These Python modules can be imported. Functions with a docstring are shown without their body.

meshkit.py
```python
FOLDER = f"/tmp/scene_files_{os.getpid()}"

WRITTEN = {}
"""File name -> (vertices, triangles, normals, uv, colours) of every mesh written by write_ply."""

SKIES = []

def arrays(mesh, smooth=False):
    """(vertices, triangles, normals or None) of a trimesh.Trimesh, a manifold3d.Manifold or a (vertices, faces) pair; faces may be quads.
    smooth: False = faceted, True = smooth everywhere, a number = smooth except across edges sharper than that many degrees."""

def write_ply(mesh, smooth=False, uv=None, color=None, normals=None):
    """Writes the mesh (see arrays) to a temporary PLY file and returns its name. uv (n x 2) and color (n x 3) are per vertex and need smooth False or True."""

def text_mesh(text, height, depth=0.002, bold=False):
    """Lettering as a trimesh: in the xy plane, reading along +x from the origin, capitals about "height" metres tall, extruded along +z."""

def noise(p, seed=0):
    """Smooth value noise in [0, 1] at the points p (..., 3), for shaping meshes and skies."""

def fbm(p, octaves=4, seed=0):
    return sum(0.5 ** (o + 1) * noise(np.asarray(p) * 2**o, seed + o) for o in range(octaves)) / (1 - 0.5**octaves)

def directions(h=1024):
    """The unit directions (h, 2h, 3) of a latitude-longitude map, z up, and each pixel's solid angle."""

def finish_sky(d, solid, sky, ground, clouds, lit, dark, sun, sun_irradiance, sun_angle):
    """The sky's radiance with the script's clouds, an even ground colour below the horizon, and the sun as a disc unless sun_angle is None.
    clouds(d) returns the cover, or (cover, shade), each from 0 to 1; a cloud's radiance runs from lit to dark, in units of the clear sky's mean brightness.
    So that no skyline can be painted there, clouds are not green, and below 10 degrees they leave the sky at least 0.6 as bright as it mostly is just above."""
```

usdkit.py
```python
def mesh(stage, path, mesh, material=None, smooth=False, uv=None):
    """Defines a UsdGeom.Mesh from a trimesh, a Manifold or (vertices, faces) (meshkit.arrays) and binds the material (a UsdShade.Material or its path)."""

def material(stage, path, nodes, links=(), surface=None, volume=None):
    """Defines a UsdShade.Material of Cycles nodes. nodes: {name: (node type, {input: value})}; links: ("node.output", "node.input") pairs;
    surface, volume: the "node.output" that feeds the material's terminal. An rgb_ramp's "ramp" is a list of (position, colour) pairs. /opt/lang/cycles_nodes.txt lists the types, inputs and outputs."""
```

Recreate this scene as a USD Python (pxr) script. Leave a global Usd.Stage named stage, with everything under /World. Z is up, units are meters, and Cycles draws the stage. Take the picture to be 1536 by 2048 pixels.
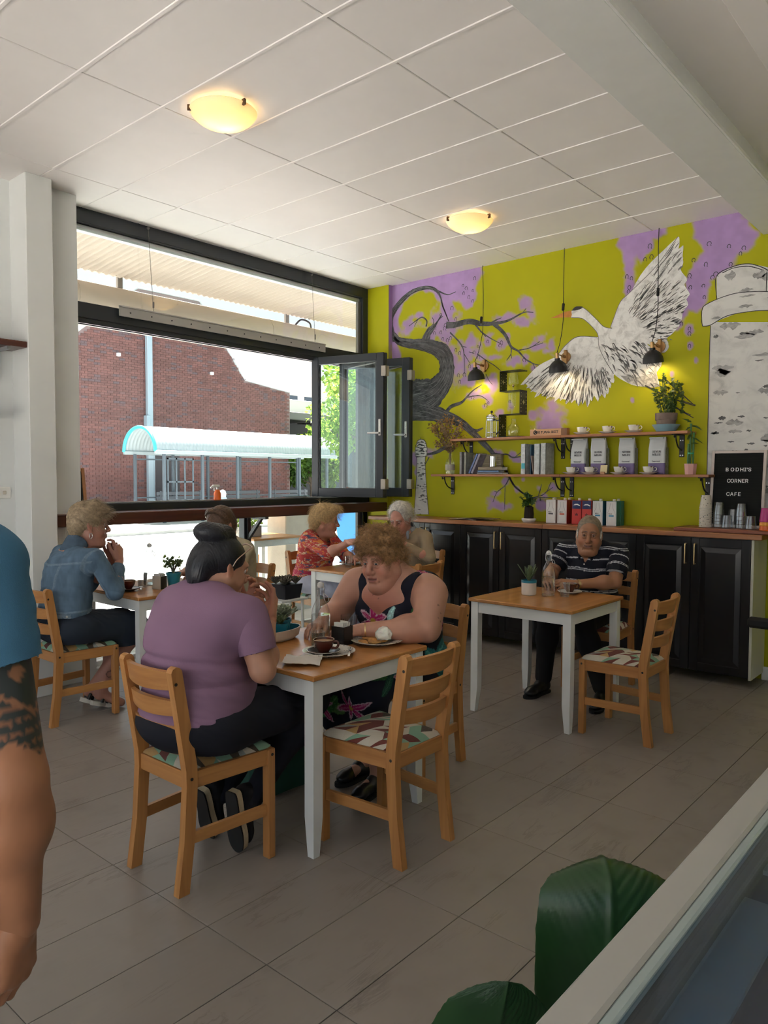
import math, random
import numpy as np, trimesh, usdkit, meshkit, manifold3d
from pxr import Usd, UsdGeom, UsdLux, UsdShade, Gf, Sdf, Vt
from shapely.geometry import Polygon, LineString, Point
from shapely import affinity, contains_xy

stage = Usd.Stage.CreateInMemory()
UsdGeom.SetStageUpAxis(stage, 'Z'); UsdGeom.SetStageMetersPerUnit(stage, 1.0)
UsdGeom.Xform.Define(stage, '/World'); UsdGeom.Scope.Define(stage, '/World/Looks')

# ---------------------------------------------------------------- camera, sky, sun, exposure
YAW, PITCH, ROLL, EYE = math.radians(40.7), math.radians(2.75), math.radians(-0.2), 1.54
EXPOSURE = 0.48
SUN_STRENGTH, SKY_STRENGTH = 6.0, 1.0
_f = np.array([math.cos(YAW)*math.cos(PITCH), math.sin(YAW)*math.cos(PITCH), -math.sin(PITCH)])
_r = np.array([math.sin(YAW), -math.cos(YAW), 0.0]); _d = np.cross(_f, _r)
_right, _down = _r*math.cos(ROLL)+_d*math.sin(ROLL), -_r*math.sin(ROLL)+_d*math.cos(ROLL)
cam = UsdGeom.Camera.Define(stage, '/World/camera')
cam.CreateHorizontalApertureAttr(36.0); cam.CreateFocalLengthAttr(36.0*1500/1536)
cam.CreateVerticalApertureAttr(48.0); cam.CreateClippingRangeAttr((0.05, 500.0)); cam.CreateExposureAttr(EXPOSURE)
_m = np.eye(4); _m[0, :3], _m[1, :3], _m[2, :3], _m[3, :3] = _right, -_down, -_f, (0, 0, EYE)
cam.AddTransformOp().Set(Gf.Matrix4d(*_m.ravel().tolist()))

# ---------------------------------------------------------------- material graphs
class Ref(str):
    pass

class Graph:
    """A small Cycles node graph: n() adds a node and returns its output."""
    def __init__(self):
        self.nodes, self.links = {}, []
    def n(self, kind, out=None, **inp):
        name = f'n{len(self.nodes)}'
        vals = {}
        for k, v in inp.items():
            if isinstance(v, Ref):
                self.links.append((str(v), f'{name}.{k}'))
            else:
                vals[k] = v
        self.nodes[name] = (kind, vals)
        return Ref(f'{name}.{out}') if out else name
    def math(self, op, a, b=0.0, c=0.0):
        return self.n('math', 'value', math_type=op, value1=a, value2=b, value3=c)
    def mix(self, f, a, b, t='mix'):
        return self.n('mix', 'color', mix_type=t, fac=f, color1=a, color2=b)
    def ramp(self, f, stops, interpolate=True):
        return self.n('rgb_ramp', 'color', fac=f, ramp=stops, interpolate=interpolate)
    def obj(self):
        return self.n('texture_coordinate', 'object')
    def mapped(self, v, scale=(1, 1, 1), rot=(0, 0, 0), loc=(0, 0, 0)):
        return self.n('mapping', 'vector', mapping_type='point', vector=v, scale=scale, rotation=rot, location=loc)
    def noise(self, v, scale, detail=3.0, rough=0.5, dist=0.0):
        return self.n('noise_texture', 'fac', vector=v, scale=scale, detail=detail, roughness=rough, distortion=dist)
    def bump(self, h, dist, strength=1.0):
        return self.n('bump', 'normal', height=h, distance=dist, strength=strength)
    def done(self, name, surface=None, volume=None):
        name = ''.join(ch if ch.isalnum() else '_' for ch in name)
        return usdkit.material(stage, f'/World/Looks/{name}', self.nodes, self.links, surface=surface and str(surface), volume=volume and str(volume))

MATS = {}
def plain(name, col, rough=0.5, metallic=0.0, spec=0.5, vary=0.0, scale=8.0, bump=0.0, bscale=60.0, coat=0.0, sheen=0.0, sss=0.0):
    """A principled material with gentle procedural variation of its own colour and a fine relief."""
    if name in MATS: return MATS[name]
    g = Graph(); o = g.obj(); kw = {}
    c = tuple(col)
    if vary:
        f = g.noise(o, scale, 4.0, 0.6)
        lo, hi = tuple(x*(1-vary) for x in c), tuple(min(1, x*(1+vary)) for x in c)
        kw['base_color'] = g.ramp(f, [(0.3, lo), (0.7, hi)])
    else:
        kw['base_color'] = c
    if bump:
        kw['normal'] = g.bump(g.noise(o, bscale, 3.0), bump)
    if coat: spec = min(1.0, spec+0.3*coat)
    if sheen: kw['sheen_weight'] = sheen
    if sss: kw['subsurface_weight'] = sss; kw['subsurface_scale'] = 0.01
    s = g.n('principled_bsdf', 'BSDF', roughness=rough, metallic=metallic, specular_ior_level=spec, **kw)
    MATS[name] = g.done(name, s); return MATS[name]

def wood(name, light, dark, axis=2, scale=1.0, rough=0.45, knots=True, coat=0.0):
    if name in MATS: return MATS[name]
    g = Graph(); o = g.obj()
    st = [28.0*scale]*3; st[axis] = 1.6*scale
    v = g.mapped(o, tuple(st), loc=(3.1, 1.7, 0.6))
    fib = g.noise(v, 1.0, 5.0, 0.6, 0.6)
    st2 = [9.0*scale]*3; st2[axis] = 0.5*scale
    wide = g.noise(g.mapped(o, tuple(st2), loc=(7, 2, 5)), 1.0, 3.0, 0.5, 1.0)
    f = g.math('add', g.math('multiply', fib, 0.55), g.math('multiply', wide, 0.45))
    col = g.ramp(f, [(0.32, dark), (0.5, tuple((a+b)/2 for a, b in zip(light, dark))), (0.66, light)])
    if knots:
        k = [7.0*scale]*3; k[axis] = 3.0*scale
        d = g.n('voronoi_texture', 'distance', vector=g.mapped(o, tuple(k)), scale=1.0, randomness=1.0)
        kn = g.ramp(d, [(0.0, (1, 1, 1)), (0.06, (0.8,)*3), (0.13, (0, 0, 0))])
        col = g.mix(g.math('multiply', kn, 0.75), col, tuple(x*0.45 for x in dark))
    s = g.n('principled_bsdf', 'BSDF', base_color=col, roughness=rough, specular_ior_level=0.5+0.3*coat)
    MATS[name] = g.done(name, s); return MATS[name]

def glass(name, tint=(1, 1, 1), ior=1.45, rough=0.0, cover=0.0):
    """A thin pane: clear, with a mirror reflection that grows at grazing angles."""
    if name in MATS: return MATS[name]
    g = Graph()
    fc = g.n('layer_weight', 'facing', blend=0.5)
    fr = g.math('add', g.math('multiply', g.math('power', fc, 4.0), 0.85), max(0.045, cover))
    s = g.n('mix_closure', 'closure', fac=fr, closure1=g.n('transparent_bsdf', 'BSDF', color=tint), closure2=g.n('glossy_bsdf', 'BSDF', color=(1, 1, 1), roughness=rough))
    MATS[name] = g.done(name, s); return MATS[name]

def painted(name, attr='Cd', rough=0.6, bump=0.0, bscale=200.0, sss=0.0, sheen=0.0, spec=0.5):
    """Takes its colour from the mesh's own vertex colours."""
    if name in MATS: return MATS[name]
    g = Graph(); kw = {}
    col = g.n('attribute', 'color', attribute=attr)
    if bump: kw['normal'] = g.bump(g.noise(g.obj(), bscale, 3.0), bump)
    if sss: kw.update(subsurface_weight=sss, subsurface_scale=0.012)
    if sheen: kw['sheen_weight'] = sheen
    MATS[name] = g.done(name, g.n('principled_bsdf', 'BSDF', base_color=col, roughness=rough, specular_ior_level=spec, **kw)); return MATS[name]

def lamp_mat(name, col, strength):
    if name in MATS: return MATS[name]
    g = Graph(); MATS[name] = g.done(name, g.n('emission', 'emission', color=col, strength=strength)); return MATS[name]

def make_sky():
    g = Graph()
    sky = g.n('sky_texture', 'color', sky_type='hosek_wilkie', sun_direction=(0.12, 0.30, 0.95), turbidity=3.0, ground_albedo=0.4)
    d = g.n('texture_coordinate', 'generated')
    cl = g.ramp(g.noise(g.mapped(d, (1.6, 1.6, 3.5)), 2.2, 5.0, 0.55), [(0.30, (0.55,)*3), (0.62, (1, 1, 1))])
    col = g.mix(g.math('multiply', cl, 0.85), g.n('hsv', 'color', hue=0.5, saturation=0.8, value=4.0, fac=1.0, color=sky), (0.92, 0.98, 1.0))
    m = g.done('sky', g.n('background_shader', 'background', color=col, strength=SKY_STRENGTH))
    dome = UsdLux.DomeLight.Define(stage, '/World/sky_dome'); dome.CreateIntensityAttr(1.0)
    UsdShade.MaterialBindingAPI.Apply(dome.GetPrim()).Bind(m)
    sun = UsdLux.DistantLight.Define(stage, '/World/sun')
    sun.CreateIntensityAttr(SUN_STRENGTH); sun.CreateAngleAttr(0.53); sun.CreateColorAttr((1.0, 0.965, 0.915)); sun.CreateNormalizeAttr(True)
    z = np.array([0.12, 0.30, 0.95]); z /= np.linalg.norm(z); x = np.cross([0, 0, 1], z); x /= np.linalg.norm(x); y = np.cross(z, x)
    t = np.eye(4); t[0, :3], t[1, :3], t[2, :3] = x, y, z
    sun.AddTransformOp().Set(Gf.Matrix4d(*t.ravel().tolist()))
make_sky()

# ---------------------------------------------------------------- prims: things, parts, copies
USED = {}
def numbered(parent, name):
    k = (parent, name); USED[k] = USED.get(k, -1)+1
    return name if USED[k] == 0 else f'{name}_{USED[k]:03d}'

def _tags(prim, label=None, cat=None, group=None, kind=None):
    for k, v in (('label', label), ('category', cat), ('group', group), ('kind', kind)):
        if v: prim.SetCustomDataByKey(k, v)
    return prim

def thing(name, label=None, cat=None, loc=(0, 0, 0), rotz=0.0, group=None, kind=None):
    x = UsdGeom.Xform.Define(stage, '/World/'+numbered('/World', name))
    x.AddTranslateOp().Set(Gf.Vec3d(*map(float, loc))); x.AddRotateZOp().Set(float(rotz))
    return _tags(x.GetPrim(), label, cat, group, kind)

def part(parent, name, mesh, mat, smooth=30, label=None, cd=None, kind=None):
    base = str(parent.GetPath()) if parent is not None else '/World'
    path = base+'/'+numbered(base, name)
    me = usdkit.mesh(stage, path, mesh, mat, smooth=True if cd is not None else smooth)
    if cd is not None:
        UsdGeom.PrimvarsAPI(me).CreatePrimvar('Cd', Sdf.ValueTypeNames.Color3fArray, 'vertex').Set(Vt.Vec3fArray.FromNumpy(np.ascontiguousarray(cd, np.float32)))
    return _tags(me.GetPrim(), label, kind=kind)

def solo(name, mesh, mat, label, cat, group=None, kind=None, **kw):
    return _tags(part(None, name, mesh, mat, **kw), label, cat, group, kind)

def struct(name, mesh, mat, parent=None, **kw):
    p = part(parent, name, mesh, mat, **kw)
    if parent is None: _tags(p, kind='structure')
    return p

def dup(root, loc, rotz=0.0, label=None, group=None):
    was = root.GetCustomData()
    base = root.GetName()
    while base[-4:-3] == '_' and base[-3:].isdigit(): base = base[:-4]
    x = UsdGeom.Xform.Define(stage, '/World/'+numbered('/World', base)); p = x.GetPrim()
    p.GetReferences().AddInternalReference(root.GetPath()); p.SetInstanceable(True)
    x.ClearXformOpOrder(); x.AddTranslateOp().Set(Gf.Vec3d(*map(float, loc))); x.AddRotateZOp().Set(float(rotz))
    return _tags(p, label or was.get('label'), was.get('category'), group or was.get('group'))

def curves(parent, name, strands, widths, mat, label=None):
    base = str(parent.GetPath()); path = base+'/'+numbered(base, name)
    c = UsdGeom.BasisCurves.Define(stage, path)
    c.CreateTypeAttr('linear'); n = [len(s) for s in strands]
    c.CreateCurveVertexCountsAttr(Vt.IntArray.FromNumpy(np.array(n, np.int32)))
    c.CreatePointsAttr(Vt.Vec3fArray.FromNumpy(np.concatenate(strands).astype(np.float32)))
    w = np.concatenate([np.broadcast_to(x, (k,)) for x, k in zip(widths, n)]).astype(np.float32)
    c.CreateWidthsAttr(Vt.FloatArray.FromNumpy(w)); c.SetWidthsInterpolation('vertex')
    UsdShade.MaterialBindingAPI.Apply(c.GetPrim()).Bind(mat)
    return _tags(c.GetPrim(), label)

# ---------------------------------------------------------------- shapes
A = np.array
def unit(v):
    v = np.asarray(v, float); return v/(np.linalg.norm(v)+1e-12)

def cat(*ms):
    out = []
    for m in ms:
        out += list(m) if isinstance(m, (list, tuple)) else [m]
    vs, fs, n = [], [], 0
    for m in out:
        vs.append(np.asarray(m.vertices)); fs.append(np.asarray(m.faces)+n); n += len(m.vertices)
    return trimesh.Trimesh(np.vstack(vs), np.vstack(fs), process=False)

def tm(v, f):
    f = np.asarray(f)
    if f.shape[1] == 4: f = np.vstack([f[:, [0, 1, 2]], f[:, [0, 2, 3]]])
    return trimesh.Trimesh(np.asarray(v, float), f, process=False)

def bx(x0, x1, y0, y1, z0, z1, r=0.0):
    """A box between two corners; r chamfers its edges."""
    lo, hi = A([min(x0, x1), min(y0, y1), min(z0, z1)], float), A([max(x0, x1), max(y0, y1), max(z0, z1)], float)
    r = min(r, 0.49*float((hi-lo).min()))
    if r <= 0:
        m = trimesh.creation.box(hi-lo); m.apply_translation((lo+hi)/2); return m
    pts = []
    for sx in (0, 1):
        for sy in (0, 1):
            for sz in (0, 1):
                c = A([(lo, hi)[s][i] for i, s in enumerate((sx, sy, sz))]); d = A([r, r, r])*(1-2*A([sx, sy, sz]))
                for k in range(3):
                    e = d.copy(); e[k] = 0; pts.append(c+e)
    return trimesh.convex.convex_hull(A(pts))

def moved(m, t=(0, 0, 0), rz=0.0, rx=0.0, ry=0.0, s=1.0):
    """Scales, turns about x, y, z (degrees), then moves a copy."""
    m = m.copy(); R = trimesh.transformations.euler_matrix(math.radians(rx), math.radians(ry), math.radians(rz)); R[:3, :3] *= s; R[:3, 3] = t
    m.apply_transform(R); return m

def framed(m, o, x, y, z):
    m = m.copy(); T = np.eye(4); T[:3, 0], T[:3, 1], T[:3, 2], T[:3, 3] = x, y, z, o; m.apply_transform(T); return m

def tube(pts, rad, n=8, closed=False):
    p = np.asarray(pts, float); k = len(p)
    r = np.broadcast_to(rad, (k,)).astype(float)
    t = np.gradient(p, axis=0)
    if closed: t = np.roll(p, -1, 0)-np.roll(p, 1, 0)
    t /= np.linalg.norm(t, axis=1, keepdims=True)+1e-12
    a = np.cross(t[0], [0, 0, 1.0] if abs(t[0][2]) < 0.9 else [1.0, 0, 0]); a = unit(a); fr = []
    for i in range(k):
        a = unit(a-t[i]*(a@t[i])); fr.append((a, np.cross(t[i], a)))
    ang = np.arange(n)*2*math.pi/n
    v = np.vstack([p[i]+r[i]*(np.cos(ang)[:, None]*fr[i][0]+np.sin(ang)[:, None]*fr[i][1]) for i in range(k)])
    f = []
    for i in range(k if closed else k-1):
        j = (i+1) % k
        for s in range(n):
            f += [[i*n+s, i*n+(s+1) % n, j*n+(s+1) % n], [i*n+s, j*n+(s+1) % n, j*n+s]]
    if not closed:
        v = np.vstack([v, p[0], p[-1]])
        for s in range(n):
            f += [[k*n, (s+1) % n, s], [k*n+1, (k-1)*n+s, (k-1)*n+(s+1) % n]]
    return tm(v, f)

def rod(a, b, r, n=10, r2=None):
    return tube([a, b], [r, r if r2 is None else r2], n)

def lathe(profile, n=28, t=(0, 0, 0)):
    """Turns (radius, height) points about z; radius 0 ends close it."""
    pr = np.asarray(profile, float); k = len(pr); ang = np.arange(n)*2*math.pi/n
    v = np.stack([np.outer(pr[:, 0], np.cos(ang)), np.outer(pr[:, 0], np.sin(ang)), np.repeat(pr[:, 1:2], n, 1)], -1).reshape(-1, 3)+A(t)
    f = []
    for i in range(k-1):
        for s in range(n):
            a, b, c, d = i*n+s, i*n+(s+1) % n, (i+1)*n+(s+1) % n, (i+1)*n+s
            if pr[i, 0] > 1e-9: f.append([a, b, c])
            if pr[i+1, 0] > 1e-9: f.append([a, c, d])
    m = trimesh.Trimesh(v, A(f), process=False); m.merge_vertices(); return m

def prism(poly, h, z0=0.0):
    if not isinstance(poly, Polygon): poly = Polygon(poly)
    m = trimesh.creation.extrude_polygon(poly, h, engine='earcut'); m.apply_translation([0, 0, z0]); return m

def prism_x(pts_yz, x0, x1):
    """An outline in (y, z) swept along x."""
    m = prism(Polygon(pts_yz), abs(x1-x0)); v = np.asarray(m.vertices)
    return tm(np.stack([v[:, 2]+min(x0, x1), v[:, 0], v[:, 1]], 1), m.faces)

def prism_y(pts_xz, y0, y1):
    m = prism(Polygon(pts_xz), abs(y1-y0)); v = np.asarray(m.vertices)
    return tm(np.stack([v[:, 0], v[:, 2]+min(y0, y1), v[:, 1]], 1), np.asarray(m.faces)[:, ::-1])

def grid_surface(fn, nu, nv):
    """A surface over u, v in 0..1 from fn(u, v) -> points."""
    u, v = np.meshgrid(np.linspace(0, 1, nu+1), np.linspace(0, 1, nv+1), indexing='ij')
    P = fn(u, v).reshape(-1, 3); i, j = np.meshgrid(np.arange(nu), np.arange(nv), indexing='ij'); w = nv+1
    q = np.stack([i*w+j, (i+1)*w+j, (i+1)*w+j+1, i*w+j+1], -1).reshape(-1, 4)
    return tm(P, q)

def solid_surface(fn, nu, nv, th):
    """As grid_surface, thickened by th along its normals and closed at the rim."""
    s = grid_surface(fn, nu, nv); V = np.asarray(s.vertices); N = np.asarray(s.vertex_normals); w = nv+1; k = len(V)
    top, bot = V+N*th/2, V-N*th/2; F = np.asarray(s.faces)
    ring = [i*w for i in range(nu+1)]+[nu*w+j for j in range(1, nv+1)]+[i*w+nv for i in range(nu-1, -1, -1)]+[j for j in range(nv-1, 0, -1)]
    side = []
    for a, b in zip(ring, ring[1:]+ring[:1]): side += [[a, k+a, k+b], [a, k+b, b]]
    return tm(np.vstack([top, bot]), np.vstack([F, F[:, ::-1]+k, A(side)]))

def bez(pts, n=16):
    """A smooth curve through points (Catmull-Rom)."""
    p = np.asarray(pts, float); q = np.vstack([2*p[0]-p[1], p, 2*p[-1]-p[-2]]); out = []
    for i in range(1, len(q)-2):
        for t in np.linspace(0, 1, n, endpoint=False):
            out.append(0.5*((2*q[i])+(-q[i-1]+q[i+1])*t+(2*q[i-1]-5*q[i]+4*q[i+1]-q[i+2])*t*t+(-q[i-1]+3*q[i]-3*q[i+1]+q[i+2])*t**3))
    out.append(p[-1]); return A(out)

rng = np.random.default_rng(7)
# ================================================================= the room
W_FLOOR = None
def floor_material():
    g = Graph(); o = g.n('geometry', 'position')
    v1 = g.mapped(o, (1.3, 7.0, 1.0))
    vein = g.noise(v1, 1.6, 7.0, 0.65, 0.8)
    big = g.noise(o, 0.8, 3.0)
    rnd = g.n('object_info', 'random')
    base = g.ramp(big, [(0.3, (0.245, 0.215, 0.19)), (0.7, (0.29, 0.255, 0.23))])
    base = g.mix(g.math('multiply', rnd, 0.22), base, (0.21, 0.185, 0.165))
    crack = g.ramp(vein, [(0.44, (0, 0, 0)), (0.475, (1, 1, 1)), (0.51, (0, 0, 0))])
    gate = g.ramp(g.noise(g.mapped(o, (1, 2, 1), loc=(5, 3, 0)), 2.6, 2.0), [(0.52, (0, 0, 0)), (0.62, (1, 1, 1))])
    c = g.mix(g.math('multiply', g.math('multiply', crack, gate), 0.35), base, (0.10, 0.085, 0.075))
    s = g.n('principled_bsdf', 'BSDF', base_color=c, roughness=g.ramp(g.noise(o, 5.0, 4.0), [(0.3, (0.30,)*3), (0.7, (0.44,)*3)]), specular_ior_level=0.45,
            normal=g.bump(vein, 0.0015))
    return g.done('vinyl_stone', s)
M_FLOOR = floor_material()
M_JOINT = plain('floor_joint', (0.05, 0.043, 0.037), 0.7)
M_CEIL = plain('ceiling_paint', (0.84, 0.80, 0.78), 0.6, vary=0.03, scale=1.5)
M_WHITE = plain('wall_white', (0.72, 0.735, 0.72), 0.55, vary=0.03, scale=2.0)
M_BEAM = plain('beam_paint', (0.76, 0.76, 0.74), 0.5, vary=0.02)
M_LIME = plain('lime_paint', (0.41, 0.40, 0.005), 0.55, spec=0.2, vary=0.04, scale=2.5)
M_PURPLE = plain('lilac_paint', (0.40, 0.25, 0.50), 0.55, vary=0.08, scale=9)
M_DARK = plain('frame_dark', (0.020, 0.025, 0.031), 0.32, spec=0.5)
M_GLASS = glass('window_glass', (0.93, 0.97, 0.96))

# floor: tiles 0.61 x 0.3075 on a dark bed; the joints show between them
fl = thing('floor', kind='structure')
part(fl, 'bed', bx(0.2, 6.3, -0.1, 5.6, -0.06, -0.0035), M_JOINT)
part(fl, 'screed', cat(bx(-2.3, 0.2, -2.6, 5.6, -0.06, 0.0), bx(0.2, 6.3, -2.6, -0.1, -0.06, 0.0)), M_FLOOR)
TX, TY = 0.61, 0.3085
xs = sorted({0.2, 6.19} | {0.89+TX*i for i in range(-1, 9) if 0.2 < 0.89+TX*i < 6.19})
ys = sorted({-0.1, 5.52} | {1.155+TY*i for i in range(-4, 15) if -0.1 < 1.155+TY*i < 5.52})
for i in range(len(xs)-1):
    for j in range(len(ys)-1):
        gx, gy = 0.0011, 0.0013
        h = 0.0004*math.sin(i*12.9+j*7.3)
        part(fl, 'tile', bx(xs[i]+gx, xs[i+1]-gx, ys[j]+gy, ys[j+1]-gy, -0.0035, h, 0.0009), M_FLOOR, smooth=False)

# ceiling: painted panels with cover joints
CZ = 3.56
ce = thing('ceiling', kind='structure')
part(ce, 'slab', bx(-2.3, 6.4, -2.6, 5.75, CZ+0.012, CZ+0.2), M_CEIL)
cx = [-2.2]+[1.925+0.478*i for i in range(-6, 9)]+[6.19]
cy = [1.56, 2.42, 3.68, 4.955, 5.62]
for i in range(len(cx)-1):
    for j in range(len(cy)-1):
        part(ce, 'panel', bx(cx[i]+0.002, cx[i+1]-0.002, cy[j]+0.003, cy[j+1]-0.003, CZ, CZ+0.011, 0.003), M_CEIL, smooth=False)
part(ce, 'cover_strip', cat([bx(x-0.011, x+0.011, 1.56, 4.955, CZ-0.005, CZ+0.004, 0.003) for x in cx[1:-1]]), M_CEIL, smooth=False)
part(ce, 'panel', bx(-2.2, 6.19, -2.5, 1.29, CZ-0.10, CZ+0.011), M_CEIL, smooth=False)
part(ce, 'cornice', bx(-2.2, 6.19, 0.86, 1.0, CZ-0.118, CZ-0.10, 0.006), M_CEIL, smooth=False)
b_ = thing('trim_1', kind='structure')
part(b_, 'beam_box', bx(-2.2, 6.185, 1.29, 1.58, 3.355, CZ+0.01, 0.006), M_BEAM, smooth=False)
part(b_, 'bead', bx(-2.2, 6.185, 1.268, 1.292, 3.347, 3.385, 0.008), M_BEAM, smooth=False)

# walls
wl = thing('wall_left', kind='structure')                      # the shopfront side, open to the street behind the camera's left
part(wl, 'plaster', cat(bx(-2.3, -2.2, 4.6, 5.6, 0, CZ), bx(-2.3, -2.2, -2.6, -1.6, 0, CZ), bx(-2.3, -2.2, -1.6, 4.6, 3.0, CZ), bx(-2.3, -2.2, -1.6, 4.6, 0, 0.25)), M_WHITE, smooth=False)
wf = struct('wall_front', bx(-2.3, 6.3, -2.6, -2.5, 0, CZ), M_WHITE, smooth=False)
wb = thing('wall_back', kind='structure')
part(wb, 'plaster', bx(-2.3, 2.30, 5.39, 5.75, 0, CZ), M_WHITE, smooth=False)
part(wb, 'column', bx(2.30, 2.482, 5.145, 5.75, 0, CZ, 0.004), M_WHITE, smooth=False)
part(wb, 'jamb', bx(2.478, 2.735, 5.30, 5.75, 0, CZ, 0.002), M_WHITE, smooth=False)
part(wb, 'lintel', bx(2.7, 6.3, 5.62, 5.75, CZ-0.02, CZ+0.3), M_WHITE, smooth=False)
part(wb, 'kerb', bx(2.7, 6.2, 5.46, 5.66, -0.05, 0.035, 0.004), M_WHITE, smooth=False)
wn = thing('wall_nib', kind='structure')
part(wn, 'plaster', bx(6.12, 6.19, 5.21, 5.62, 0, CZ), M_LIME, smooth=False)
struct('baseboard_right', bx(6.155, 6.182, -2.5, 1.50, 0, 0.10, 0.004), M_WHITE, smooth=False)

# window: dark frame, fixed top light, open bifold sashes, fixed glass below the bar
wi = thing('window_1', kind='structure')
FY0, FY1 = 5.505, 5.585
part(wi, 'head', bx(2.7, 6.16, FY0, FY1+0.02, 3.455, CZ+0.005, 0.004), M_DARK, smooth=False)
M_ALU = plain('mill_aluminium', (0.55, 0.56, 0.57), 0.35, metallic=0.6)
part(wi, 'head_strip', bx(2.72, 6.14, FY1-0.03, FY1+0.03, 3.405, 3.453, 0.004), M_ALU, smooth=False)
part(wi, 'jamb', bx(6.04, 6.155, FY0, FY1, 0.03, 3.46, 0.004), M_DARK, smooth=False)
part(wi, 'jamb', bx(2.70, 2.745, FY0+0.03, FY1, 0.03, 3.46, 0.004), M_DARK, smooth=False)
part(wi, 'bead', bx(6.0, 6.04, FY0+0.03, FY1-0.01, 0.03, 3.41, 0.003), plain('frame_grey', (0.10, 0.095, 0.09), 0.4), smooth=False)
part(wi, 'transom', bx(2.72, 6.06, FY0-0.005, FY1+0.005, 2.735, 2.855, 0.004), M_DARK, smooth=False)
part(wi, 'track', cat(bx(2.72, 6.06, FY0+0.005, FY0+0.022, 2.697, 2.737), bx(2.72, 6.06, FY1-0.022, FY1-0.005, 2.697, 2.737)), M_DARK, smooth=False)
part(wi, 'sill', bx(2.70, 6.12, FY0-0.03, FY1+0.02, 1.238, 1.318, 0.005), M_DARK, smooth=False)
part(wi, 'sill_track', bx(2.72, 6.1, FY0+0.02, FY0+0.035, 1.318, 1.326, 0.001), M_ALU, smooth=False)
for x0, x1 in ((2.72, 2.76), (4.415, 4.475), (6.06, 6.1)):
    part(wi, 'mullion', bx(x0, x1, FY0, FY1, 0.03, 1.24, 0.004), M_DARK, smooth=False)
part(wi, 'bottom_rail', bx(2.74, 6.06, FY0+0.01, FY1-0.01, 0.035, 0.075, 0.004), M_WHITE, smooth=False)
part(wi, 'pane', bx(2.73, 6.05, 5.543, 5.549, 2.85, 3.42), M_GLASS, smooth=False)
part(wi, 'pane', bx(2.75, 4.42, 5.543, 5.549, 0.07, 1.24), M_GLASS, smooth=False)
part(wi, 'pane', bx(4.47, 6.06, 5.543, 5.549, 0.07, 1.24), M_GLASS, smooth=False)
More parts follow.
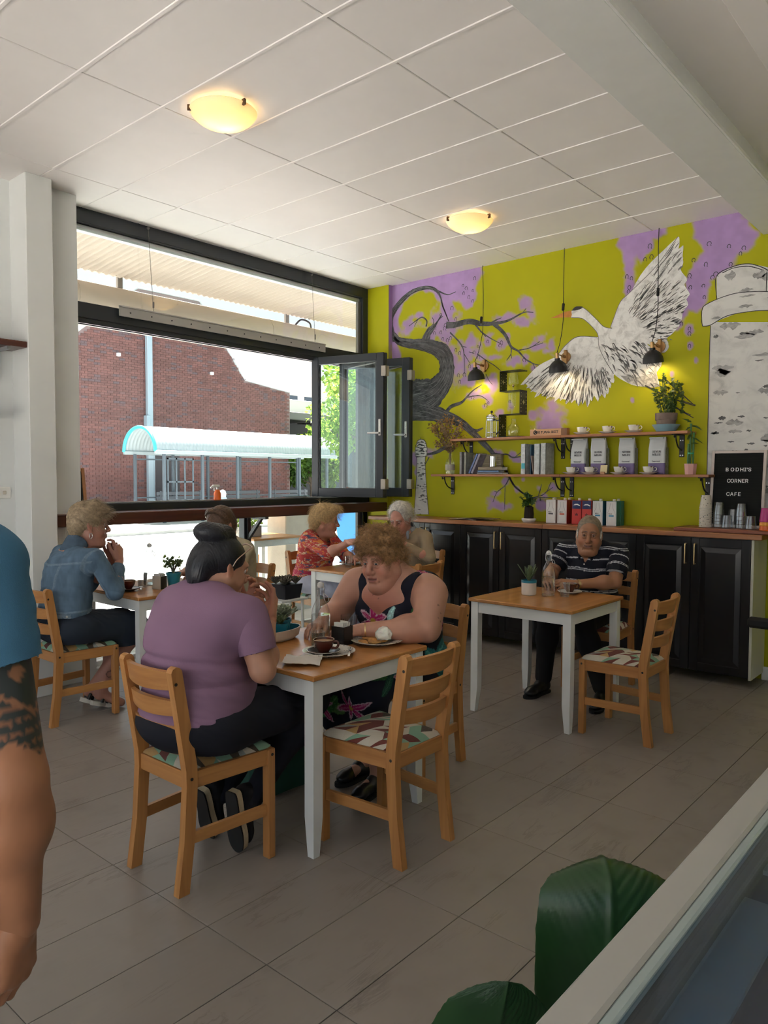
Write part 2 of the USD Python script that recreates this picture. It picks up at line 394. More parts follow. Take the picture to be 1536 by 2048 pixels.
# bifold sashes, folded to the right end
tips = [(5.32, 5.535), (5.515, 4.745), (5.72, 5.535), (5.915, 4.745), (6.09, 5.52)]
M_BRASS_H = plain('hinge_grey', (0.42, 0.38, 0.33), 0.35, metallic=0.8)
M_CHROME = plain('chrome', (0.75, 0.75, 0.75), 0.18, metallic=1.0)
for k in range(4):
    a, b = A(tips[k]), A(tips[k+1]); off = (0.0, 0.018)[k % 2]
    a = a+A([off, 0]); b = b+A([off if k % 2 else 0, 0]); d = (b-a); L = float(np.hypot(*d)); d /= L; nrm = A([d[1], -d[0]])
    def put(m): return framed(m, [a[0], a[1], 0], [d[0], d[1], 0], [-nrm[0], -nrm[1], 0], [0, 0, 1])
    z0, z1, t, s = 1.330, 2.728, 0.020, 0.078
    fr = cat(bx(0, s, -t, t, z0, z1, 0.004), bx(L-s, L, -t, t, z0, z1, 0.004), bx(s, L-s, -t, t, z0, z0+s+0.01, 0.004), bx(s, L-s, -t, t, z1-s, z1, 0.004),
             bx(s-0.005, s+0.012, -t+0.006, t-0.006, z0+s, z1-s), bx(L-s-0.012, L-s+0.005, -t+0.006, t-0.006, z0+s, z1-s))
    sash = part(wi, 'sash', put(fr), M_DARK, smooth=False)
    part(sash, 'pane', put(bx(s, L-s, -0.003, 0.003, z0+s, z1-s)), M_GLASS, smooth=False)
    tip_end = L if k % 2 == 0 else 0.0
    sg = 1 if k % 2 == 0 else -1
    for hz in (1.46, 2.55):
        hx = tip_end
        part(sash, 'hinge', put(cat(bx(hx-0.024, hx+0.024, -t-0.006, t+0.006, hz-0.05, hz+0.05, 0.003), bx(hx-0.006, hx+0.03, -t-0.012, -t+0.004, hz-0.04, hz+0.04, 0.003))), M_BRASS_H, smooth=False)
    if k % 2 == 0:
        hx = L-s/2
        hd = cat(bx(hx-0.013, hx+0.013, t, t+0.008, 1.93, 2.09, 0.003), bx(hx-0.010, hx+0.010, t+0.004, t+0.045, 1.945, 1.965, 0.004), bx(hx-0.115, hx+0.010, t+0.035, t+0.05, 1.945, 1.965, 0.005))
        v = hd.copy(); v.vertices[:, 1] *= -1; v.invert()
        part(sash, 'handle', put(v), M_CHROME, smooth=False, label='chrome lever handle')
# the bar along the window
bar = thing('window_bar', 'long dark red-brown timber bar shelf running under the open window', 'bar counter')
M_BAR = wood('bar_timber', (0.13, 0.035, 0.024), (0.045, 0.014, 0.011), axis=0, rough=0.3, knots=False, coat=0.4)
part(bar, 'bar_top', bx(2.50, 6.118, 5.215, 5.478, 1.165, 1.258, 0.006), M_BAR, smooth=False)
part(bar, 'strut', cat(bx(4.44, 4.48, 5.235, 5.50, 1.145, 1.166, 0.003), prism_x([(5.30, 1.146), (5.33, 1.146), (5.503, 0.98), (5.503, 0.93)], 4.445, 4.475), bx(4.44, 4.48, 5.485, 5.503, 0.9, 1.15, 0.003)), M_DARK, smooth=False)

# hanging grey bar and its wires
hb = thing('hanging_bar', 'drilled grey metal bar hung level on two thin wires inside the top window', 'bar')
hbar = bx(3.155, 5.43, 5.458, 5.468, 2.79, 2.865, 0.002)
part(hb, 'rail', cat(hbar, bx(3.155, 5.43, 5.45, 5.47, 2.86, 2.872, 0.002)), plain('galvanised', (0.42, 0.41, 0.39), 0.45, metallic=0.3), smooth=False)
part(hb, 'hole', cat([moved(trimesh.creation.cylinder(0.006, 0.004, sections=10), (3.25+0.19*i, 5.456, 2.825), rx=90) for i in range(12)]), plain('hole_dark', (0.05, 0.05, 0.05), 0.8), smooth=False)
for x0, x1 in ((3.42, 3.46), (5.24, 5.285)):
    part(hb, 'wire', cat(rod((x0, 5.462, 3.53), (x1, 5.462, 2.865), 0.0022, 6), bx(x1-0.006, x1+0.006, 5.456, 5.468, 2.90, 2.95, 0.002), trimesh.creation.icosphere(1, 0.012).apply_translation([x0, 5.462, 3.53])), plain('wire_grey', (0.16, 0.15, 0.14), 0.4, metallic=0.5))

# left wall shelf, its neighbour below, and the outlet
sh = thing('wall_shelf', 'dark brown timber wall shelf ending against the white column', 'shelf')
part(sh, 'board', bx(0.9, 2.296, 5.15, 5.388, 2.395, 2.435, 0.003), M_BAR, smooth=False)
part(sh, 'bracket', cat(bx(2.175, 2.20, 5.18, 5.388, 2.375, 2.396, 0.002), bx(2.175, 2.20, 5.366, 5.388, 2.20, 2.39, 0.002)), plain('bracket_grey', (0.35, 0.36, 0.37), 0.4, metallic=0.5), smooth=False)
solo('picture_ledge', bx(0.9, 2.10, 5.15, 5.388, 1.90, 1.935, 0.003), M_BAR, 'dark brown board whose end pokes in at the left edge above the switches', 'shelf', smooth=False)
ol = thing('switch_plate', 'white wall plate with three small switches left of the column', 'switch')
part(ol, 'plate', bx(2.02, 2.265, 5.374, 5.389, 1.375, 1.455, 0.004), plain('switch_white', (0.80, 0.78, 0.72), 0.35), smooth=False)
for i in range(3):
    part(ol, 'rocker', bx(2.12+0.045*i, 2.142+0.045*i, 5.366, 5.376, 1.403, 1.428, 0.003), plain('switch_cream', (0.62, 0.55, 0.45), 0.4), smooth=False)

# ceiling lamps: opal glass dishes
def dish_lamp(x, y, label):
    t = thing('ceiling_lamp', label, 'ceiling lamp', (x, y, CZ), group=None)
    r = 0.185
    g = Graph()
    em = g.n('emission', 'emission', color=(1.0, 0.74, 0.42), strength=3.0)
    tr = g.n('translucent_bsdf', 'BSDF', color=(0.95, 0.86, 0.70)); df = g.n('principled_bsdf', 'BSDF', base_color=(0.9, 0.83, 0.7), roughness=0.25)
    mat = MATS.get('opal') or g.done('opal', g.n('mix_closure', 'closure', fac=0.55, closure1=df, closure2=tr))
    MATS['opal'] = mat
    prof = [(r*math.sin(a), -0.022-0.085*(math.cos(a)-math.cos(1.25))/(1-math.cos(1.25))) for a in np.linspace(0, 1.25, 10)]
    prof = [(p[0]/math.sin(1.25), p[1]) for p in prof]
    inner = [(max(p[0]-0.005, 0), p[1]+0.005) for p in prof][::-1]
    part(t, 'glass_dish', lathe(prof+inner, 40), mat, smooth=50)
    part(t, 'mount', lathe([(0, 0), (0.12, 0), (0.12, -0.02), (0, -0.02)], 32), plain('lamp_white', (0.8, 0.78, 0.74), 0.4))
    for k in range(3):
        a = k*2*math.pi/3+0.5
        part(t, 'clip', moved(bx(-0.012, 0.012, -0.008, 0.008, -0.03, 0.002, 0.003), (r*0.985*math.cos(a), r*0.985*math.sin(a), -0.008), rz=math.degrees(a)), plain('clip_brown', (0.12, 0.07, 0.04), 0.4, metallic=0.7), smooth=False)
    part(t, 'bulb', trimesh.creation.icosphere(2, 0.03).apply_translation([0.02, 0, -0.055]), lamp_mat('bulb_warm', (1.0, 0.72, 0.38), LAMP_BULB))
LAMP_BULB = 60.0
dish_lamp(2.63, 3.44, 'round opal glass ceiling lamp nearer the window column')
dish_lamp(4.97, 3.40, 'round opal glass ceiling lamp nearer the painted wall')

# ================================================================= cabinets along the mural wall
X0 = 6.18                                   # the mural wall's face
M_BLACK = plain('cabinet_black', (0.009, 0.009, 0.010), 0.22, spec=0.5, coat=0.3)
M_BRASS = plain('brass', (0.80, 0.58, 0.28), 0.25, metallic=1.0)
M_SIDE = plain('cabinet_side', (0.55, 0.55, 0.45), 0.5)
CF = 5.822
def cabinet(y0, y1, label, doors=2, side=False):
    t = thing('cabinet', label, 'cabinet', (0, 0, 0), group=None)
    z0, z1 = 0.07, 1.085
    part(t, 'body', bx(CF+0.02, X0-0.004, y0+0.001, y1-0.001, z0, z1), M_BLACK, smooth=False)
    if side: part(t, 'side_panel', bx(CF, X0-0.004, y0-0.018, y0, z0-0.01, z1), M_SIDE, smooth=False, label='cream end panel')
    w = (y1-y0)/doors
    for k in range(doors):
        a, b = y0+k*w+0.0025, y0+(k+1)*w-0.0025
        f = 0.062; z_0, z_1 = z0+0.003, z1-0.004
        x = CF
        frame = cat(bx(x, x+0.019, a, a+f, z_0, z_1, 0.002), bx(x, x+0.019, b-f, b, z_0, z_1, 0.002), bx(x, x+0.019, a+f, b-f, z_0, z_0+f, 0.002), bx(x, x+0.019, a+f, b-f, z_1-f, z_1, 0.002),
                    bx(x+0.011, x+0.019, a+f-0.003, b-f+0.003, z_0+f-0.003, z_1-f+0.003))
        i0, i1, j0, j1, e = a+f+0.008, b-f-0.008, z_0+f+0.008, z_1-f-0.008, 0.035
        P = [(x+0.0105, i0, j0), (x+0.0105, i1, j0), (x+0.0105, i1, j1), (x+0.0105, i0, j1), (x+0.003, i0+e, j0+e), (x+0.003, i1-e, j0+e), (x+0.003, i1-e, j1-e), (x+0.003, i0+e, j1-e)]
        F = [[0, 4, 5, 1], [1, 5, 6, 2], [2, 6, 7, 3], [3, 7, 4, 0], [4, 7, 6, 5], [0, 1, 2, 3]]
        d = part(t, 'door', frame, M_BLACK, smooth=False)
        part(d, 'raised_panel', tm(A(P), A(F)), M_BLACK, smooth=False)
        if doors == 2: hy = b-0.032 if k == 0 else a+0.032
        else: hy = b-0.032
        hz0, hz1 = 0.885, 1.035
        pts = bez([(x, hy, hz0), (x-0.024, hy, hz0), (x-0.030, hy, hz0+0.012), (x-0.030, hy, hz1-0.012), (x-0.024, hy, hz1), (x, hy, hz1)], 5)
        part(d, 'handle', tube(pts, 0.0055, 8), M_BRASS, smooth=60, label='brass bow handle')
cabinet(1.507, 2.36, 'black two-door wall cabinet at the right end, with cream end panel', side=True)
cabinet(2.36, 3.20, 'black two-door cabinet behind the man in the striped polo')
cabinet(3.20, 4.06, 'black two-door cabinet under the small potted bonsai and magazines')
cabinet(4.06, 4.90, 'black two-door cabinet next to the green corner, behind the white-haired man')
M_WT = wood('worktop_wood', (0.46, 0.19, 0.07), (0.22, 0.075, 0.026), axis=1, rough=0.35, coat=0.2)
wt = thing('worktop', 'long oiled wooden worktop lying on the black cabinets', 'worktop')
part(wt, 'board', bx(5.79, X0-0.003, 3.18, 5.20, 1.089, 1.127, 0.004), M_WT, smooth=False)
part(wt, 'board', bx(5.79, X0-0.003, 1.43, 3.178, 1.089, 1.127, 0.004), M_WT, smooth=False)
solo('serving_board', bx(5.83, 6.15, 1.28, 2.07, 1.128, 1.155, 0.004), wood('board_wood', (0.33, 0.10, 0.045), (0.15, 0.045, 0.022), axis=1, rough=0.4), 'dark reddish wooden board lying across the right end of the worktop', 'board', smooth=False)
gr = thing('grab_rail', 'black padded rail end poking in at the right edge beside the cabinets', 'rail')
part(gr, 'pad', bx(5.54, 5.60, 0.9, 1.455, 0.50, 0.575, 0.02), plain('rubber_black', (0.008, 0.008, 0.008), 0.7), smooth=40)
part(gr, 'post', bx(5.555, 5.59, 1.0, 1.035, 0, 0.51, 0.004), plain('rubber_black', (0.008, 0.008, 0.008), 0.7), smooth=False)
# ================================================================= chairs and tables
M_PINE = wood('pine_honey', (0.56, 0.27, 0.085), (0.36, 0.145, 0.04), axis=2, rough=0.42, coat=0.15)
M_PINE_X = wood('pine_honey_rail', (0.56, 0.27, 0.085), (0.37, 0.15, 0.042), axis=0, rough=0.42, coat=0.15)
M_PINE_Y = wood('pine_honey_side', (0.56, 0.27, 0.085), (0.37, 0.15, 0.042), axis=1, rough=0.42, coat=0.15)
M_TOP = wood('table_top_pine', (0.56, 0.26, 0.075), (0.38, 0.15, 0.038), axis=0, scale=0.8, rough=0.27, coat=0.35)
M_TOP_Y = wood('table_top_pine_turned', (0.56, 0.26, 0.075), (0.38, 0.15, 0.038), axis=1, scale=0.8, rough=0.27, coat=0.35)
M_LEGW = plain('table_white', (0.74, 0.76, 0.75), 0.42, vary=0.03, scale=3)
M_BOLT = plain('bolt_dark', (0.02, 0.015, 0.012), 0.5)

def cushion_fabric():
    """Rows of leaning parallelograms and kites in rust, cream, mint, sand and grey."""
    g = Graph(); o = g.obj()
    s = g.n('separate_xyz', 'x', vector=g.mapped(o, (1/0.062, 1/0.058, 1/0.05), rot=(0, 0, 0.35)))
    y = Ref(str(s).replace('.x', '.y')); x = s
    z = Ref(str(s).replace('.x', '.z'))
    y = g.math('add', y, g.math('multiply', z, 0.6))
    lean = g.n('math', 'value', math_type='pingpong', value1=y, value2=1.0)
    u = g.math('add', x, g.math('multiply', lean, 0.62))
    row = g.math('floor', y); col = g.math('floor', u)
    half = g.math('floor', g.math('add', g.math('multiply', g.math('subtract', u, col), 1.0), g.math('multiply', g.math('subtract', y, row), 0.999)))
    cid = g.n('combine_xyz', 'vector', x=col, y=row, z=g.math('multiply', half, g.math('floor', g.math('add', g.n('white_noise_texture', 'value', dimensions='2D', vector=g.n('combine_xyz', 'vector', x=col, y=row)), 0.4))))
    r = g.n('white_noise_texture', 'value', dimensions='3D', vector=cid)
    pal = [(0.0, (0.70, 0.64, 0.52)), (0.27, (0.17, 0.022, 0.012)), (0.44, (0.60, 0.36, 0.12)), (0.55, (0.72, 0.67, 0.56)), (0.70, (0.27, 0.50, 0.34)), (0.79, (0.40, 0.43, 0.41)), (0.88, (0.18, 0.028, 0.014)), (0.95, (0.07, 0.045, 0.02))]
    c = g.ramp(r, pal, interpolate=False)
    weave = g.n('wave_texture', 'fac', vector=g.mapped(o, (900, 900, 900)), scale=1.0)
    return g.done('cushion_fabric', g.n('principled_bsdf', 'BSDF', base_color=c, roughness=0.85, sheen_weight=0.15, normal=g.bump(weave, 0.0003)))
M_CUSH = cushion_fabric()

def chair_parts(t):
    """A ladder-back pine chair: faces +y, its back feet on y = 0, seat 0.45 high."""
    for s in (-1, 1):
        x = 0.160*s
        yz = [(-0.025, 0), (0.022, 0), (0.048, 0.20), (0.062, 0.40), (0.060, 0.47), (-0.002, 0.836), (-0.012, 0.848), (-0.026, 0.852), (-0.040, 0.846), (-0.047, 0.832), (0.012, 0.46), (0.014, 0.40), (0.002, 0.20)]
        part(t, 'rear_post', prism_x(yz, x-0.0165, x+0.0165), M_PINE, smooth=False)
        fx = 0.188*s
        part(t, 'front_leg', cat(bx(fx-0.020, fx+0.020, 0.375, 0.412, 0.0, 0.448, 0.004)), M_PINE, smooth=False)
        def side(z0, z1, ya=0.045, yb=0.385, th=0.010):
            xa, xb = 0.160*s, 0.188*s
            v = [(xa-th, ya, z0), (xa+th, ya, z0), (xb+th, yb, z0), (xb-th, yb, z0), (xa-th, ya, z1), (xa+th, ya, z1), (xb+th, yb, z1), (xb-th, yb, z1)]
            return tm(A(v), A([[0, 3, 2, 1], [4, 5, 6, 7], [0, 1, 5, 4], [1, 2, 6, 5], [2, 3, 7, 6], [3, 0, 4, 7]]))
        part(t, 'side_rail', side(0.385, 0.447), M_PINE_Y, smooth=False)
        part(t, 'side_stretcher', side(0.178, 0.222, 0.018, 0.385, 0.008), M_PINE_Y, smooth=False)
        for yb, zb in ((0.036, 0.425), (-0.028, 0.790)):
            part(t, 'bolt', moved(trimesh.creation.cylinder(0.0062, 0.002, sections=12), (x+s*0.0168, yb, zb), ry=90), M_BOLT, smooth=False)
        part(t, 'bolt', moved(trimesh.creation.cylinder(0.0062, 0.002, sections=12), (fx+s*0.0203, 0.394, 0.425), ry=90), M_BOLT, smooth=False)
    part(t, 'front_rail', bx(-0.17, 0.17, 0.384, 0.404, 0.385, 0.447, 0.002), M_PINE_X, smooth=False)
    part(t, 'back_rail', bx(-0.145, 0.145, 0.022, 0.042, 0.385, 0.447, 0.002), M_PINE_X, smooth=False)
    for zc, h in ((0.797, 0.066), (0.692, 0.054), (0.594, 0.054)):
        y0 = 0.055-(zc-0.47)*0.168-0.020
        def f(u, v, zc=zc, h=h, y0=y0):
            xx = (u-0.5)*0.292; z = zc+(v-0.5)*h
            yy = y0-0.034*(1-(2*u-1)**2)-(z-zc)*0.168
            lift = 0.006*(1-(2*u-1)**2)*(v-0.5)*2
            return np.stack([xx, yy, z+lift], -1)
        part(t, 'back_slat', solid_surface(f, 14, 2, 0.016), M_PINE_X, smooth=40)
    def cf(u, v):
        yy = 0.030+0.385*v; w = 0.150+0.045*v
        w = w-0.02*np.clip((v-0.88)/0.12, 0, 1)**2
        xx = (2*u-1)*w
        e = np.minimum(np.minimum(u, 1-u)*2*w, np.minimum(v, 1-v)*0.385)
        dome = 0.030*(1-np.exp(-e/0.022))+0.012*np.sin(math.pi*u)*np.sin(math.pi*v)
        dome = dome*(0.96+0.08*np.sin(9*u+1)*np.sin(8*v))
        return np.stack([xx, yy, 0.4495+dome], -1)
    top = grid_surface(cf, 26, 26); v = np.asarray(top.vertices).copy(); v[:, 2] = 0.4485
    part(t, 'cushion', cat(top, tm(v, np.asarray(top.faces)[:, ::-1])), M_CUSH, smooth=60)
chairs = {}
CH = [  # name key, x, y, turn about z (0 faces +y), label
    ('purple', 1.555, 2.47, -90, 'pine ladder-back chair the woman in the purple T-shirt sits on'),
    ('empty_near', 2.385, 1.825, 0, 'empty pine chair with its back to the camera, pushed in at the nearest table'),
    ('floral', 3.31, 2.45, 90, 'pine ladder-back chair under the woman in the floral dress'),
    ('polo', 5.375, 2.35, 90, 'pine ladder-back chair under the man in the striped polo'),
    ('empty_right', 4.34, 1.60, 0, 'empty pine chair on the right, at the table of the man in the polo'),
    ('denim', 2.11, 4.63, -90, 'pine ladder-back chair under the woman in the denim jacket'),
    ('red', 4.80, 5.13, 178, 'pine chair with its back to the window, under the woman in the red top'),
    ('empty_mid', 4.79, 3.66, 4, 'empty pine chair behind the curly-haired woman, its back in front of the white-haired man'),
    ('oldman', 5.66, 4.32, 90, 'pine chair against the black cabinets, under the white-haired man'),
    ('beige', 3.86, 4.66, 90, 'pine ladder-back chair behind the person in the beige jacket'),
    ('street', 5.93, 7.75, 180, 'pine chair standing outside behind the street table')]
first = None
for key, x, y, rz, label in CH:
    if first is None:
        first = thing('dining_chair', label, 'chair', (x, y, 0), rz, 'ladder-back dining chairs'); chair_parts(first); chairs[key] = first
    else:
        chairs[key] = dup(first, (x, y, 0 if key != 'street' else 0.10), rz, label)

def table_parts(t, top):
    H = 0.747
    part(t, 'table_top', bx(-0.37, 0.37, -0.37, 0.37, H-0.022, H, 0.004), top, smooth=False)
    for sx in (-1, 1):
        for sy in (-1, 1):
            a, b = 0.355, 0.303
            tp = 0.018
            v = []
            for z, k in ((0.725, 0), (0.16, 0), (0.0, tp)):
                xo, xi, yo, yi = sx*a, sx*(b+k), sy*a, sy*(b+k)
                v += [(xo, yo, z), (xi, yo, z), (xi, yi, z), (xo, yi, z)]
            part(t, 'leg', trimesh.convex.convex_hull(A(v[:8])) + trimesh.convex.convex_hull(A(v[4:])), M_LEGW, smooth=False)
            part(t, 'glide', bx(sx*(a-0.002), sx*(b+tp+0.002), sy*(a-0.002), sy*(b+tp+0.002), -0.001, 0.004), M_BOLT, smooth=False)
    for s in (-1, 1):
        part(t, 'apron', bx(-0.303, 0.303, s*0.330, s*0.350, 0.653, 0.725, 0.001), M_LEGW, smooth=False)
        part(t, 'apron', bx(s*0.330, s*0.350, -0.303, 0.303, 0.653, 0.725, 0.001), M_LEGW, smooth=False)
TB = {'near': (2.405, 2.485), 'right': (4.425, 2.39), 'back': (4.80, 4.29), 'window': (2.985, 4.71), 'street': (5.62, 6.75)}
TL = {'near': 'white-legged pine table nearest the camera, between the purple T-shirt and the floral dress', 'right': 'white-legged pine table of the man in the striped polo',
      'back': 'white-legged pine table between the red top and the white-haired man', 'window': 'white-legged pine table under the window beside the denim jacket', 'street': 'white-legged pine table standing outside beyond the glass'}
t0 = thing('dining_table', TL['near'], 'table', (*TB['near'], 0), 0, 'pine tables with white legs'); table_parts(t0, M_TOP_Y)
t1 = thing('dining_table', TL['right'], 'table', (*TB['right'], 0), 0, 'pine tables with white legs'); table_parts(t1, M_TOP)
for k in ('back', 'window', 'street'):
    dup(t1, (*TB[k], 0.0 if k != 'street' else 0.10), 0, TL[k])
TH = 0.747
# ================================================================= the street outside
M_PAVE = plain('pavement', (0.52, 0.50, 0.47), 0.85, vary=0.12, scale=3.0, bump=0.002, bscale=90)
M_ROAD = plain('asphalt', (0.30, 0.30, 0.30), 0.9, vary=0.15, scale=4.0)
st = thing('street_ground', kind='structure')
part(st, 'pavement', cat(bx(-30, 60, 5.66, 9.4, -0.2, 0.0), bx(-30, -2.31, -20, 5.66, -0.2, 0.0)), M_PAVE, smooth=False)
part(st, 'terrace_slab', bx(4.9, 6.05, 6.3, 8.1, -0.01, 0.0995, 0.005), M_PAVE, smooth=False)
part(st, 'road', bx(-60, 90, 9.4, 18.2, -0.3, -0.08), M_ROAD, smooth=False)
part(st, 'kerbstone', cat([bx(x, x+1.19, 9.3, 9.5, -0.2, 0.015, 0.01) for x in np.arange(-10, 40, 1.2)]), plain('kerb_concrete', (0.5, 0.49, 0.46), 0.85), smooth=False)
part(st, 'plaza', bx(-60, 90, 18.2, 70, -0.3, 0.0), M_PAVE, smooth=False)

# verandah soffit of corrugated sheet over the footpath, and the rolled awning under its edge
M_SOFFIT = plain('soffit_cream', (0.50, 0.425, 0.36), 0.6, vary=0.04, scale=1.0)
so = thing('verandah_roof', kind='structure')
def corr(u, v):
    x = -3+16*u; return np.stack([x, 5.70+1.62*v, 3.78-0.16*v+0.014*np.sin(x*2*math.pi/0.076)], -1)
part(so, 'sheet', solid_surface(corr, 1600, 1, 0.006), M_SOFFIT, smooth=60)
part(so, 'fascia', bx(-3, 13, 7.34, 7.39, 3.63, 3.80), M_SOFFIT, smooth=False)
part(so, 'deck', bx(-3, 13, 5.70, 7.34, 3.86, 3.90), M_SOFFIT, smooth=False)
for x in np.arange(-2.0, 13, 2.36):
    part(so, 'hanger', bx(x+1.55-0.03, x+1.55+0.03, 7.36, 7.40, 3.50, 3.82, 0.004), plain('hanger_grey', (0.30, 0.27, 0.24), 0.5), smooth=False)
M_AWN = plain('awning_canvas', (0.56, 0.48, 0.40), 0.75, vary=0.03, scale=2.0)
aw = thing('rolled_awning', 'cream canvas awning rolled up under the verandah edge outside', 'awning')
ang = np.linspace(0, 2*math.pi, 28, endpoint=False)
def roll(x0, x1, r): return moved(trimesh.creation.cylinder(r, x1-x0, sections=40), ((x0+x1)/2, 7.42, 3.36), ry=90)
for k, (x0, x1) in enumerate(((-2.4, 1.2), (1.2, 3.77), (3.77, 6.30), (6.30, 8.40), (8.40, 11.0))):
    part(aw, 'canvas_roll', roll(x0+0.002, x1-0.002, 0.165+0.003*(k % 2)), M_AWN, smooth=60)
part(aw, 'hem', cat(bx(-2.4, 11, 7.30, 7.315, 3.07, 3.21), moved(trimesh.creation.cylinder(0.02, 13.4, sections=12), (4.3, 7.307, 3.07), ry=90)), M_AWN, smooth=40)
part(aw, 'strap', tube(bez([(6.75, 7.36, 3.50), (6.85, 7.34, 3.59), (7.0, 7.34, 3.57), (7.05, 7.36, 3.48)], 6), 0.012, 6), plain('strap_dark', (0.06, 0.05, 0.05), 0.7))

# brick building with a stepped gable
bk = thing('street_brick_building', 'red-brown brick gabled building across the street', 'building')
def brick_mat(name, c):
    g = Graph(); o = g.n('geometry', 'position')
    n1 = g.noise(o, 14.0, 4.0); n2 = g.noise(o, 0.35, 3.0); rnd = g.n('white_noise_texture', 'value', dimensions='3D', vector=g.n('vector_math', 'vector', math_type='floor', vector1=g.mapped(o, (1/0.24, 1.0, 1/0.086))))
    col = g.ramp(rnd, [(0.0, tuple(x*0.72 for x in c)), (0.5, c), (0.85, tuple(min(1, x*1.25) for x in c)), (0.93, (0.10, 0.075, 0.085)), (1.0, (0.11, 0.08, 0.09))])
    col = g.mix(g.math('multiply', n2, 0.35), col, (0.26, 0.18, 0.17))
    return g.done(name, g.n('principled_bsdf', 'BSDF', base_color=col, roughness=0.9, normal=g.bump(n1, 0.004)))
M_BRICK = brick_mat('brick_red', (0.165, 0.070, 0.060))
M_MORTAR = plain('mortar', (0.24, 0.18, 0.175), 0.95)
BY = 25.0
gable = [(6.0, 0.0), (22.64, 0.0), (22.64, 5.22), (20.13, 5.52), (17.9, 8.4), (15.2, 8.4), (13.05, 6.63), (12.21, 5.92), (9.4, 3.4), (6.0, 3.4)]
part(bk, 'wall', prism_y(gable, BY+0.012, BY+9.0), M_MORTAR, smooth=False)
part(bk, 'roof_edge', cat([tube([(a[0], BY+0.02, a[1]), (b[0], BY+0.02, b[1])], 0.035, 6) for a, b in zip(gable[2:8], gable[3:9])]), plain('roof_flashing', (0.45, 0.47, 0.48), 0.5), smooth=40)
GP = Polygon(gable)
bw, bh = 0.24, 0.0858
near_bricks, far_bricks = [], []
for r in range(int(7.2/bh)):
    z = r*bh
    for k in range(int(11.4/bw)):
        x = 11.3+k*bw+(0.5*bw if r % 2 else 0)
        if z < 0.5 or x+bw > 22.6 or not GP.contains(Point(x+bw/2, z+bh+0.03)) or not GP.contains(Point(x+0.02, z+bh)): continue
        far_bricks.append((x, z))
far_bricks.sort(key=lambda p: (p[0]-0)**2+(p[1]-1.5)**2)
def brick(x, z):
    d = 0.0035*math.sin(x*57.3+z*91.7)
    b = bx(x+0.005, x+bw-0.005, BY-0.004+d, BY+0.02, z+0.005, z+bh-0.005); return b
for x, z in far_bricks[:300]:
    part(bk, 'brick', brick(x, z), M_BRICK, smooth=False)
part(bk, 'brickwork', cat([brick(x, z) for x, z in far_bricks[300:]]), M_BRICK, smooth=False, kind='stuff')
M_PIPE = plain('pipe_pale', (0.34, 0.44, 0.50), 0.5)
part(bk, 'downpipe', cat(bx(15.44, 15.66, BY-0.20, BY-0.02, 0, 6.9, 0.02)), M_PIPE, smooth=False, label='pale blue downpipe')
part(bk, 'meter_box', cat(bx(15.36, 15.50, BY-0.24, BY-0.02, 3.0, 3.75, 0.01)), M_PIPE, smooth=False)
part(bk, 'conduit', bx(15.70, 15.78, BY-0.1, BY-0.02, 0, 2.4, 0.01), M_PIPE, smooth=False)
for x, z in ((14.3, 5.8), (18.35, 5.55)):
    part(bk, 'wall_light', bx(x, x+0.12, BY-0.12, BY, z, z+0.12, 0.01), plain('light_white', (0.85, 0.88, 0.88), 0.4), smooth=False)
part(bk, 'doorway', bx(15.85, 16.9, BY-0.015, BY+0.01, 0, 2.9), plain('door_dark', (0.05, 0.045, 0.05), 0.6), smooth=False)

# bus shelter with a barrel roof
bs = thing('bus_shelter', 'long bus shelter with a white ribbed barrel roof in front of the brick wall', 'shelter')
SX0, SX1, SYc, R_ = 13.3, 21.4, 21.9, 0.92
M_RIB = plain('roof_rib_white', (0.36, 0.44, 0.46), 0.5)
def barrel(u, v):
    x = SX0+(SX1-SX0)*u; a = math.pi*v; rr = R_+0.018*np.abs(np.sin((x-SX0)*math.pi/0.13))
    return np.stack([x, SYc-rr*np.cos(a), 2.32+rr*0.86*np.sin(a)], -1)
part(bs, 'barrel_roof', solid_surface(barrel, 500, 20, 0.02), M_RIB, smooth=50)
part(bs, 'gutter', cat(bx(SX0-0.02, SX1+0.05, SYc-R_-0.08, SYc-R_+0.03, 2.22, 2.34, 0.01), bx(SX0, SX1, SYc+R_-0.05, SYc+R_+0.08, 2.22, 2.34, 0.01)), M_RIB, smooth=False)
ar = [(SX0-0.01, SYc-(R_+0.01)*math.cos(a), 2.30+0.87*R_*math.sin(a)) for a in np.linspace(0, math.pi, 24)]
part(bs, 'arch_rim', tube(ar, 0.055, 8), plain('rim_turquoise', (0.06, 0.52, 0.62), 0.4), label='turquoise arch')
M_STEEL = plain('shelter_steel', (0.10, 0.135, 0.16), 0.45, metallic=0.2)
for i, x in enumerate(np.linspace(SX0+0.35, SX1-0.4, 6)):
    for y in (SYc-R_+0.06, SYc+R_-0.06):
        part(bs, 'post', bx(x-0.045, x+0.045, y-0.045, y+0.045, 0, 2.24, 0.008), M_STEEL, smooth=False)
for z in (0.75, 2.05):
    part(bs, 'rail', bx(SX0+0.35, SX1-0.4, SYc+R_-0.08, SYc+R_-0.03, z, z+0.05), M_STEEL, smooth=False)
part(bs, 'gate', cat([bx(SX0+0.45+0.32*i, SX0+0.50+0.32*i, SYc-R_+0.03, SYc-R_+0.06, 0.1, 2.1) for i in range(4)]+[bx(SX0+0.45, SX0+1.46, SYc-R_+0.03, SYc-R_+0.06, z, z+0.05) for z in (0.1, 0.7, 1.3, 2.05)]), M_STEEL, smooth=False)
M_BENCH = plain('bench_grey', (0.11, 0.13, 0.15), 0.6)
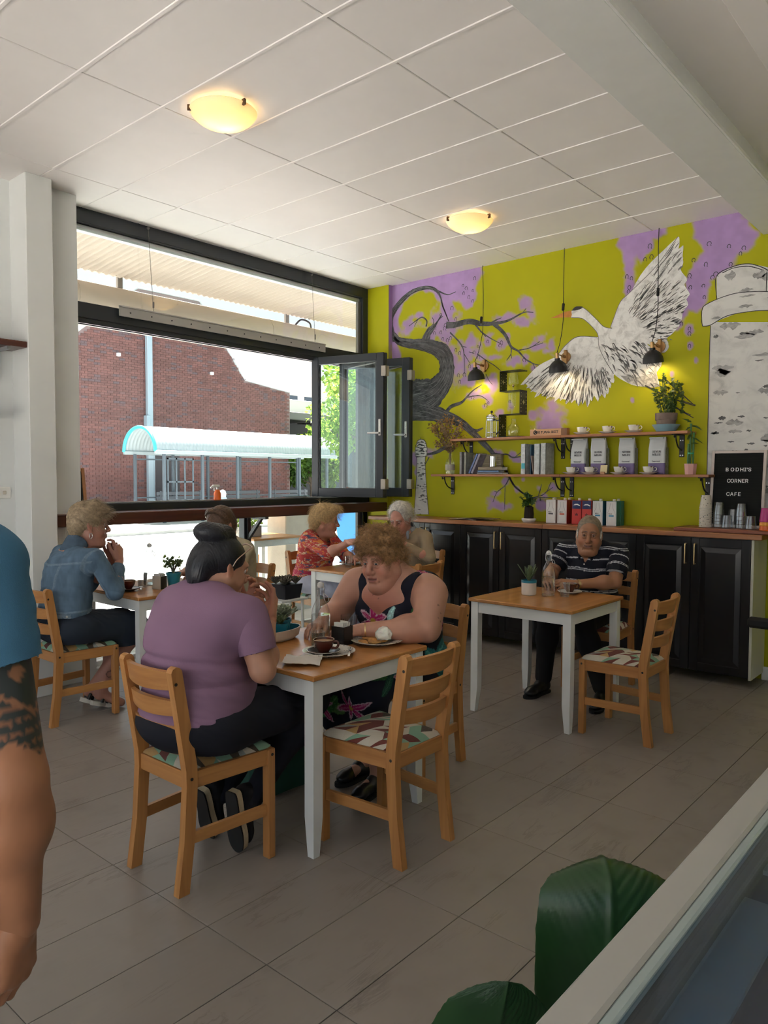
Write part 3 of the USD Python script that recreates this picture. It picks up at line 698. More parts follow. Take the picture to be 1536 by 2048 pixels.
def bench(x, label):
    t = thing('street_bench', label, 'bench', (x, SYc+0.25, 0), group='benches in the bus shelter')
    for k in range(3): part(t, 'seat_slat', bx(-0.95, 0.95, -0.22+0.15*k, -0.10+0.15*k, 0.43, 0.465, 0.005), M_BENCH, smooth=False)
    for k in range(3): part(t, 'back_slat', bx(-0.95, 0.95, 0.26, 0.29, 0.55+0.15*k, 0.67+0.15*k, 0.005), M_BENCH, smooth=False)
    for s in (-0.8, 0.8):
        part(t, 'frame', cat(bx(s-0.03, s+0.03, -0.2, 0.3, 0.38, 0.43), bx(s-0.03, s+0.03, -0.05, 0.03, 0, 0.4), bx(s-0.03, s+0.03, 0.25, 0.29, 0.4, 1.0)), M_BENCH, smooth=False)
        part(t, 'arm', tube(bez([(s, -0.2, 0.43), (s, -0.24, 0.62), (s, 0.0, 0.68), (s, 0.27, 0.66)], 5), 0.022, 6), M_BENCH)
for x, l in ((15.2, 'leftmost dark slatted bench in the bus shelter'), (17.8, 'middle dark slatted bench in the bus shelter'), (20.3, 'dark slatted bench beside the folded window panels')): bench(x, l)
for x, y, l in ((14.55, 19.2, 'grey bollard with a domed white cap in front of the left bench'), (22.0, 20.2, 'grey bollard with a domed white cap seen through the folded glass')):
    t = thing('bollard', l, 'bollard', (x, y, 0), group=None)
    part(t, 'post', lathe([(0, 0), (0.14, 0), (0.14, 0.78), (0.11, 0.86), (0, 0.86)], 20), plain('bollard_grey', (0.33, 0.42, 0.48), 0.5))
    part(t, 'cap', lathe([(0.10, 0.86), (0.11, 0.98), (0.08, 1.06), (0, 1.10)], 20), plain('bollard_white', (0.8, 0.83, 0.83), 0.4))

# dark single-storey shop to the right and a pale block behind it
sp = thing('street_shop', 'dark grey low building with a wide eave right of the brick one', 'building')
part(sp, 'wall', bx(22.7, 44, 27.5, 34, 0, 4.1), plain('shop_dark', (0.035, 0.04, 0.048), 0.5), smooth=False)
part(sp, 'eave', bx(22.66, 44, 25.6, 34, 4.1, 4.45, 0.02), plain('eave_grey', (0.22, 0.22, 0.22), 0.6), smooth=False)
part(sp, 'parapet', bx(22.68, 44, 27.0, 34, 4.45, 5.2, 0.02), plain('parapet_pale', (0.72, 0.72, 0.69), 0.6), smooth=False)
for k in range(5): part(sp, 'soffit_panel', bx(23.0+2.2*k, 24.6+2.2*k, 25.8, 27.3, 4.06, 4.10), plain('soffit_black', (0.02, 0.02, 0.02), 0.8), smooth=False)
for k in range(6): part(sp, 'window', bx(27.5+2.4*k, 29.3+2.4*k, 27.46, 27.52, 0.6, 3.2), plain('shop_glass', (0.06, 0.09, 0.12), 0.1), smooth=False)
ob = thing('street_office_block', 'pale rendered office block far behind the trees', 'building')
part(ob, 'wall', bx(30, 52, 44, 52, 0, 9.5), plain('render_pale', (0.62, 0.60, 0.55), 0.8), smooth=False)
for i in range(8):
    for j in range(2): part(ob, 'window', bx(31+2.6*i, 32.8+2.6*i, 43.95, 44.05, 2.2+3.6*j, 4.2+3.6*j), plain('pane_dark', (0.05, 0.07, 0.09), 0.15), smooth=False)

def leaf_mat(name, c, thin=0.45):
    g = Graph(); o = g.n('geometry', 'random_per_island')
    col = g.ramp(o, [(0, tuple(x*0.6 for x in c)), (1, tuple(min(1, x*1.3) for x in c))])
    s = g.n('mix_closure', 'closure', fac=thin, closure1=g.n('principled_bsdf', 'BSDF', base_color=col, roughness=0.5), closure2=g.n('translucent_bsdf', 'BSDF', color=g.mix(0.5, col, (0.5, 0.75, 0.1))))
    return g.done(name, s)
M_LEAF = leaf_mat('leaf_bright', (0.22, 0.42, 0.06)); M_LEAF_D = leaf_mat('leaf_deep', (0.09, 0.21, 0.04))
M_BARK = plain('bark', (0.16, 0.13, 0.10), 0.9, vary=0.25, scale=10)
def leaf_cloud(centres, n, size, r, seed):
    q = np.random.default_rng(seed); vs, fs = [], []
    c = A(centres)[q.integers(0, len(centres), n)]
    p = c+unit_rows(q.normal(size=(n, 3)))*r*np.cbrt(q.random((n, 1)))
    d = unit_rows(q.normal(size=(n, 3))+[0, 0, -0.3]); s = unit_rows(np.cross(d, q.normal(size=(n, 3)))); L = size*(0.6+0.8*q.random((n, 1)))
    nn = np.cross(d, s)
    V = np.stack([p, p+d*L*0.5+s*L*0.32+nn*L*0.08, p+d*L, p+d*L*0.5-s*L*0.32+nn*L*0.08], 1).reshape(-1, 3)
    k = np.arange(n)[:, None]*4
    return tm(V, np.vstack([np.hstack([k, k+1, k+2]), np.hstack([k, k+2, k+3])]))
def unit_rows(v): return v/(np.linalg.norm(v, axis=1, keepdims=True)+1e-12)
def tree(x, y, h, label, seed, n=9000, spread=2.2, low=0.45, mat=None, size=0.20):
    q = np.random.default_rng(seed); t = thing('street_tree', label, 'tree', (x, y, 0), group=None)
    tr = bez([(0, 0, 0), (0.1, 0.05, h*0.25), (-0.05, 0.1, h*0.5), (0.1, 0, h*0.8)], 6)
    part(t, 'trunk', tube(tr, np.linspace(0.17, 0.05, len(tr)), 10), M_BARK)
    cs = []
    for k in range(9):
        a = k*2.4; z0 = h*(low-0.08+0.05*k); e = A([math.cos(a)*spread*(0.5+0.5*q.random()), math.sin(a)*spread*(0.5+0.5*q.random()), h*(low+0.08+0.06*k)])
        b = bez([(0, 0.05, z0), e*0.5+A([0, 0, z0*0.45]), e], 5)
        part(t, 'branch', tube(b, np.linspace(0.055, 0.012, len(b)), 6), M_BARK); cs += [e, e*0.75+A([0, 0, z0*0.2])]
    part(t, 'foliage', leaf_cloud(cs, n, size, spread*0.42, seed), mat or M_LEAF, smooth=False, kind='stuff')
tree(20.0, 17.3, 6.2, 'leafy street tree seen through the folded window glass', 3, 7000, 2.1, 0.42)
tree(27.5, 22.5, 8.0, 'tall bright green tree beyond the shelter end', 5, 9000, 2.8, 0.4)
tree(23.6, 24.6, 3.6, 'low dark green tree in front of the dark shop', 8, 6000, 1.4, 0.35, M_LEAF_D)

# parked car seen through the glass
def car(x, y, rz, label, col):
    t = thing('parked_car', label, 'car', (x, y, 0), rz)
    pm = plain('car_paint_'+label.split()[0], col, 0.25, coat=0.8)
    side = [(-2.1, 0.35), (-2.15, 0.75), (-1.95, 0.92), (-1.0, 1.0), (-0.35, 1.42), (0.9, 1.46), (1.65, 1.05), (2.05, 0.98), (2.15, 0.7), (2.1, 0.35), (1.7, 0.28), (-1.7, 0.28)]
    body = [p for p in side]
    low = [(-2.1, 0.35), (-2.15, 0.75), (-1.95, 0.92), (-1.0, 1.0), (1.65, 1.05), (2.05, 0.98), (2.15, 0.7), (2.1, 0.35), (1.7, 0.28), (-1.7, 0.28)]
    part(t, 'body', prism_y(low, -0.88, 0.88), pm, smooth=False)
    def roof(u, v):
        xs_ = np.interp(u, [0, 0.3, 0.8, 1], [-1.0, -0.35, 0.9, 1.65]); zs = np.interp(u, [0, 0.3, 0.8, 1], [1.0, 1.40, 1.46, 1.05])
        w = 0.86-0.22*np.clip((zs-1.0)/0.46, 0, 1)
        return np.stack([xs_, (2*v-1)*w, zs+0.0*v], -1)
    part(t, 'roof', solid_surface(roof, 12, 4, 0.03), pm, smooth=30)
    gl = plain('car_glass', (0.02, 0.03, 0.04), 0.05)
    for s in (-1, 1):
        v = A([(-0.95, s*0.86, 1.01), (1.55, s*0.86, 1.04), (0.88, s*0.655, 1.43), (-0.33, s*0.665, 1.39)])
        part(t, 'side_window', tm(np.vstack([v, v+A([0, -s*0.02, 0])]), A([[0, 1, 2, 3], [7, 6, 5, 4]])), gl, smooth=False)
        for xw in (-1.35, 1.35):
            w = part(t, 'wheel', moved(trimesh.creation.cylinder(0.33, 0.22, sections=24), (xw, s*0.80, 0.33), rx=90), plain('tyre', (0.02, 0.02, 0.02), 0.8), smooth=30)
            part(w, 'hub', moved(trimesh.creation.cylinder(0.20, 0.235, sections=12), (xw, s*0.80, 0.33), rx=90), M_ALU, smooth=30)
    for s in (-1, 1): part(t, 'headlight', bx(-2.13, -2.0, s*0.5, s*0.8, 0.66, 0.80, 0.02), plain('headlight', (0.8, 0.85, 0.9), 0.1), smooth=False)
    part(t, 'bumper', bx(-2.2, -2.05, -0.8, 0.8, 0.35, 0.55, 0.03), pm, smooth=False)
car(25.0, 18.6, 25, 'dark car parked beyond the shelter, seen through the folded glass', (0.025, 0.03, 0.04))
bp = thing('beige_pier', 'beige concrete pier outside, behind the woman in the red top', 'pier', (6.35, 7.0, 0))
part(bp, 'shaft', bx(-0.22, 0.38, -0.15, 0.2, 0, 1.15, 0.01), plain('pier_beige', (0.50, 0.44, 0.36), 0.8, vary=0.06), smooth=False)
part(bp, 'cap', bx(-0.24, 0.40, -0.17, 0.22, 1.15, 1.19, 0.005), plain('pier_cap', (0.55, 0.50, 0.43), 0.8), smooth=False)
bn = thing('blue_bin', 'bright blue bin outside the glass right of the red top', 'bin', (9.75, 9.0, 0))
part(bn, 'tub', trimesh.convex.convex_hull(A([(sx*w, sy*w, z) for sx in (-1, 1) for sy in (-1, 1) for z, w in ((0.0, 0.22), (1.0, 0.29))])), plain('bin_blue', (0.03, 0.22, 0.62), 0.4), smooth=False)
part(bn, 'lid', bx(-0.31, 0.31, -0.31, 0.31, 1.0, 1.06, 0.02), plain('bin_blue', (0.03, 0.22, 0.62), 0.4), smooth=False)
op = thing('orange_post', 'orange painted post outside at the left end of the window', 'post', (2.93, 5.95, 0))
part(op, 'post', bx(-0.05, 0.05, -0.05, 0.05, 0, 1.12, 0.008), plain('post_orange', (0.85, 0.17, 0.06), 0.5), smooth=False)
part(op, 'foot', bx(-0.12, 0.12, -0.12, 0.12, 0, 0.02, 0.004), plain('post_orange', (0.85, 0.17, 0.06), 0.5), smooth=False)
# planter troughs on the street table
for i, (x, y, c, l) in enumerate(((5.30, 6.65, (0.62, 0.56, 0.50), 'small round pale pot with a leafy plant on the street table'), (5.49, 6.68, (0.23, 0.20, 0.19), 'small grey box planter on the street table'))):
    t = thing('street_planter', l, 'planter', (x, y, 0.8475))
    part(t, 'pot', lathe([(0, 0), (0.06, 0), (0.07, 0.12), (0.062, 0.12), (0.058, 0.10), (0, 0.10)], 20) if i == 0 else bx(-0.07, 0.07, -0.06, 0.06, 0, 0.125, 0.004), plain('planter%d' % i, c, 0.7), smooth=30)
    part(t, 'leaves', leaf_cloud([(0, 0, 0.15), (0.02, 0, 0.17)], 90 if i == 0 else 30, 0.05, 0.055, 20+i), M_LEAF_D, smooth=False, kind='stuff')
MURAL = {"tree":[[[5062,2315,233],[4904,2336,402],[4750,2363,363],[4617,2420,284],[4511,2530,208],[4488,2646,181],[4522,2766,178],[4637,2843,150],[4805,2895,116],[4978,2927,96],[5119,2970,81],[5192,3040,72]],[[5164,2982,78],[5219,3085,72],[5232,3197,69],[5184,3293,66],[5068,3392,56],[4929,3458,43],[4759,3469,39],[4642,3430,33],[4576,3351,19],[4539,3242,13],[4468,3090,10]],[[4763,2923,112],[4730,2999,85],[4680,3045,66],[4622,3091,21],[4555,3173,6]],[[4623,3097,12],[4590,3126,9],[4541,3152,6]],[[4688,3047,15],[4656,3108,9],[4673,3156,6]],[[4752,3074,18],[4746,3133,15],[4807,3175,14],[4884,3151,11],[4979,3107,7]],[[4858,3164,9],[4909,3094,6]],[[4675,3451,21],[4576,3397,15],[4479,3356,10],[4384,3369,6]],[[4500,3056,68],[4396,3046,59],[4225,3057,52],[4088,3019,49],[3940,3000,34],[3781,3007,22],[3615,3059,12],[3512,3047,6]],[[3969,3009,20],[3911,3030,13],[3853,3043,6]],[[3628,3053,10],[3588,3095,6]],[[3940,3000,42],[3852,2924,34],[3796,2857,31],[3743,2759,25],[3665,2709,17],[3581,2622,12],[3485,2571,8],[3398,2551,6]],[[3743,2759,14],[3745,2693,10],[3791,2636,6]],[[3745,2693,8],[3734,2649,6]],[[4145,3014,20],[4072,2933,14],[3967,2861,10],[3872,2808,6]],[[4069,2930,10],[4026,2884,6]],[[3665,2717,11],[3541,2728,8],[3441,2774,6]],[[3541,2732,7],[3408,2758,6]],[[4451,2978,15],[4331,2862,15],[4283,2767,10],[4272,2549,6]],[[4280,2748,9],[4205,2645,6]],[[4315,2828,12],[4250,2808,6]],[[4122,2731,11],[4009,2651,9],[3935,2607,7],[3854,2544,6]],[[4160,2742,7],[4222,2761,6]],[[4022,2528,7],[3984,2462,6],[3947,2422,6]],[[3574,2621,8],[3512,2580,7],[3477,2505,6]],[[4516,2151,50],[4436,2236,38],[4310,2270,29],[4245,2317,20],[4171,2378,13],[4063,2431,6]],[[4240,2317,13],[4095,2326,9],[3997,2273,6]],[[4929,2238,235],[4728,2203,190],[4519,2145,131],[4317,2074,87],[4176,1976,67],[4065,1881,59],[3957,1788,46],[3863,1688,30],[3784,1598,21],[3744,1526,21],[3680,1441,19],[3553,1355,12],[3448,1303,6]],[[4232,2015,52],[4135,1984,34],[4047,2010,13]],[[4365,1910,58],[4436,1859,53],[4523,1823,45],[4619,1782,32],[4755,1760,19],[4871,1733,8]],[[3943,1765,20],[3851,1750,15],[3773,1749,13],[3709,1719,15],[3602,1731,10]],[[3683,1725,9],[3621,1768,6]],[[3745,1529,14],[3792,1453,11],[3883,1384,8],[3927,1291,6]],[[3792,1453,9],[3795,1223,6]],[[3879,1390,8],[3912,1395,6]],[[3528,1334,11],[3371,1382,7],[3307,1490,6]],[[3503,1334,9],[3382,1350,6],[3211,1347,6]],[[3436,1357,7],[3402,1468,6]],[[3371,1388,7],[3288,1442,6]],[[4702,1735,11],[4777,1639,8],[4859,1613,6]]],"wing_up":[[2765,2818],[2737,2887],[2681,3017],[2597,3087],[2486,3171],[2378,3266],[2286,3368],[2209,3467],[2195,3413],[2204,3359],[2166,3390],[2169,3307],[2163,3251],[2180,3198],[2129,3118],[2149,3076],[2106,2998],[2133,2969],[2117,2915],[2157,2869],[2164,2817],[2201,2789],[2178,2763],[2239,2699],[2311,2644],[2263,2598],[2309,2553],[2392,2612],[2504,2679],[2619,2747]],"body":[[3117,3020],[3086,3033],[3034,3026],[2992,2999],[2902,2911],[2825,2831],[2736,2806],[2619,2788],[2504,2709],[2433,2630],[2336,2539],[2320,2455],[2357,2400],[2341,2285],[2496,2296],[2596,2329],[2728,2419],[2812,2553],[2864,2664],[2876,2764],[2915,2825],[2993,2903],[3041,2932],[3127,2947],[3139,2983]],"wing_low":[[2876,2747],[3069,2772],[3179,2712],[3243,2646],[3291,2607],[3372,2503],[3490,2469],[3592,2424],[3566,2384],[3505,2326],[3419,2298],[3352,2271],[3269,2251],[3187,2231],[3107,2218],[3028,2213],[2951,2230],[2875,2246],[2807,2284],[2764,2330],[2725,2418],[2790,2529],[2851,2620]],"tail":[[2351,2476],[2318,2455],[2357,2400],[2337,2282],[2468,2292],[2593,2326],[2670,2400],[2526,2374],[2414,2392]],"beak":[[3333,2970],[3200,3006],[3133,3011],[3125,2974],[3132,2950],[3232,2961]],"cap":[[3128,3008],[3092,3037],[3042,3033],[3019,3024],[3045,3010],[3092,3005]],"legs":[[[2454,2300,12],[2302,2215,11],[2167,2153,9],[2043,2106,5]],[[2305,2356,11],[2169,2226,9],[2043,2106,5]],[[2246,2144,12],[2152,2073,10],[2054,2012,5]],[[2141,2151,7],[2037,2112,5]],[[2166,2080,7],[2074,2036,5]]],"feather_low":[[[3194,2626],[3636,2394]],[[3174,2620],[3574,2359]],[[3153,2614],[3530,2321]],[[3133,2607],[3487,2268]],[[3113,2601],[3411,2275]],[[3094,2595],[3368,2245]],[[3074,2588],[3285,2215]],[[3054,2582],[3228,2219]],[[3034,2576],[3170,2186]],[[3015,2570],[3115,2194]],[[2995,2563],[3051,2164]],[[2976,2557],[3012,2176]],[[2956,2551],[2962,2150]],[[2937,2545],[2927,2200]],[[2918,2539],[2866,2193]],[[2899,2533],[2844,2237]],[[2880,2527],[2802,2218]],[[2861,2521],[2777,2250]],[[2842,2515],[2756,2302]],[[2823,2509],[2727,2342]]],"feather_up":[[[2679,2865],[2209,3467]],[[2649,2845],[2166,3390]],[[2620,2824],[2164,3293]],[[2591,2804],[2130,3121]],[[2562,2784],[2106,2998]],[[2534,2764],[2117,2915]],[[2505,2744],[2162,2810]],[[2477,2725],[2178,2763]],[[2449,2705],[2263,2598]]],"bird_line":[[[2884,2748,5],[3069,2772,7],[3179,2712,7],[3243,2646,6],[3291,2607,6]],[[2765,2818,5],[2737,2887,5],[2681,3017,5],[2597,3087,5],[2378,3266,5],[2209,3467,5]],[[3127,2947,6],[3041,2932,5],[2993,2903,5],[2915,2825,5],[2876,2764,5],[2864,2664,5],[2812,2553,5],[2728,2419,6]],[[3034,3026,5],[2992,2999,5],[2902,2911,5],[2825,2831,5],[2750,2805,5]]],"lh_big":[[1939,2755],[1943,2564],[1941,2306],[1943,2074],[1947,1919],[1938,1137],[1092,1177],[1144,2652]],"lh_collar":[[2010,2848],[1992,2888],[1942,2911],[1891,2927],[1761,2950],[1644,2944],[1529,2926],[1417,2897],[1307,2852],[1200,2788],[1187,2716],[1196,2671],[1304,2732],[1413,2765],[1525,2787],[1640,2797],[1757,2794],[1865,2765],[1940,2727],[2001,2730]],"lh_top":[[1898,2925],[1905,3104],[1862,3131],[1778,3160],[1672,3158],[1579,3125],[1488,3084],[1376,3005],[1361,2860],[1529,2926],[1644,2944],[1761,2950]],"lh_line":[[[1940,2727,6],[1943,2564,6],[1943,2307,6],[1942,1919,6],[1939,1150,6]],[[2010,2848,6],[1992,2888,6],[1891,2927,6],[1761,2950,6],[1644,2944,6],[1529,2926,6],[1417,2897,6]],[[2001,2730,6],[1941,2732,7],[1817,2787,6],[1640,2797,6],[1525,2787,6],[1413,2765,6]],[[2010,2848,6],[2010,2777,6],[2001,2730,6]],[[1898,2925,6],[1905,3104,6],[1778,3157,7],[1672,3157,7],[1579,3115,7],[1510,3064,6]],[[1861,3122,7],[1778,3145,6],[1672,3138,7],[1579,3098,5]],[[1544,3076,6],[1545,3009,6],[1545,2929,6]]],"lh_small":[[4896,1139],[4879,1355],[4862,1631],[4866,1745],[4882,1752],[4882,1843],[4864,1847],[4867,1881],[4849,1911],[4807,1921],[4765,1909],[4744,1878],[4744,1845],[4730,1837],[4735,1745],[4752,1743],[4748,1600],[4728,1358],[4702,1146]],"lh_sline":[[[4882,1843,6],[4806,1831,6],[4730,1837,6]],[[4879,1750,6],[4806,1739,6],[4735,1745,6]],[[4896,1139,6],[4879,1355,6],[4862,1631,6],[4866,1745,6],[4882,1752,6],[4882,1843,6],[4867,1881,6],[4849,1911,6],[4807,1921,6],[4765,1909,6],[4744,1878,6],[4730,1837,6],[4735,1745,6],[4752,1743,6],[4748,1600,6],[4728,1358,6],[4702,1146,6]],[[4818,1917,8],[4815,1943,6]],[[4864,1847,6],[4833,1868,11],[4787,1861,11],[4756,1848,6]],[[4817,1795,14],[4786,1813,14],[4778,1788,6]]],"blob":[[4577,3043,186,151,100],[4483,2946,111,89,100],[4653,3128,101,71,100],[4946,3125,119,41,100],[5020,3046,94,73,100],[4847,3194,91,36,100],[4257,2759,141,118,100],[4345,2620,84,158,100],[4210,2837,94,69,100],[4278,2491,84,44,100],[4420,2800,49,109,100],[3601,3145,68,55,100],[3527,3034,57,82,100],[3793,3047,98,37,100],[3620,2974,94,42,100],[3842,3021,55,23,100],[3997,2889,45,38,100],[4002,2842,34,33,100],[3856,2797,50,42,100],[3780,2864,28,38,100],[3606,2728,26,23,100],[3450,2734,92,36,100],[3431,2804,46,49,100],[3328,2712,45,59,100],[3363,2680,46,28,100],[3594,2621,26,42,100],[3744,2603,71,33,100],[3701,2622,49,37,100],[3462,2508,51,27,100],[3499,2543,31,27,100],[4080,2678,80,44,100],[3949,2675,78,24,100],[4137,2601,69,68,100],[4177,2483,59,68,100],[3957,2418,51,77,100],[3918,2439,45,48,100],[4105,2371,80,39,100],[4187,2338,59,39,100],[4030,2317,57,24,100],[3984,2262,40,44,100],[4040,2217,34,29,100],[3749,2205,32,47,100],[3853,2144,39,33,100],[3513,2095,42,47,100],[3338,2100,110,100,100],[3314,2166,60,72,100],[3347,2018,130,54,100],[3267,2029,69,73,100],[4681,1783,64,51,100],[4890,1729,53,73,100],[4869,1578,33,53,100],[3865,1754,56,38,100],[3721,1738,43,33,100],[3666,1699,48,23,100],[3789,1487,33,34,100],[3882,1375,50,29,100],[3904,1274,68,49,100],[3803,1248,72,43,100],[3668,1422,32,29,100],[3407,1278,46,42,100],[3293,1441,40,46,100],[3431,1439,26,32,100],[3368,1371,31,23,100],[3599,1507,21,19,100],[2110,2715,31,40,100],[2096,2586,16,24,100],[2046,2470,11,19,100],[2234,2376,12,20,100],[2560,2186,13,16,100],[4012,3234,0,1,100]],"lilac":[[[5384,3650],[5194,3619],[4068,3623],[4089,3493],[4147,3436],[4145,3311],[4191,3202],[4261,3183],[4345,3264],[4424,3275],[4393,3182],[4466,3103],[4553,3154],[4579,3298],[4655,3389],[4804,3453],[4955,3435],[5062,3358],[5116,3188],[5128,2928],[5086,2797],[5168,2721],[5380,2784]],[[2714,3587],[2311,3603],[2296,3515],[2410,3492],[2415,3419],[2503,3335],[2546,3390],[2572,3273],[2575,3070],[2625,3057],[2654,3096],[2650,3273],[2667,3372],[2690,3472]],[[2103,3604],[1801,3625],[1609,3386],[1647,3290],[1686,3242],[1756,3243],[1790,3162],[1903,3081],[1946,3075],[1979,2902],[2054,2861],[2119,2883],[2142,2795],[2167,2746],[2200,2736],[2208,2803],[2133,2950],[2149,3096],[2088,3240],[2001,3314],[2068,3455]]],"bell":[[4298,3417],[4259,3385],[4182,3348],[4161,3464],[4227,3292],[4181,3248],[4289,3340],[4429,3214],[4566,3168],[4639,3047],[4516,3025],[4508,3057],[4443,2919],[4539,2924],[4483,2904],[4564,2992],[4646,2995],[4378,2796],[4330,2759],[4115,2800],[4107,2698],[4004,2837],[3864,2785],[3850,2808],[4344,2542],[4273,2543],[4212,2620],[4327,2477],[4171,2312],[3989,2250],[4019,2227],[3601,2624],[4381,3098],[4396,3023],[4160,2748],[3750,2248],[2436,3437],[2475,3337],[2421,3347],[2628,3221],[2588,3201],[2605,3129],[2611,3096],[1965,3365],[2082,3259],[2111,3141],[2002,3046],[1993,2955],[2103,3049],[1710,3284],[1733,3245],[1818,3317],[1802,3177],[1910,3120],[1934,3099],[2102,2724],[2101,2685],[2099,2587],[2168,2772],[1987,3209]]}
# ================================================================= the painted wall (figures in wall millimetres: y, z, stroke width)
wr = thing('wall_right', kind='structure')
part(wr, 'masonry', bx(X0+0.0015, 6.30, -2.6, 5.6, -0.05, CZ+0.02), M_LIME, smooth=False)
M_MURAL = painted('mural_ground', rough=0.55, spec=0.2)
def sstep(a, b, x):
    t = np.clip((x-a)/(b-a), 0, 1); return t*t*(3-2*t)
def mural_ground(y0, y1, z0, z1, step):
    ny, nz = int((y1-y0)/step), int((z1-z0)/step)
    g = grid_surface(lambda u, v: np.stack([np.full_like(u, X0), y0+(y1-y0)*u, z0+(z1-z0)*v], -1), ny, nz)
    P = np.asarray(g.vertices); Y, Z = P[:, 1]*1000, P[:, 2]*1000
    q = np.stack([Y/70, Z/70, 0*Y], -1); n1 = meshkit.fbm(q, 4, 5)-0.5; n2 = meshkit.fbm(q*0.35, 3, 9)-0.5
    s = np.zeros(len(P))
    for cy_, cz_, ry, rz, k in MURAL['blob']:
        near = (np.abs(Y-cy_) < 2.5*ry+60) & (np.abs(Z-cz_) < 2.5*rz+60)
        d = np.sqrt(((Y[near]-cy_)/max(ry, 1))**2+((Z[near]-cz_)/max(rz, 1))**2)+n1[near]*2.3
        s[near] = np.maximum(s[near], 0.9*(1-sstep(0.45, 1.45, d)))
    import shapely
    pts = shapely.points(np.stack([Y, Z], 1))
    for pl in MURAL['lilac']:
        pg = Polygon(pl).buffer(0); d = shapely.distance(pts, pg.boundary)*np.where(contains_xy(pg, Y, Z), -1, 1)+n1*70
        s = np.maximum(s, 0.96*(1-sstep(-14, 22, d)))
    lime, lil = A([0.41, 0.40, 0.005]), A([0.40, 0.25, 0.52])
    c = lime*(1+0.10*n2[:, None])*(1-s[:, None])+lil*(1+0.28*n1[:, None])*s[:, None]
    return g, np.clip(c, 0, 1)
g_, c_ = mural_ground(1.25, 5.24, 1.10, CZ, 0.011)
part(wr, 'painted_ground', g_, M_MURAL, cd=c_)
part(wr, 'lower_face', bx(X0, X0+0.0015, -2.5, 5.24, 0, 1.10), M_LIME, smooth=False)
part(wr, 'end_face', bx(X0, X0+0.0015, -2.5, 1.25, 1.10, CZ), M_LIME, smooth=False)
# the nib's narrow return, lilac above, lime below
g_ = grid_surface(lambda u, v: np.stack([6.12+0.062*u, np.full_like(u, 5.2085), 0.0+CZ*v], -1), 6, 180)
P_ = np.asarray(g_.vertices); s_ = sstep(2.78, 3.0, P_[:, 2]+0.15*(meshkit.fbm(P_*14, 3, 2)-0.5))[:, None]
part(wn, 'return_face', g_, M_MURAL, cd=A([0.41, 0.40, 0.005])*(1-s_)+A([0.36, 0.22, 0.44])*s_)

def on_wall(yz, off): return np.stack([np.full(len(yz), X0-off), yz[:, 0]/1000, yz[:, 1]/1000], -1)
def strip(l, off, n=5, wave=0.0, seed=0):
    b = bez(l, n); t = np.gradient(b[:, :2], axis=0); t /= np.linalg.norm(t, axis=1, keepdims=True)+1e-9
    nn = np.stack([-t[:, 1], t[:, 0]], 1); hw = np.maximum(b[:, 2:3], 3.0)/2
    if wave: hw = hw*(1+wave*(meshkit.noise(np.stack([np.arange(len(b))*0.9, np.full(len(b), seed*1.7), np.zeros(len(b))], -1))[:, None]-0.5))
    a, c = on_wall(b[:, :2]+nn*hw, off), on_wall(b[:, :2]-nn*hw, off); k = len(b); i = np.arange(k-1)
    return tm(np.vstack([a, c]), np.stack([i, i+1, i+1+k, i+k], 1))
def flat(poly, off, smooth=True):
    if smooth:
        q = A(poly, float); q = bez(np.vstack([q, q[:1]]), 4)[:-1]; poly = q
    pg = Polygon(poly).buffer(0); out = []
    for g in getattr(pg, 'geoms', [pg]):
        v, f = trimesh.creation.triangulate_polygon(g, engine='earcut'); out.append(tm(on_wall(np.asarray(v), off), f))
    return cat(out)
def brushed(name, c1, c2, c3, sc, thr=(0.42, 0.56)):
    g = Graph(); o = g.n('geometry', 'position'); n1 = g.noise(g.mapped(o, sc), 1.0, 6.0, 0.65, 0.7)
    c = g.ramp(n1, [(thr[0]-0.12, c3), (thr[0], c1), (thr[1], c2)])
    return g.done(name, g.n('principled_bsdf', 'BSDF', base_color=c, roughness=0.55))
M_TREE = brushed('paint_tree', (0.030, 0.030, 0.034), (0.085, 0.085, 0.09), (0.018, 0.018, 0.02), (9, 14, 22))
M_STREAK = plain('paint_streak', (0.17, 0.17, 0.175), 0.55, vary=0.5, scale=25)
M_BWHITE = brushed('paint_bird_white', (0.62, 0.61, 0.58), (0.78, 0.77, 0.74), (0.48, 0.47, 0.45), (10, 16, 16), (0.40, 0.55))
M_BGREY = brushed('paint_bird_grey', (0.30, 0.29, 0.28), (0.55, 0.54, 0.52), (0.22, 0.21, 0.2), (10, 26, 26), (0.45, 0.6))
M_BLINE = plain('paint_grey_line', (0.17, 0.165, 0.16), 0.6)
M_INK = plain('paint_ink', (0.035, 0.032, 0.035), 0.55)
M_LH = brushed('paint_tower', (0.56, 0.55, 0.53), (0.66, 0.65, 0.62), (0.40, 0.40, 0.39), (3, 5, 7), (0.38, 0.55))
M_LHG = brushed('paint_tower_grey', (0.27, 0.265, 0.26), (0.40, 0.39, 0.38), (0.2, 0.2, 0.2), (10, 14, 30))
M_LHD = plain('paint_tower_dark', (0.12, 0.12, 0.12), 0.6, vary=0.4, scale=30)
rm = np.random.default_rng(11)
pt = part(wr, 'painted_tree', cat([strip(l, 0.0012+0.00002*i, 6, 0.18, i) for i, l in enumerate(MURAL['tree'])]), M_TREE, smooth=False, label='twisted dark painted tree')
st_ = []
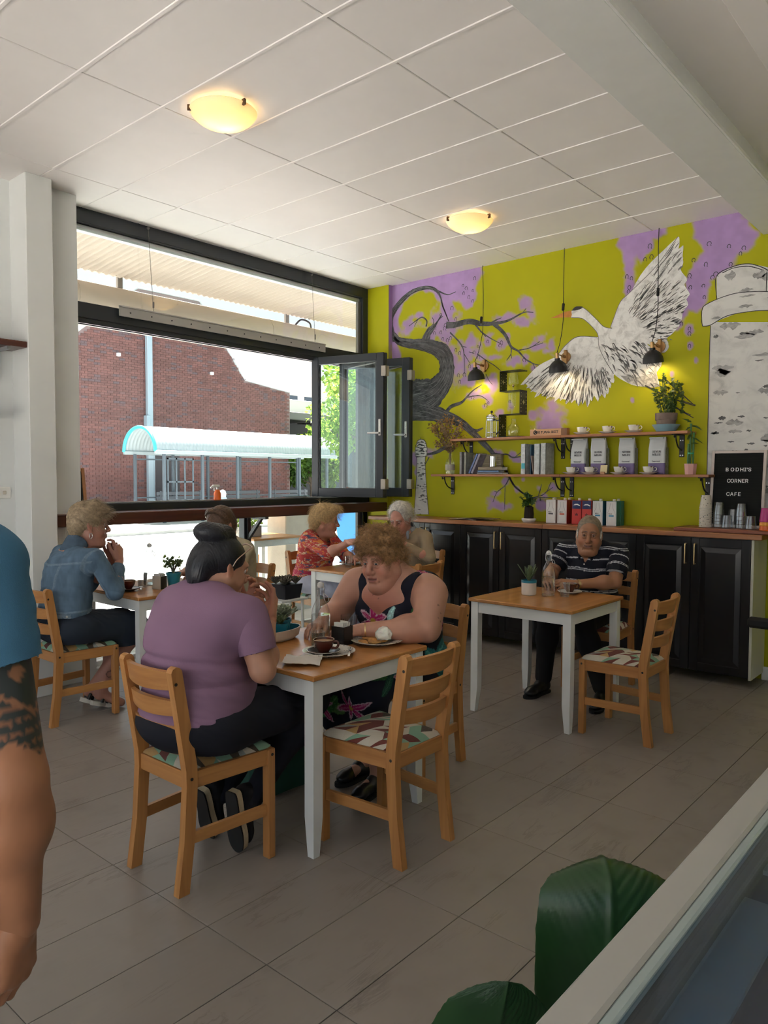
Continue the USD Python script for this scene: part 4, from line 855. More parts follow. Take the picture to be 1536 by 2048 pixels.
for l in MURAL['tree']:
    b = bez(l, 9)
    if b[:, 2].max() < 75: continue
    t = np.gradient(b[:, :2], axis=0); t /= np.linalg.norm(t, axis=1, keepdims=True)+1e-9; nn = np.stack([-t[:, 1], t[:, 0]], 1)
    for _ in range(int(8+b[:, 2].mean()*len(b)/120)):
        i0 = rm.integers(0, max(1, len(b)-6)); i1 = min(len(b)-1, i0+rm.integers(5, 15)); o = rm.uniform(-0.44, 0.44)
        pts = b[i0:i1+1, :2]+nn[i0:i1+1]*b[i0:i1+1, 2:3]*o
        if len(pts) < 4: continue
        w_ = rm.uniform(3, 11)*np.sin(np.linspace(0.2, math.pi-0.1, len(pts)))
        st_.append(strip(np.column_stack([pts, w_])[::2], 0.0024, 2))
part(pt, 'brush_streaks', cat(st_), M_STREAK, smooth=False, kind='stuff', label='pale grey brush streaks')
bl_ = []
for y, z in MURAL['bell']:
    h, q = rm.uniform(11, 19), rm.uniform(0.75, 1.1)
    bl_.append(strip([(y+a*h*q, z+b*h, w) for a, b, w in ((0.5, -0.9, 4), (1, -0.2, 5), (0.6, 0.8, 5), (-0.3, 1, 5), (-0.9, 0.1, 4), (-0.6, -0.9, 4), (-1.1, -1.1, 3))], 0.0022, 3))
part(wr, 'painted_blossoms', cat(bl_), M_INK, smooth=False, kind='stuff', label='thin outlined bell blossoms')
# big white bird
pb = part(wr, 'painted_bird', cat(flat(MURAL['wing_up'], 0.0030), flat(MURAL['wing_low'], 0.0031)), M_BWHITE, smooth=False, label='large white painted bird with raised wings')
def feather(a, b, wd, off, bend):
    a, b = A(a[:2], float), A(b[:2], float); m = (a+b)/2+bend*A([-(b-a)[1], (b-a)[0]])
    return strip([(*a, wd*0.5), (*m, wd), (*(a*0.15+b*0.85), wd*0.72), (*b, 3)], off, 5)
part(pb, 'feathers', cat([feather(a, b, 62, 0.0034+0.00003*i, 0.05) for i, (a, b) in enumerate(MURAL['feather_low'])]+[feather(a, b, 88, 0.0034+0.00003*i, -0.05) for i, (a, b) in enumerate(MURAL['feather_up'])]), M_BWHITE, smooth=False)
part(pb, 'body', flat(MURAL['body'], 0.0046), M_BWHITE, smooth=False)
part(pb, 'tail', flat(MURAL['tail'], 0.0048, False), M_BGREY, smooth=False, label='grey painted tail')
part(pb, 'beak', flat(MURAL['beak'], 0.0050, False), plain('paint_orange', (0.52, 0.20, 0.03), 0.55, vary=0.2, scale=20), smooth=False, label='orange painted beak')
part(pb, 'cap', flat(MURAL['cap'], 0.0052), M_INK, smooth=False, label='dark painted crown')
part(pb, 'legs', cat([strip(l, 0.0050, 5) for l in MURAL['legs']]), M_INK, smooth=False, label='thin dark painted legs')
part(pb, 'outline', cat([strip(l, 0.0053, 5) for l in MURAL['bird_line']]), M_BLINE, smooth=False)
bb = []
for key, n, lo, hi, ln in (('feather_low', 230, 0.12, 0.9, (0.08, 0.3)), ('feather_up', 230, 0.1, 0.92, (0.05, 0.18))):
    F_ = MURAL[key]
    for _ in range(n):
        k = rm.uniform(0, len(F_)-1.001); i = int(k); f = k-i
        a = A(F_[i][0][:2], float)*(1-f)+A(F_[i+1][0][:2], float)*f; b = A(F_[i][1][:2], float)*(1-f)+A(F_[i+1][1][:2], float)*f
        s0 = rm.uniform(lo, hi); s1 = min(0.98, s0+rm.uniform(*ln)); p, r = a+(b-a)*s0, a+(b-a)*s1
        d = unit(r-p); bb.append(strip([(*p, 3), (*((p+r)/2+A([-d[1], d[0]])*rm.normal(0, 4)), rm.uniform(4, 11)), (*r, 3)], 0.0056, 2))
by_, bz_ = A(MURAL['body'])[:, 0], A(MURAL['body'])[:, 1]; BP = Polygon(MURAL['body']).buffer(-20)
nb = 0
while nb < 90:
    p = A([rm.uniform(by_.min(), by_.max()), rm.uniform(bz_.min(), bz_.max())])
    if not BP.contains(Point(*p)) or p[1] > bz_.max()-0.45*(bz_.max()-bz_.min()): continue
    d = A([-rm.uniform(20, 70), -rm.uniform(20, 80)]); bb.append(strip([(*p, 3), (*(p+d*0.5+A([0, 8])), rm.uniform(6, 16)), (*(p+d), 3)], 0.0058, 2)); nb += 1
part(pb, 'feather_strokes', cat(bb), M_BLINE, smooth=False, kind='stuff')
# lighthouses
def patch_strokes(poly, n, sw, sh, off, seed):
    q = np.random.default_rng(seed); pg = Polygon(poly).buffer(0); y0, z0, y1, z1 = pg.bounds; out = []
    while len(out) < n:
        y, z = q.uniform(y0, y1), q.uniform(z0, z1); L, h = q.uniform(0.35, 1)*sw, q.uniform(0.3, 1)*sh; k = 8
        i = np.arange(k+1); e = np.sin(math.pi*(i+0.4)/(k+0.8))
        top = np.column_stack([y-L*i/k, z+h*(0.25+0.75*q.random(k+1))*e]); bot = np.column_stack([y-L*i/k, z-h*(0.25+0.75*q.random(k+1))*e])[::-1]
        s = Polygon(np.vstack([top, bot])).buffer(0).intersection(pg)
        if s.is_empty: continue
        for g in getattr(s, 'geoms', [s]):
            if g.geom_type == 'Polygon' and g.area > 20: out.append(flat(list(g.exterior.coords)[:-1], off, False))
    return cat(out)
LB = [p if p[1] > 1130 else [p[0], 1130] for p in MURAL['lh_big']]
pl_ = part(wr, 'painted_lighthouse', cat(flat(LB, 0.0012, False), flat(MURAL['lh_top'], 0.0014, False), flat(MURAL['lh_collar'], 0.0016, False)), M_LH, smooth=False, label='large grey-white painted lighthouse')
part(pl_, 'knife_strokes', cat(patch_strokes(LB, 60, 190, 45, 0.0022, 1), patch_strokes(MURAL['lh_top'], 9, 150, 50, 0.0022, 2), patch_strokes(MURAL['lh_collar'], 8, 120, 28, 0.0023, 3)), M_LHG, smooth=False, kind='stuff')
part(pl_, 'dark_strokes', cat(patch_strokes(LB, 60, 70, 22, 0.0026, 4)), M_LHD, smooth=False, kind='stuff')
part(pl_, 'outline', cat([strip(l, 0.0030, 5, 0.3, i) for i, l in enumerate(MURAL['lh_line'])]), M_INK, smooth=False)
ps_ = part(wr, 'painted_lighthouse', flat(MURAL['lh_small'], 0.0026, False), M_LH, smooth=False, label='small painted lighthouse low beside the window')
part(ps_, 'dark_strokes', patch_strokes(MURAL['lh_small'], 60, 62, 13, 0.0031, 6), M_LHD, smooth=False, kind='stuff')
part(ps_, 'outline', cat([strip(l, 0.0034, 4, 0.3, i) for i, l in enumerate(MURAL['lh_sline'])]), M_INK, smooth=False)

# ================================================================= wall lamps
M_SHADE = plain('shade_black', (0.012, 0.012, 0.013), 0.45)
M_SHIN = plain('shade_inside', (0.75, 0.72, 0.65), 0.5)
M_COPPER = plain('arm_brass', (0.42, 0.25, 0.11), 0.35, metallic=0.9)
def wall_lamp(y, label, lamp):
    t = thing('wall_lamp', label, 'wall lamp', (X0, y, 2.605), 0, 'black wall lamps over the shelves')
    part(t, 'wall_plate', cat(moved(trimesh.creation.cylinder(0.045, 0.012, sections=28), (-0.010, 0, 0), ry=90), bx(-0.03, -0.004, -0.016, 0.016, -0.06, 0.06, 0.005)), M_COPPER, smooth=40)
    part(t, 'arm', cat(rod((-0.02, 0, 0), (-0.175, 0.0, 0.004), 0.0055, 10), trimesh.creation.icosphere(2, 0.014).apply_translation([-0.075, 0, 0.002]), trimesh.creation.icosphere(2, 0.016).apply_translation([-0.175, 0, 0.004]),
                       moved(trimesh.creation.cylinder(0.012, 0.05, sections=16), (-0.045, 0, 0), ry=90)), M_COPPER, smooth=40)
    ax = unit([0.20, 0.0, -0.98]); J = A([-0.178, 0, 0.0]); e1 = unit(np.cross([0, 1, 0], ax)); e2 = np.cross(ax, e1)
    def along(m): return framed(m, J, e1, e2, ax)
    prof = [(0.0, 0.03), (0.022, 0.03), (0.024, 0.048), (0.036, 0.055), (0.060, 0.075), (0.076, 0.105), (0.083, 0.150)]
    part(t, 'shade', along(lathe(prof+[(0.081, 0.150), (0.074, 0.106), (0.058, 0.078), (0.034, 0.060), (0.0, 0.055)], 36)), M_SHADE, smooth=50)
    part(t, 'shade_lining', along(lathe([(0.0795, 0.1485), (0.0725, 0.107), (0.056, 0.080), (0.032, 0.063), (0.0, 0.0585)], 36)), M_SHIN, smooth=50)
    part(t, 'socket', along(lathe([(0, -0.016), (0.014, -0.016), (0.016, 0.032), (0, 0.032)], 20)), M_COPPER, smooth=40)
    part(t, 'bulb', along(lathe([(0, 0.06), (0.012, 0.062), (0.022, 0.085), (0.022, 0.10), (0.012, 0.118), (0, 0.122)], 20)), lamp_mat('spot_warm', (1.0, 0.78, 0.45), WALL_LAMP), smooth=60)
    q = bez([(-0.178, 0, 0.02), (-0.150, -0.015, 0.12), (-0.085, -0.005, 0.30), (-0.075, 0.0, 0.43), (-0.05, 0.012, 0.62), (-0.035, 0.02, 0.80), (-0.03, 0.02, 0.955)], 8)
    if lamp == 0: q[:, 1] -= 0.02*np.sin(np.linspace(0, math.pi, len(q)))
    part(t, 'cord', tube(q, 0.0032, 6), M_SHADE, smooth=60)
    part(t, 'inline_switch', moved(bx(-0.011, 0.011, -0.011, 0.011, -0.034, 0.034, 0.006), (-0.076, 0.0, 0.43), ry=8), M_SHADE, smooth=False)
WALL_LAMP = 85.0
wall_lamp(4.033, 'black dome wall lamp on the left, over the painted tree branches', 0)
wall_lamp(3.173, 'black dome wall lamp in the middle, in front of the bird\'s lower wing', 1)
wall_lamp(2.333, 'black dome wall lamp on the right, above the potted ivy', 2)

# ================================================================= shelves
M_SHELF = wood('shelf_wood', (0.46, 0.19, 0.075), (0.25, 0.085, 0.032), axis=1, rough=0.4, coat=0.1)
M_IRON = plain('iron_black', (0.012, 0.012, 0.012), 0.45)
def shelf(label, z, y0, y1, ys, joints):
    t = thing('shelf', label, 'shelf')
    cuts = [y0]+joints+[y1]
    for a, b in zip(cuts, cuts[1:]): part(t, 'board', bx(5.98, X0-0.002, a+0.0008, b-0.0008, z-0.022, z, 0.002), M_SHELF, smooth=False)
    for y in ys:
        zb = z-0.022
        b = part(t, 'bracket', cat(bx(X0-0.010, X0-0.002, y-0.02, y+0.02, zb-0.18, zb, 0.002), bx(5.995, X0-0.002, y-0.02, y+0.02, zb-0.007, zb, 0.002),
            tube(bez([(6.03, y, zb-0.008), (6.045, y, zb-0.05), (6.09, y, zb-0.10), (6.168, y, zb-0.125)], 6), 0.006, 8), tube(bez([(6.005, y, zb-0.006), (5.995, y, zb-0.018), (6.005, y, zb-0.026), (6.015, y, zb-0.018)], 4), 0.005, 6)), M_IRON, smooth=40)
        part(b, 'screw', cat([moved(trimesh.creation.cylinder(0.005, 0.003, sections=10), (X0-0.011, y+dy, zb-dz), ry=90) for dz in (0.045, 0.165) for dy in (-0.009, 0.009)]), plain('screw_bright', (0.8, 0.8, 0.78), 0.25, metallic=1.0), smooth=False)
    return t
UZ, LZ = 1.902, 1.560
shelf('upper wooden wall shelf on black iron brackets, holding the teacups and press pot', UZ, 2.03, 4.30, [4.18, 3.19, 3.10, 2.14], [3.115])
shelf('lower wooden wall shelf on black iron brackets, holding the books and coffee bags', LZ, 1.865, 4.53, [4.40, 3.19, 3.10, 1.93], [3.12])
# ================================================================= things on the shelves and the worktop
M_GL = glass('thin_glass', (0.975, 0.985, 0.98), cover=0.06)
M_GLG = glass('bottle_glass', (0.96, 0.975, 0.97), cover=0.09)
M_WATER = glass('water', (0.97, 0.98, 0.975), cover=0.03)
M_CLEARP = glass('clear_plastic', (0.80, 0.83, 0.84), rough=0.15, cover=0.16)
M_CHINA = plain('china_white', (0.78, 0.75, 0.70), 0.18, coat=0.4)
M_BLACKP = plain('black_plastic', (0.012, 0.012, 0.013), 0.4)
M_PAPER = plain('paper_white', (0.80, 0.79, 0.75), 0.85)
M_TEAL = plain('pot_teal', (0.012, 0.20, 0.29), 0.45, vary=0.06)
M_SOIL = plain('soil', (0.03, 0.022, 0.016), 0.95, vary=0.4, scale=40)
def spotted(name, base, c1, c2, sc=46.0, th=0.30):
    g = Graph(); o = g.obj(); d = g.n('voronoi_texture', 'distance', vector=o, scale=sc, randomness=1.0)
    col = g.n('voronoi_texture', 'color', vector=o, scale=sc, randomness=1.0)
    k = g.n('separate_color', 'r', color=col); n = g.noise(o, sc*4, 3.0)
    pick = g.ramp(k, [(0.0, c1), (0.5, c2)], interpolate=False)
    m = g.ramp(g.math('add', d, g.math('multiply', g.math('subtract', n, 0.5), 0.35)), [(0, (1, 1, 1)), (th, (1, 1, 1)), (th+0.05, (0, 0, 0))])
    on = g.math('greater_than', Ref(str(k).replace('.r', '.g')), 0.35)
    c = g.mix(g.math('multiply', m, on), base, pick)
    return g.done(name, g.n('principled_bsdf', 'BSDF', base_color=c, roughness=0.2, coat_weight=0.4))
M_FLORAL = spotted('china_floral', (0.76, 0.73, 0.66), (0.16, 0.09, 0.14), (0.22, 0.12, 0.05), 34.0, 0.30)
M_LEAFPL = spotted('china_leaves', (0.74, 0.71, 0.64), (0.06, 0.09, 0.08), (0.22, 0.15, 0.12), 70.0, 0.24)
def face_x(m, x, y, z):     # flat art reading along -y on a face that looks to -x
    return framed(m, (x, y, z), (0, -1, 0), (0, 0, 1), (-1, 0, 0))
def text_on(parent, name, s, h, x, y, z, mat, bold=False, depth=0.0008):
    m = meshkit.text_mesh(s, h, depth, bold); w = m.bounds[1][0]-m.bounds[0][0]
    m.apply_translation([-m.bounds[0][0]-w/2, 0, 0]); part(parent, name, face_x(m, x, y, z), mat, smooth=False)

# press pot
t = thing('french_press', 'glass press pot with a chrome frame and black knob on the upper shelf', 'coffee press', (6.075, 3.885, UZ))
part(t, 'beaker', lathe([(0, 0.012), (0.047, 0.012), (0.048, 0.19), (0.050, 0.195)], 32), M_GL, smooth=50)
part(t, 'frame', cat(lathe([(0.046, 0.0), (0.053, 0.0), (0.053, 0.010), (0.046, 0.010)], 32), lathe([(0.049, 0.165), (0.052, 0.165), (0.052, 0.180), (0.049, 0.180)], 32), [rod((0.051*math.cos(a), 0.051*math.sin(a), 0), (0.051*math.cos(a), 0.051*math.sin(a), 0.175), 0.003, 8) for a in (0.4, 1.97, 3.5, 5.1)]), M_CHROME, smooth=50)
part(t, 'lid', lathe([(0.053, 0.19), (0.054, 0.20), (0.046, 0.217), (0.025, 0.226), (0, 0.228)], 32), M_CHROME, smooth=50)
part(t, 'knob', cat(rod((0, 0, 0.226), (0, 0, 0.24), 0.004), trimesh.creation.icosphere(2, 0.0125).apply_translation([0, 0, 0.248])), M_BLACKP, smooth=60)
part(t, 'handle', tube(bez([(0, -0.052, 0.165), (0, -0.088, 0.160), (0, -0.098, 0.12), (0, -0.092, 0.07), (0, -0.052, 0.035)], 6), 0.0075, 8), M_BLACKP, smooth=60)
part(t, 'plunger', cat(rod((0, 0, 0.05), (0, 0, 0.22), 0.002), lathe([(0, 0.05), (0.045, 0.05), (0.045, 0.056), (0, 0.056)], 24)), M_CHROME, smooth=50)
# cold drip tower
t = thing('drip_tower', 'black stepped cold-drip coffee tower with glass vessels on the upper shelf', 'coffee maker')
xa, xb, th = 6.00, 6.125, 0.006
pl = [('upright', bx(xa, xb, 3.755-th, 3.755, 2.325, 2.512, 0.001)), ('plate', bx(xa, xb, 3.535, 3.755, 2.506, 2.512, 0.001)), ('plate', bx(xa, xb, 3.535, 3.755, 2.322, 2.328, 0.001)), ('upright', bx(xa, xb, 3.535, 3.535+th, 2.112, 2.328, 0.001)),
      ('plate', bx(xa, xb, 3.535, 3.760, 2.108, 2.114, 0.001)), ('upright', bx(xa, xb, 3.760-th, 3.760, UZ, 2.114, 0.001)), ('plate', bx(xa, xb, 3.50, 3.760, UZ, UZ+0.006, 0.001))]
ups = [part(t, n, m, M_BLACKP, smooth=False) for n, m in pl]
M_GOLDM = plain('pale_gold', (0.75, 0.66, 0.45), 0.4)
for (u, y, z0, z1) in ((ups[0], 3.7485, 2.335, 2.50), (ups[3], 3.5345, 2.12, 2.32), (ups[5], 3.7535, 1.915, 2.10)):
    d = [bx(x, x+0.007, y-0.0006, y+0.0002, z, z+0.007) for x in (xa+0.014, xb-0.022) for z in np.linspace(z0+0.01, z1-0.02, 6)]
    d += [bx(xa+0.035, xb-0.035, y-0.0006, y+0.0002, (z0+z1)/2-0.0025, (z0+z1)/2+0.0025), bx((xa+xb)/2-0.004, (xa+xb)/2+0.004, y-0.0006, y+0.0002, (z0+z1)/2-0.02, (z0+z1)/2+0.02)]
    part(u, 'gold_marks', cat(d), M_GOLDM, smooth=False)
part(t, 'water_flask', moved(lathe([(0.045, 0.17), (0.047, 0.07), (0.04, 0.05), (0.008, 0.03), (0.006, 0.0)], 28), (6.06, 3.645, 2.33)), M_GL, smooth=50)
part(t, 'valve', moved(cat(lathe([(0, -0.01), (0.009, 0), (0.009, 0.012), (0.004, 0.02), (0, 0.02)], 14), rod((-0.018, 0, 0.006), (0.018, 0, 0.006), 0.003)), (6.06, 3.645, 2.37)), M_BRASS, smooth=50)
part(t, 'brew_tube', moved(lathe([(0.038, 0.20), (0.038, 0.08), (0.03, 0.06), (0.012, 0.05), (0.010, 0.0)], 28), (6.06, 3.655, 2.118)), M_GL, smooth=50)
part(t, 'carafe', moved(lathe([(0, 0.008), (0.05, 0.008), (0.062, 0.05), (0.055, 0.09), (0.026, 0.125), (0.022, 0.165), (0.026, 0.172)], 32), (6.06, 3.635, UZ)), M_GL, smooth=50)
part(t, 'coil', moved(tube([(0.02*math.cos(a), 0.02*math.sin(a), 0.02+0.0035*a) for a in np.linspace(0, 6*math.pi, 60)], 0.002, 6), (6.06, 3.655, 2.15)), M_GL, smooth=60)
t = thing('glass_dripper', 'clear glass coffee dripper cone behind the wooden name block', 'coffee dripper', (6.10, 3.425, UZ))
part(t, 'cone', lathe([(0.068, 0.105), (0.062, 0.10), (0.02, 0.03), (0.018, 0.0)], 32), M_GL, smooth=50)
part(t, 'base', lathe([(0.018, 0.0), (0.04, 0.0), (0.04, 0.006), (0.018, 0.006)], 28), M_GL, smooth=50)
t = thing('name_block', 'pale wooden block with dark stamped lettering on the upper shelf', 'wooden sign')
part(t, 'block', bx(6.00, 6.05, 3.122, 3.43, UZ, UZ+0.060, 0.002), wood('block_pale', (0.62, 0.36, 0.20), (0.50, 0.26, 0.13), axis=1, knots=False), smooth=False)
part(t, 'end_block', bx(6.00, 6.05, 3.065, 3.121, UZ, UZ+0.062, 0.002), wood('block_dark', (0.26, 0.12, 0.05), (0.15, 0.06, 0.03), axis=2, knots=False), smooth=False)
text_on(t, 'lettering', 'ARK TUAN+ BOIT', 0.020, 5.9995, 3.265, UZ+0.022, M_BLACKP, True)
part(t, 'roundel', cat(face_x(prism(Point(0, 0).buffer(0.019, 20).difference(Point(0.0, 0.0).buffer(0.011, 16)), 0.0008), 5.9995, 3.376, UZ+0.031), face_x(prism(Polygon([(-0.014, -0.012), (0.014, 0.004), (0.014, 0.011), (-0.014, -0.004)]), 0.0008), 5.9995, 3.376, UZ+0.031)), M_BLACKP, smooth=False)

# teacups: one built, six referenced
def teacup(loc, rz, label):
    t = thing('teacup', label, 'teacup', loc, rz, 'floral teacups on the wall shelves')
    part(t, 'saucer', lathe([(0, 0.004), (0.030, 0.004), (0.034, 0.0), (0.040, 0.003), (0.072, 0.016), (0.073, 0.018), (0.040, 0.007), (0, 0.007)], 32), M_CHINA, smooth=50)
    part(t, 'cup', lathe([(0, 0.010), (0.020, 0.008), (0.024, 0.012), (0.038, 0.030), (0.044, 0.060), (0.045, 0.064), (0.042, 0.060), (0.035, 0.030), (0.018, 0.016), (0, 0.016)], 32), M_FLORAL, smooth=50)
    part(t, 'handle', tube(bez([(0.040, 0, 0.052), (0.056, 0, 0.056), (0.064, 0, 0.044), (0.056, 0, 0.030), (0.038, 0, 0.028)], 5), 0.0035, 7), M_CHINA, smooth=60)
    return t
cups = [(6.04, 2.945, UZ, -80, 'floral teacup and saucer on the upper shelf, next to the wooden name block'), (6.04, 2.715, UZ, -90, 'floral teacup and saucer on the upper shelf, middle one of three'), (6.04, 2.487, UZ, -75, 'floral teacup and saucer on the upper shelf, next to the ivy pot'),
        (6.025, 3.035, LZ, -70, 'floral teacup on the lower shelf in front of the coffee bag by the folders'), (6.025, 2.862, LZ, -60, 'floral teacup on the lower shelf left of the small card holder'), (6.025, 2.600, LZ, -95, 'floral teacup on the lower shelf right of the small card holder'), (6.025, 2.352, LZ, -80, 'floral teacup on the lower shelf nearest the pink bamboo pot')]
c0 = teacup(cups[0][:3], cups[0][3], cups[0][4])
for c in cups[1:]: dup(c0, c[:3], c[3], c[4])

# potted ivy in a blue bowl
def ivy_leaf(q, p, size):
    d = unit(q.normal(size=3)+A([-0.5, 0, -0.2])); s = unit(np.cross(d, q.normal(size=3))); n = np.cross(d, s); L = size*(0.7+0.6*q.random())
    o = [(0, 0), (-0.15, 0.42), (0.25, 0.30), (0.45, 0.45), (0.55, 0.18), (1, 0), (0.55, -0.18), (0.45, -0.45), (0.25, -0.30), (-0.15, -0.42)]
    v = A([p+d*L*a+s*L*b+n*L*0.18*abs(b) for a, b in o]); f = [[0, i, i+1] for i in range(1, 9)]+[[0, 9, 1]]
    return tm(v, A(f))
t = thing('ivy_bowl', 'pale blue bowl under the potted ivy on the upper shelf', 'bowl', (6.075, 2.235, UZ))
part(t, 'bowl', lathe([(0, 0.0), (0.07, 0.0), (0.100, 0.045), (0.108, 0.058), (0.104, 0.058), (0.068, 0.008), (0, 0.008)], 36), plain('bowl_blue', (0.22, 0.36, 0.42), 0.35), smooth=50)
t = thing('potted_ivy', 'ivy climbing small wire hoops in a grey-brown clay pot', 'plant', (6.075, 2.235, UZ+0.009))
part(t, 'pot', lathe([(0, 0), (0.064, 0), (0.076, 0.085), (0.083, 0.085), (0.086, 0.140), (0.080, 0.140), (0.072, 0.09), (0, 0.09)], 36), plain('clay_grey', (0.21, 0.15, 0.12), 0.8, vary=0.12, scale=30), smooth=40)
part(t, 'soil', lathe([(0, 0.128), (0.079, 0.124)], 24), M_SOIL)
q = np.random.default_rng(31); stems, leaves = [], []
for k in range(11):
    a = q.uniform(0, 6.3); e = A([0.07*math.cos(a)*q.uniform(0.3, 1), 0.09*math.sin(a), q.uniform(0.24, 0.46)])
    b = bez([(0.03*math.cos(a), 0.03*math.sin(a), 0.12), A([0.2*e[0], 0.6*e[1], e[2]*0.65]), e], 6); stems.append(tube(b, 0.0025, 5))
    for p in b[3:]: leaves += [ivy_leaf(q, p+q.normal(size=3)*0.014, 0.030) for _ in range(2)]
for k in range(3):
    b = bez([(0.02, -0.04, 0.34+0.03*k), (0.0, -0.10, 0.36), (-0.02, -0.135, 0.27-0.05*k), (-0.02, -0.13, 0.20-0.03*k)], 6); stems.append(tube(b, 0.002, 5)); leaves += [ivy_leaf(q, p, 0.026) for p in b[4:]]
part(t, 'stems', cat(stems), plain('ivy_stem', (0.12, 0.17, 0.05), 0.7), smooth=50)
M_IVY = leaf_mat('ivy_green', (0.045, 0.10, 0.022), 0.2)
part(t, 'leaves', cat(leaves), M_IVY, smooth=False, kind='stuff')
part(t, 'wire_hoop', cat([tube([(0.0, y0+0.026*math.cos(a), 0.30+0.028*math.sin(a)) for a in np.linspace(0, 2*math.pi, 24)], 0.002, 6) for y0 in (0.0,)]), M_BRASS, smooth=60)
# lucky bamboo
t = thing('lucky_bamboo', 'lucky bamboo in a faceted pink pot at the right end of the lower shelf', 'plant', (6.06, 2.03, LZ))
part(t, 'pot', lathe([(0, 0), (0.042, 0), (0.050, 0.085), (0.044, 0.085), (0.038, 0.07), (0, 0.07)], 8), plain('pot_pink', (0.66, 0.36, 0.32), 0.5), smooth=False)
q = np.random.default_rng(5)
for k, (dx, dy, h) in enumerate(((0.0, 0.006, 0.40), (0.014, -0.012, 0.33), (-0.014, 0.016, 0.24))):
    b = bez([(dx, dy, 0.06), (dx+0.004, dy, 0.2*h/0.4+0.04), (dx-0.004, dy-0.004, h)], 6)
    part(t, 'cane', tube(b, 0.0085+0.0012*(np.arange(len(b)) % 3 == 0), 10), plain('cane_green', (0.06, 0.19, 0.045), 0.4), smooth=60)
lv = []
for k in range(11):
    a = q.uniform(0, 6.3); p = A([0.0, 0.0, q.uniform(0.24, 0.41)]); d = unit(A([0.5*math.cos(a)-0.2, math.sin(a), q.uniform(-0.5, 0.5)])); L = q.uniform(0.06, 0.12)
    s = unit(np.cross(d, [0, 0, 1])); v = A([p, p+d*L*0.4+s*0.011+A([0, 0, 0.006]), p+d*L-A([0, 0, 0.02]), p+d*L*0.4-s*0.011+A([0, 0, 0.006])]); lv.append(tm(v, A([[0, 1, 2], [0, 2, 3]])))
part(t, 'leaves', cat(lv), leaf_mat('bamboo_leaf', (0.05, 0.15, 0.03), 0.2), smooth=False)
part(t, 'ribbon', moved(lathe([(0.024, 0), (0.025, 0.006), (0.024, 0.012)], 16), (0, 0, 0.16)), plain('ribbon_green', (0.05, 0.45, 0.22), 0.3), smooth=50)

# coffee bags
M_BAG = plain('bag_white', (0.60, 0.62, 0.62), 0.45, bump=0.002, bscale=30); M_BAGP = plain('bag_purple', (0.16, 0.12, 0.27), 0.5); M_BAGS = plain('bag_gusset', (0.34, 0.35, 0.31), 0.5, vary=0.35, scale=40); M_BAGT = plain('bag_print', (0.12, 0.12, 0.13), 0.6)
def coffee_bag(y, h, label, seed):
    t = thing('coffee_bag', label, 'coffee bag', (0, 0, 0), 0, 'white and purple coffee bags')
    q = np.random.default_rng(seed); w = 0.071; tw = q.uniform(-0.012, 0.012)
    def shell(v0, v1, grow=0.0):
        def f(u, v):
            vv = v0+(v1-v0)*v; a = 2*math.pi*u
            dep = np.interp(vv, [0, 0.05, 0.66, 0.86, 1.0], [0.040, 0.044, 0.040, 0.022, 0.006])+grow
            ww = np.interp(vv, [0, 0.05, 0.7, 0.9, 1.0], [0.069, 0.071, 0.070, 0.067, 0.066])+grow
            sx, sy = np.sign(np.cos(a))*np.abs(np.cos(a))**0.35, np.sign(np.sin(a))*np.abs(np.sin(a))**0.35
            dent = 0.004*np.sin(9*vv+seed)*np.sin(3*a+seed)*np.clip(vv*2-0.6, 0, 1)
            return np.stack([6.112+(dep+dent)*sx-0.012*np.clip(vv-0.7, 0, 1), y+ww*sy+tw*np.clip(vv-0.6, 0, 1)*2, LZ+0.001+h*vv], -1)
        m = grid_surface(f, 40, 24); return m
    part(t, 'bag', shell(0.30, 1.0), M_BAG, smooth=50)
    part(t, 'purple_band', shell(0.0, 0.30), M_BAGP, smooth=50)
    part(t, 'fold', bx(6.070, 6.086, y-0.055, y+0.06, LZ+h-0.014, LZ+h-0.002, 0.002), M_BAG, smooth=False)
    part(t, 'side_gusset', tm(A([(6.078, y-0.0735, LZ+0.002), (6.150, y-0.0735, LZ+0.002), (6.145, y-0.0725, LZ+h*0.72), (6.082, y-0.0725, LZ+h*0.72)]), A([[0, 1, 2, 3]])), M_BAGS, smooth=False)
    text_on(t, 'lettering', 'SEVEN', 0.0155, 6.0675, y-0.004, LZ+h*0.585, M_BAGT, True, 0.0025); text_on(t, 'lettering', 'MILES', 0.0155, 6.0675, y-0.004, LZ+h*0.505, M_BAGT, True, 0.0025)
    text_on(t, 'script', 'Seasonal', 0.011, 6.0675, y, LZ+h*0.335, M_BAGT, False, 0.0025)
for i, (y, h, l) in enumerate(((2.998, 0.312, 'white and purple coffee bag beside the middle shelf bracket'), (2.812, 0.310, 'white and purple coffee bag behind the small card holder'), (2.562, 0.306, 'white and purple coffee bag under the cup by the ivy pot'), (2.308, 0.304, 'white and purple coffee bag nearest the bamboo plant'))): coffee_bag(y, h, l, i+3)
t = thing('card_holder', 'small wooden block holding a cream card between the teacups', 'card holder', (6.02, 2.735, LZ))
part(t, 'block', bx(-0.014, 0.014, -0.016, 0.022, 0, 0.022, 0.002), wood('block_pale', (0.6, 0.35, 0.2), (0.5, 0.26, 0.13)), smooth=False)
part(t, 'card', moved(bx(-0.0008, 0.0008, -0.03, 0.03, 0, 0.07), (0, 0, 0.010), ry=12), plain('card_cream', (0.72, 0.62, 0.36), 0.7), smooth=False)
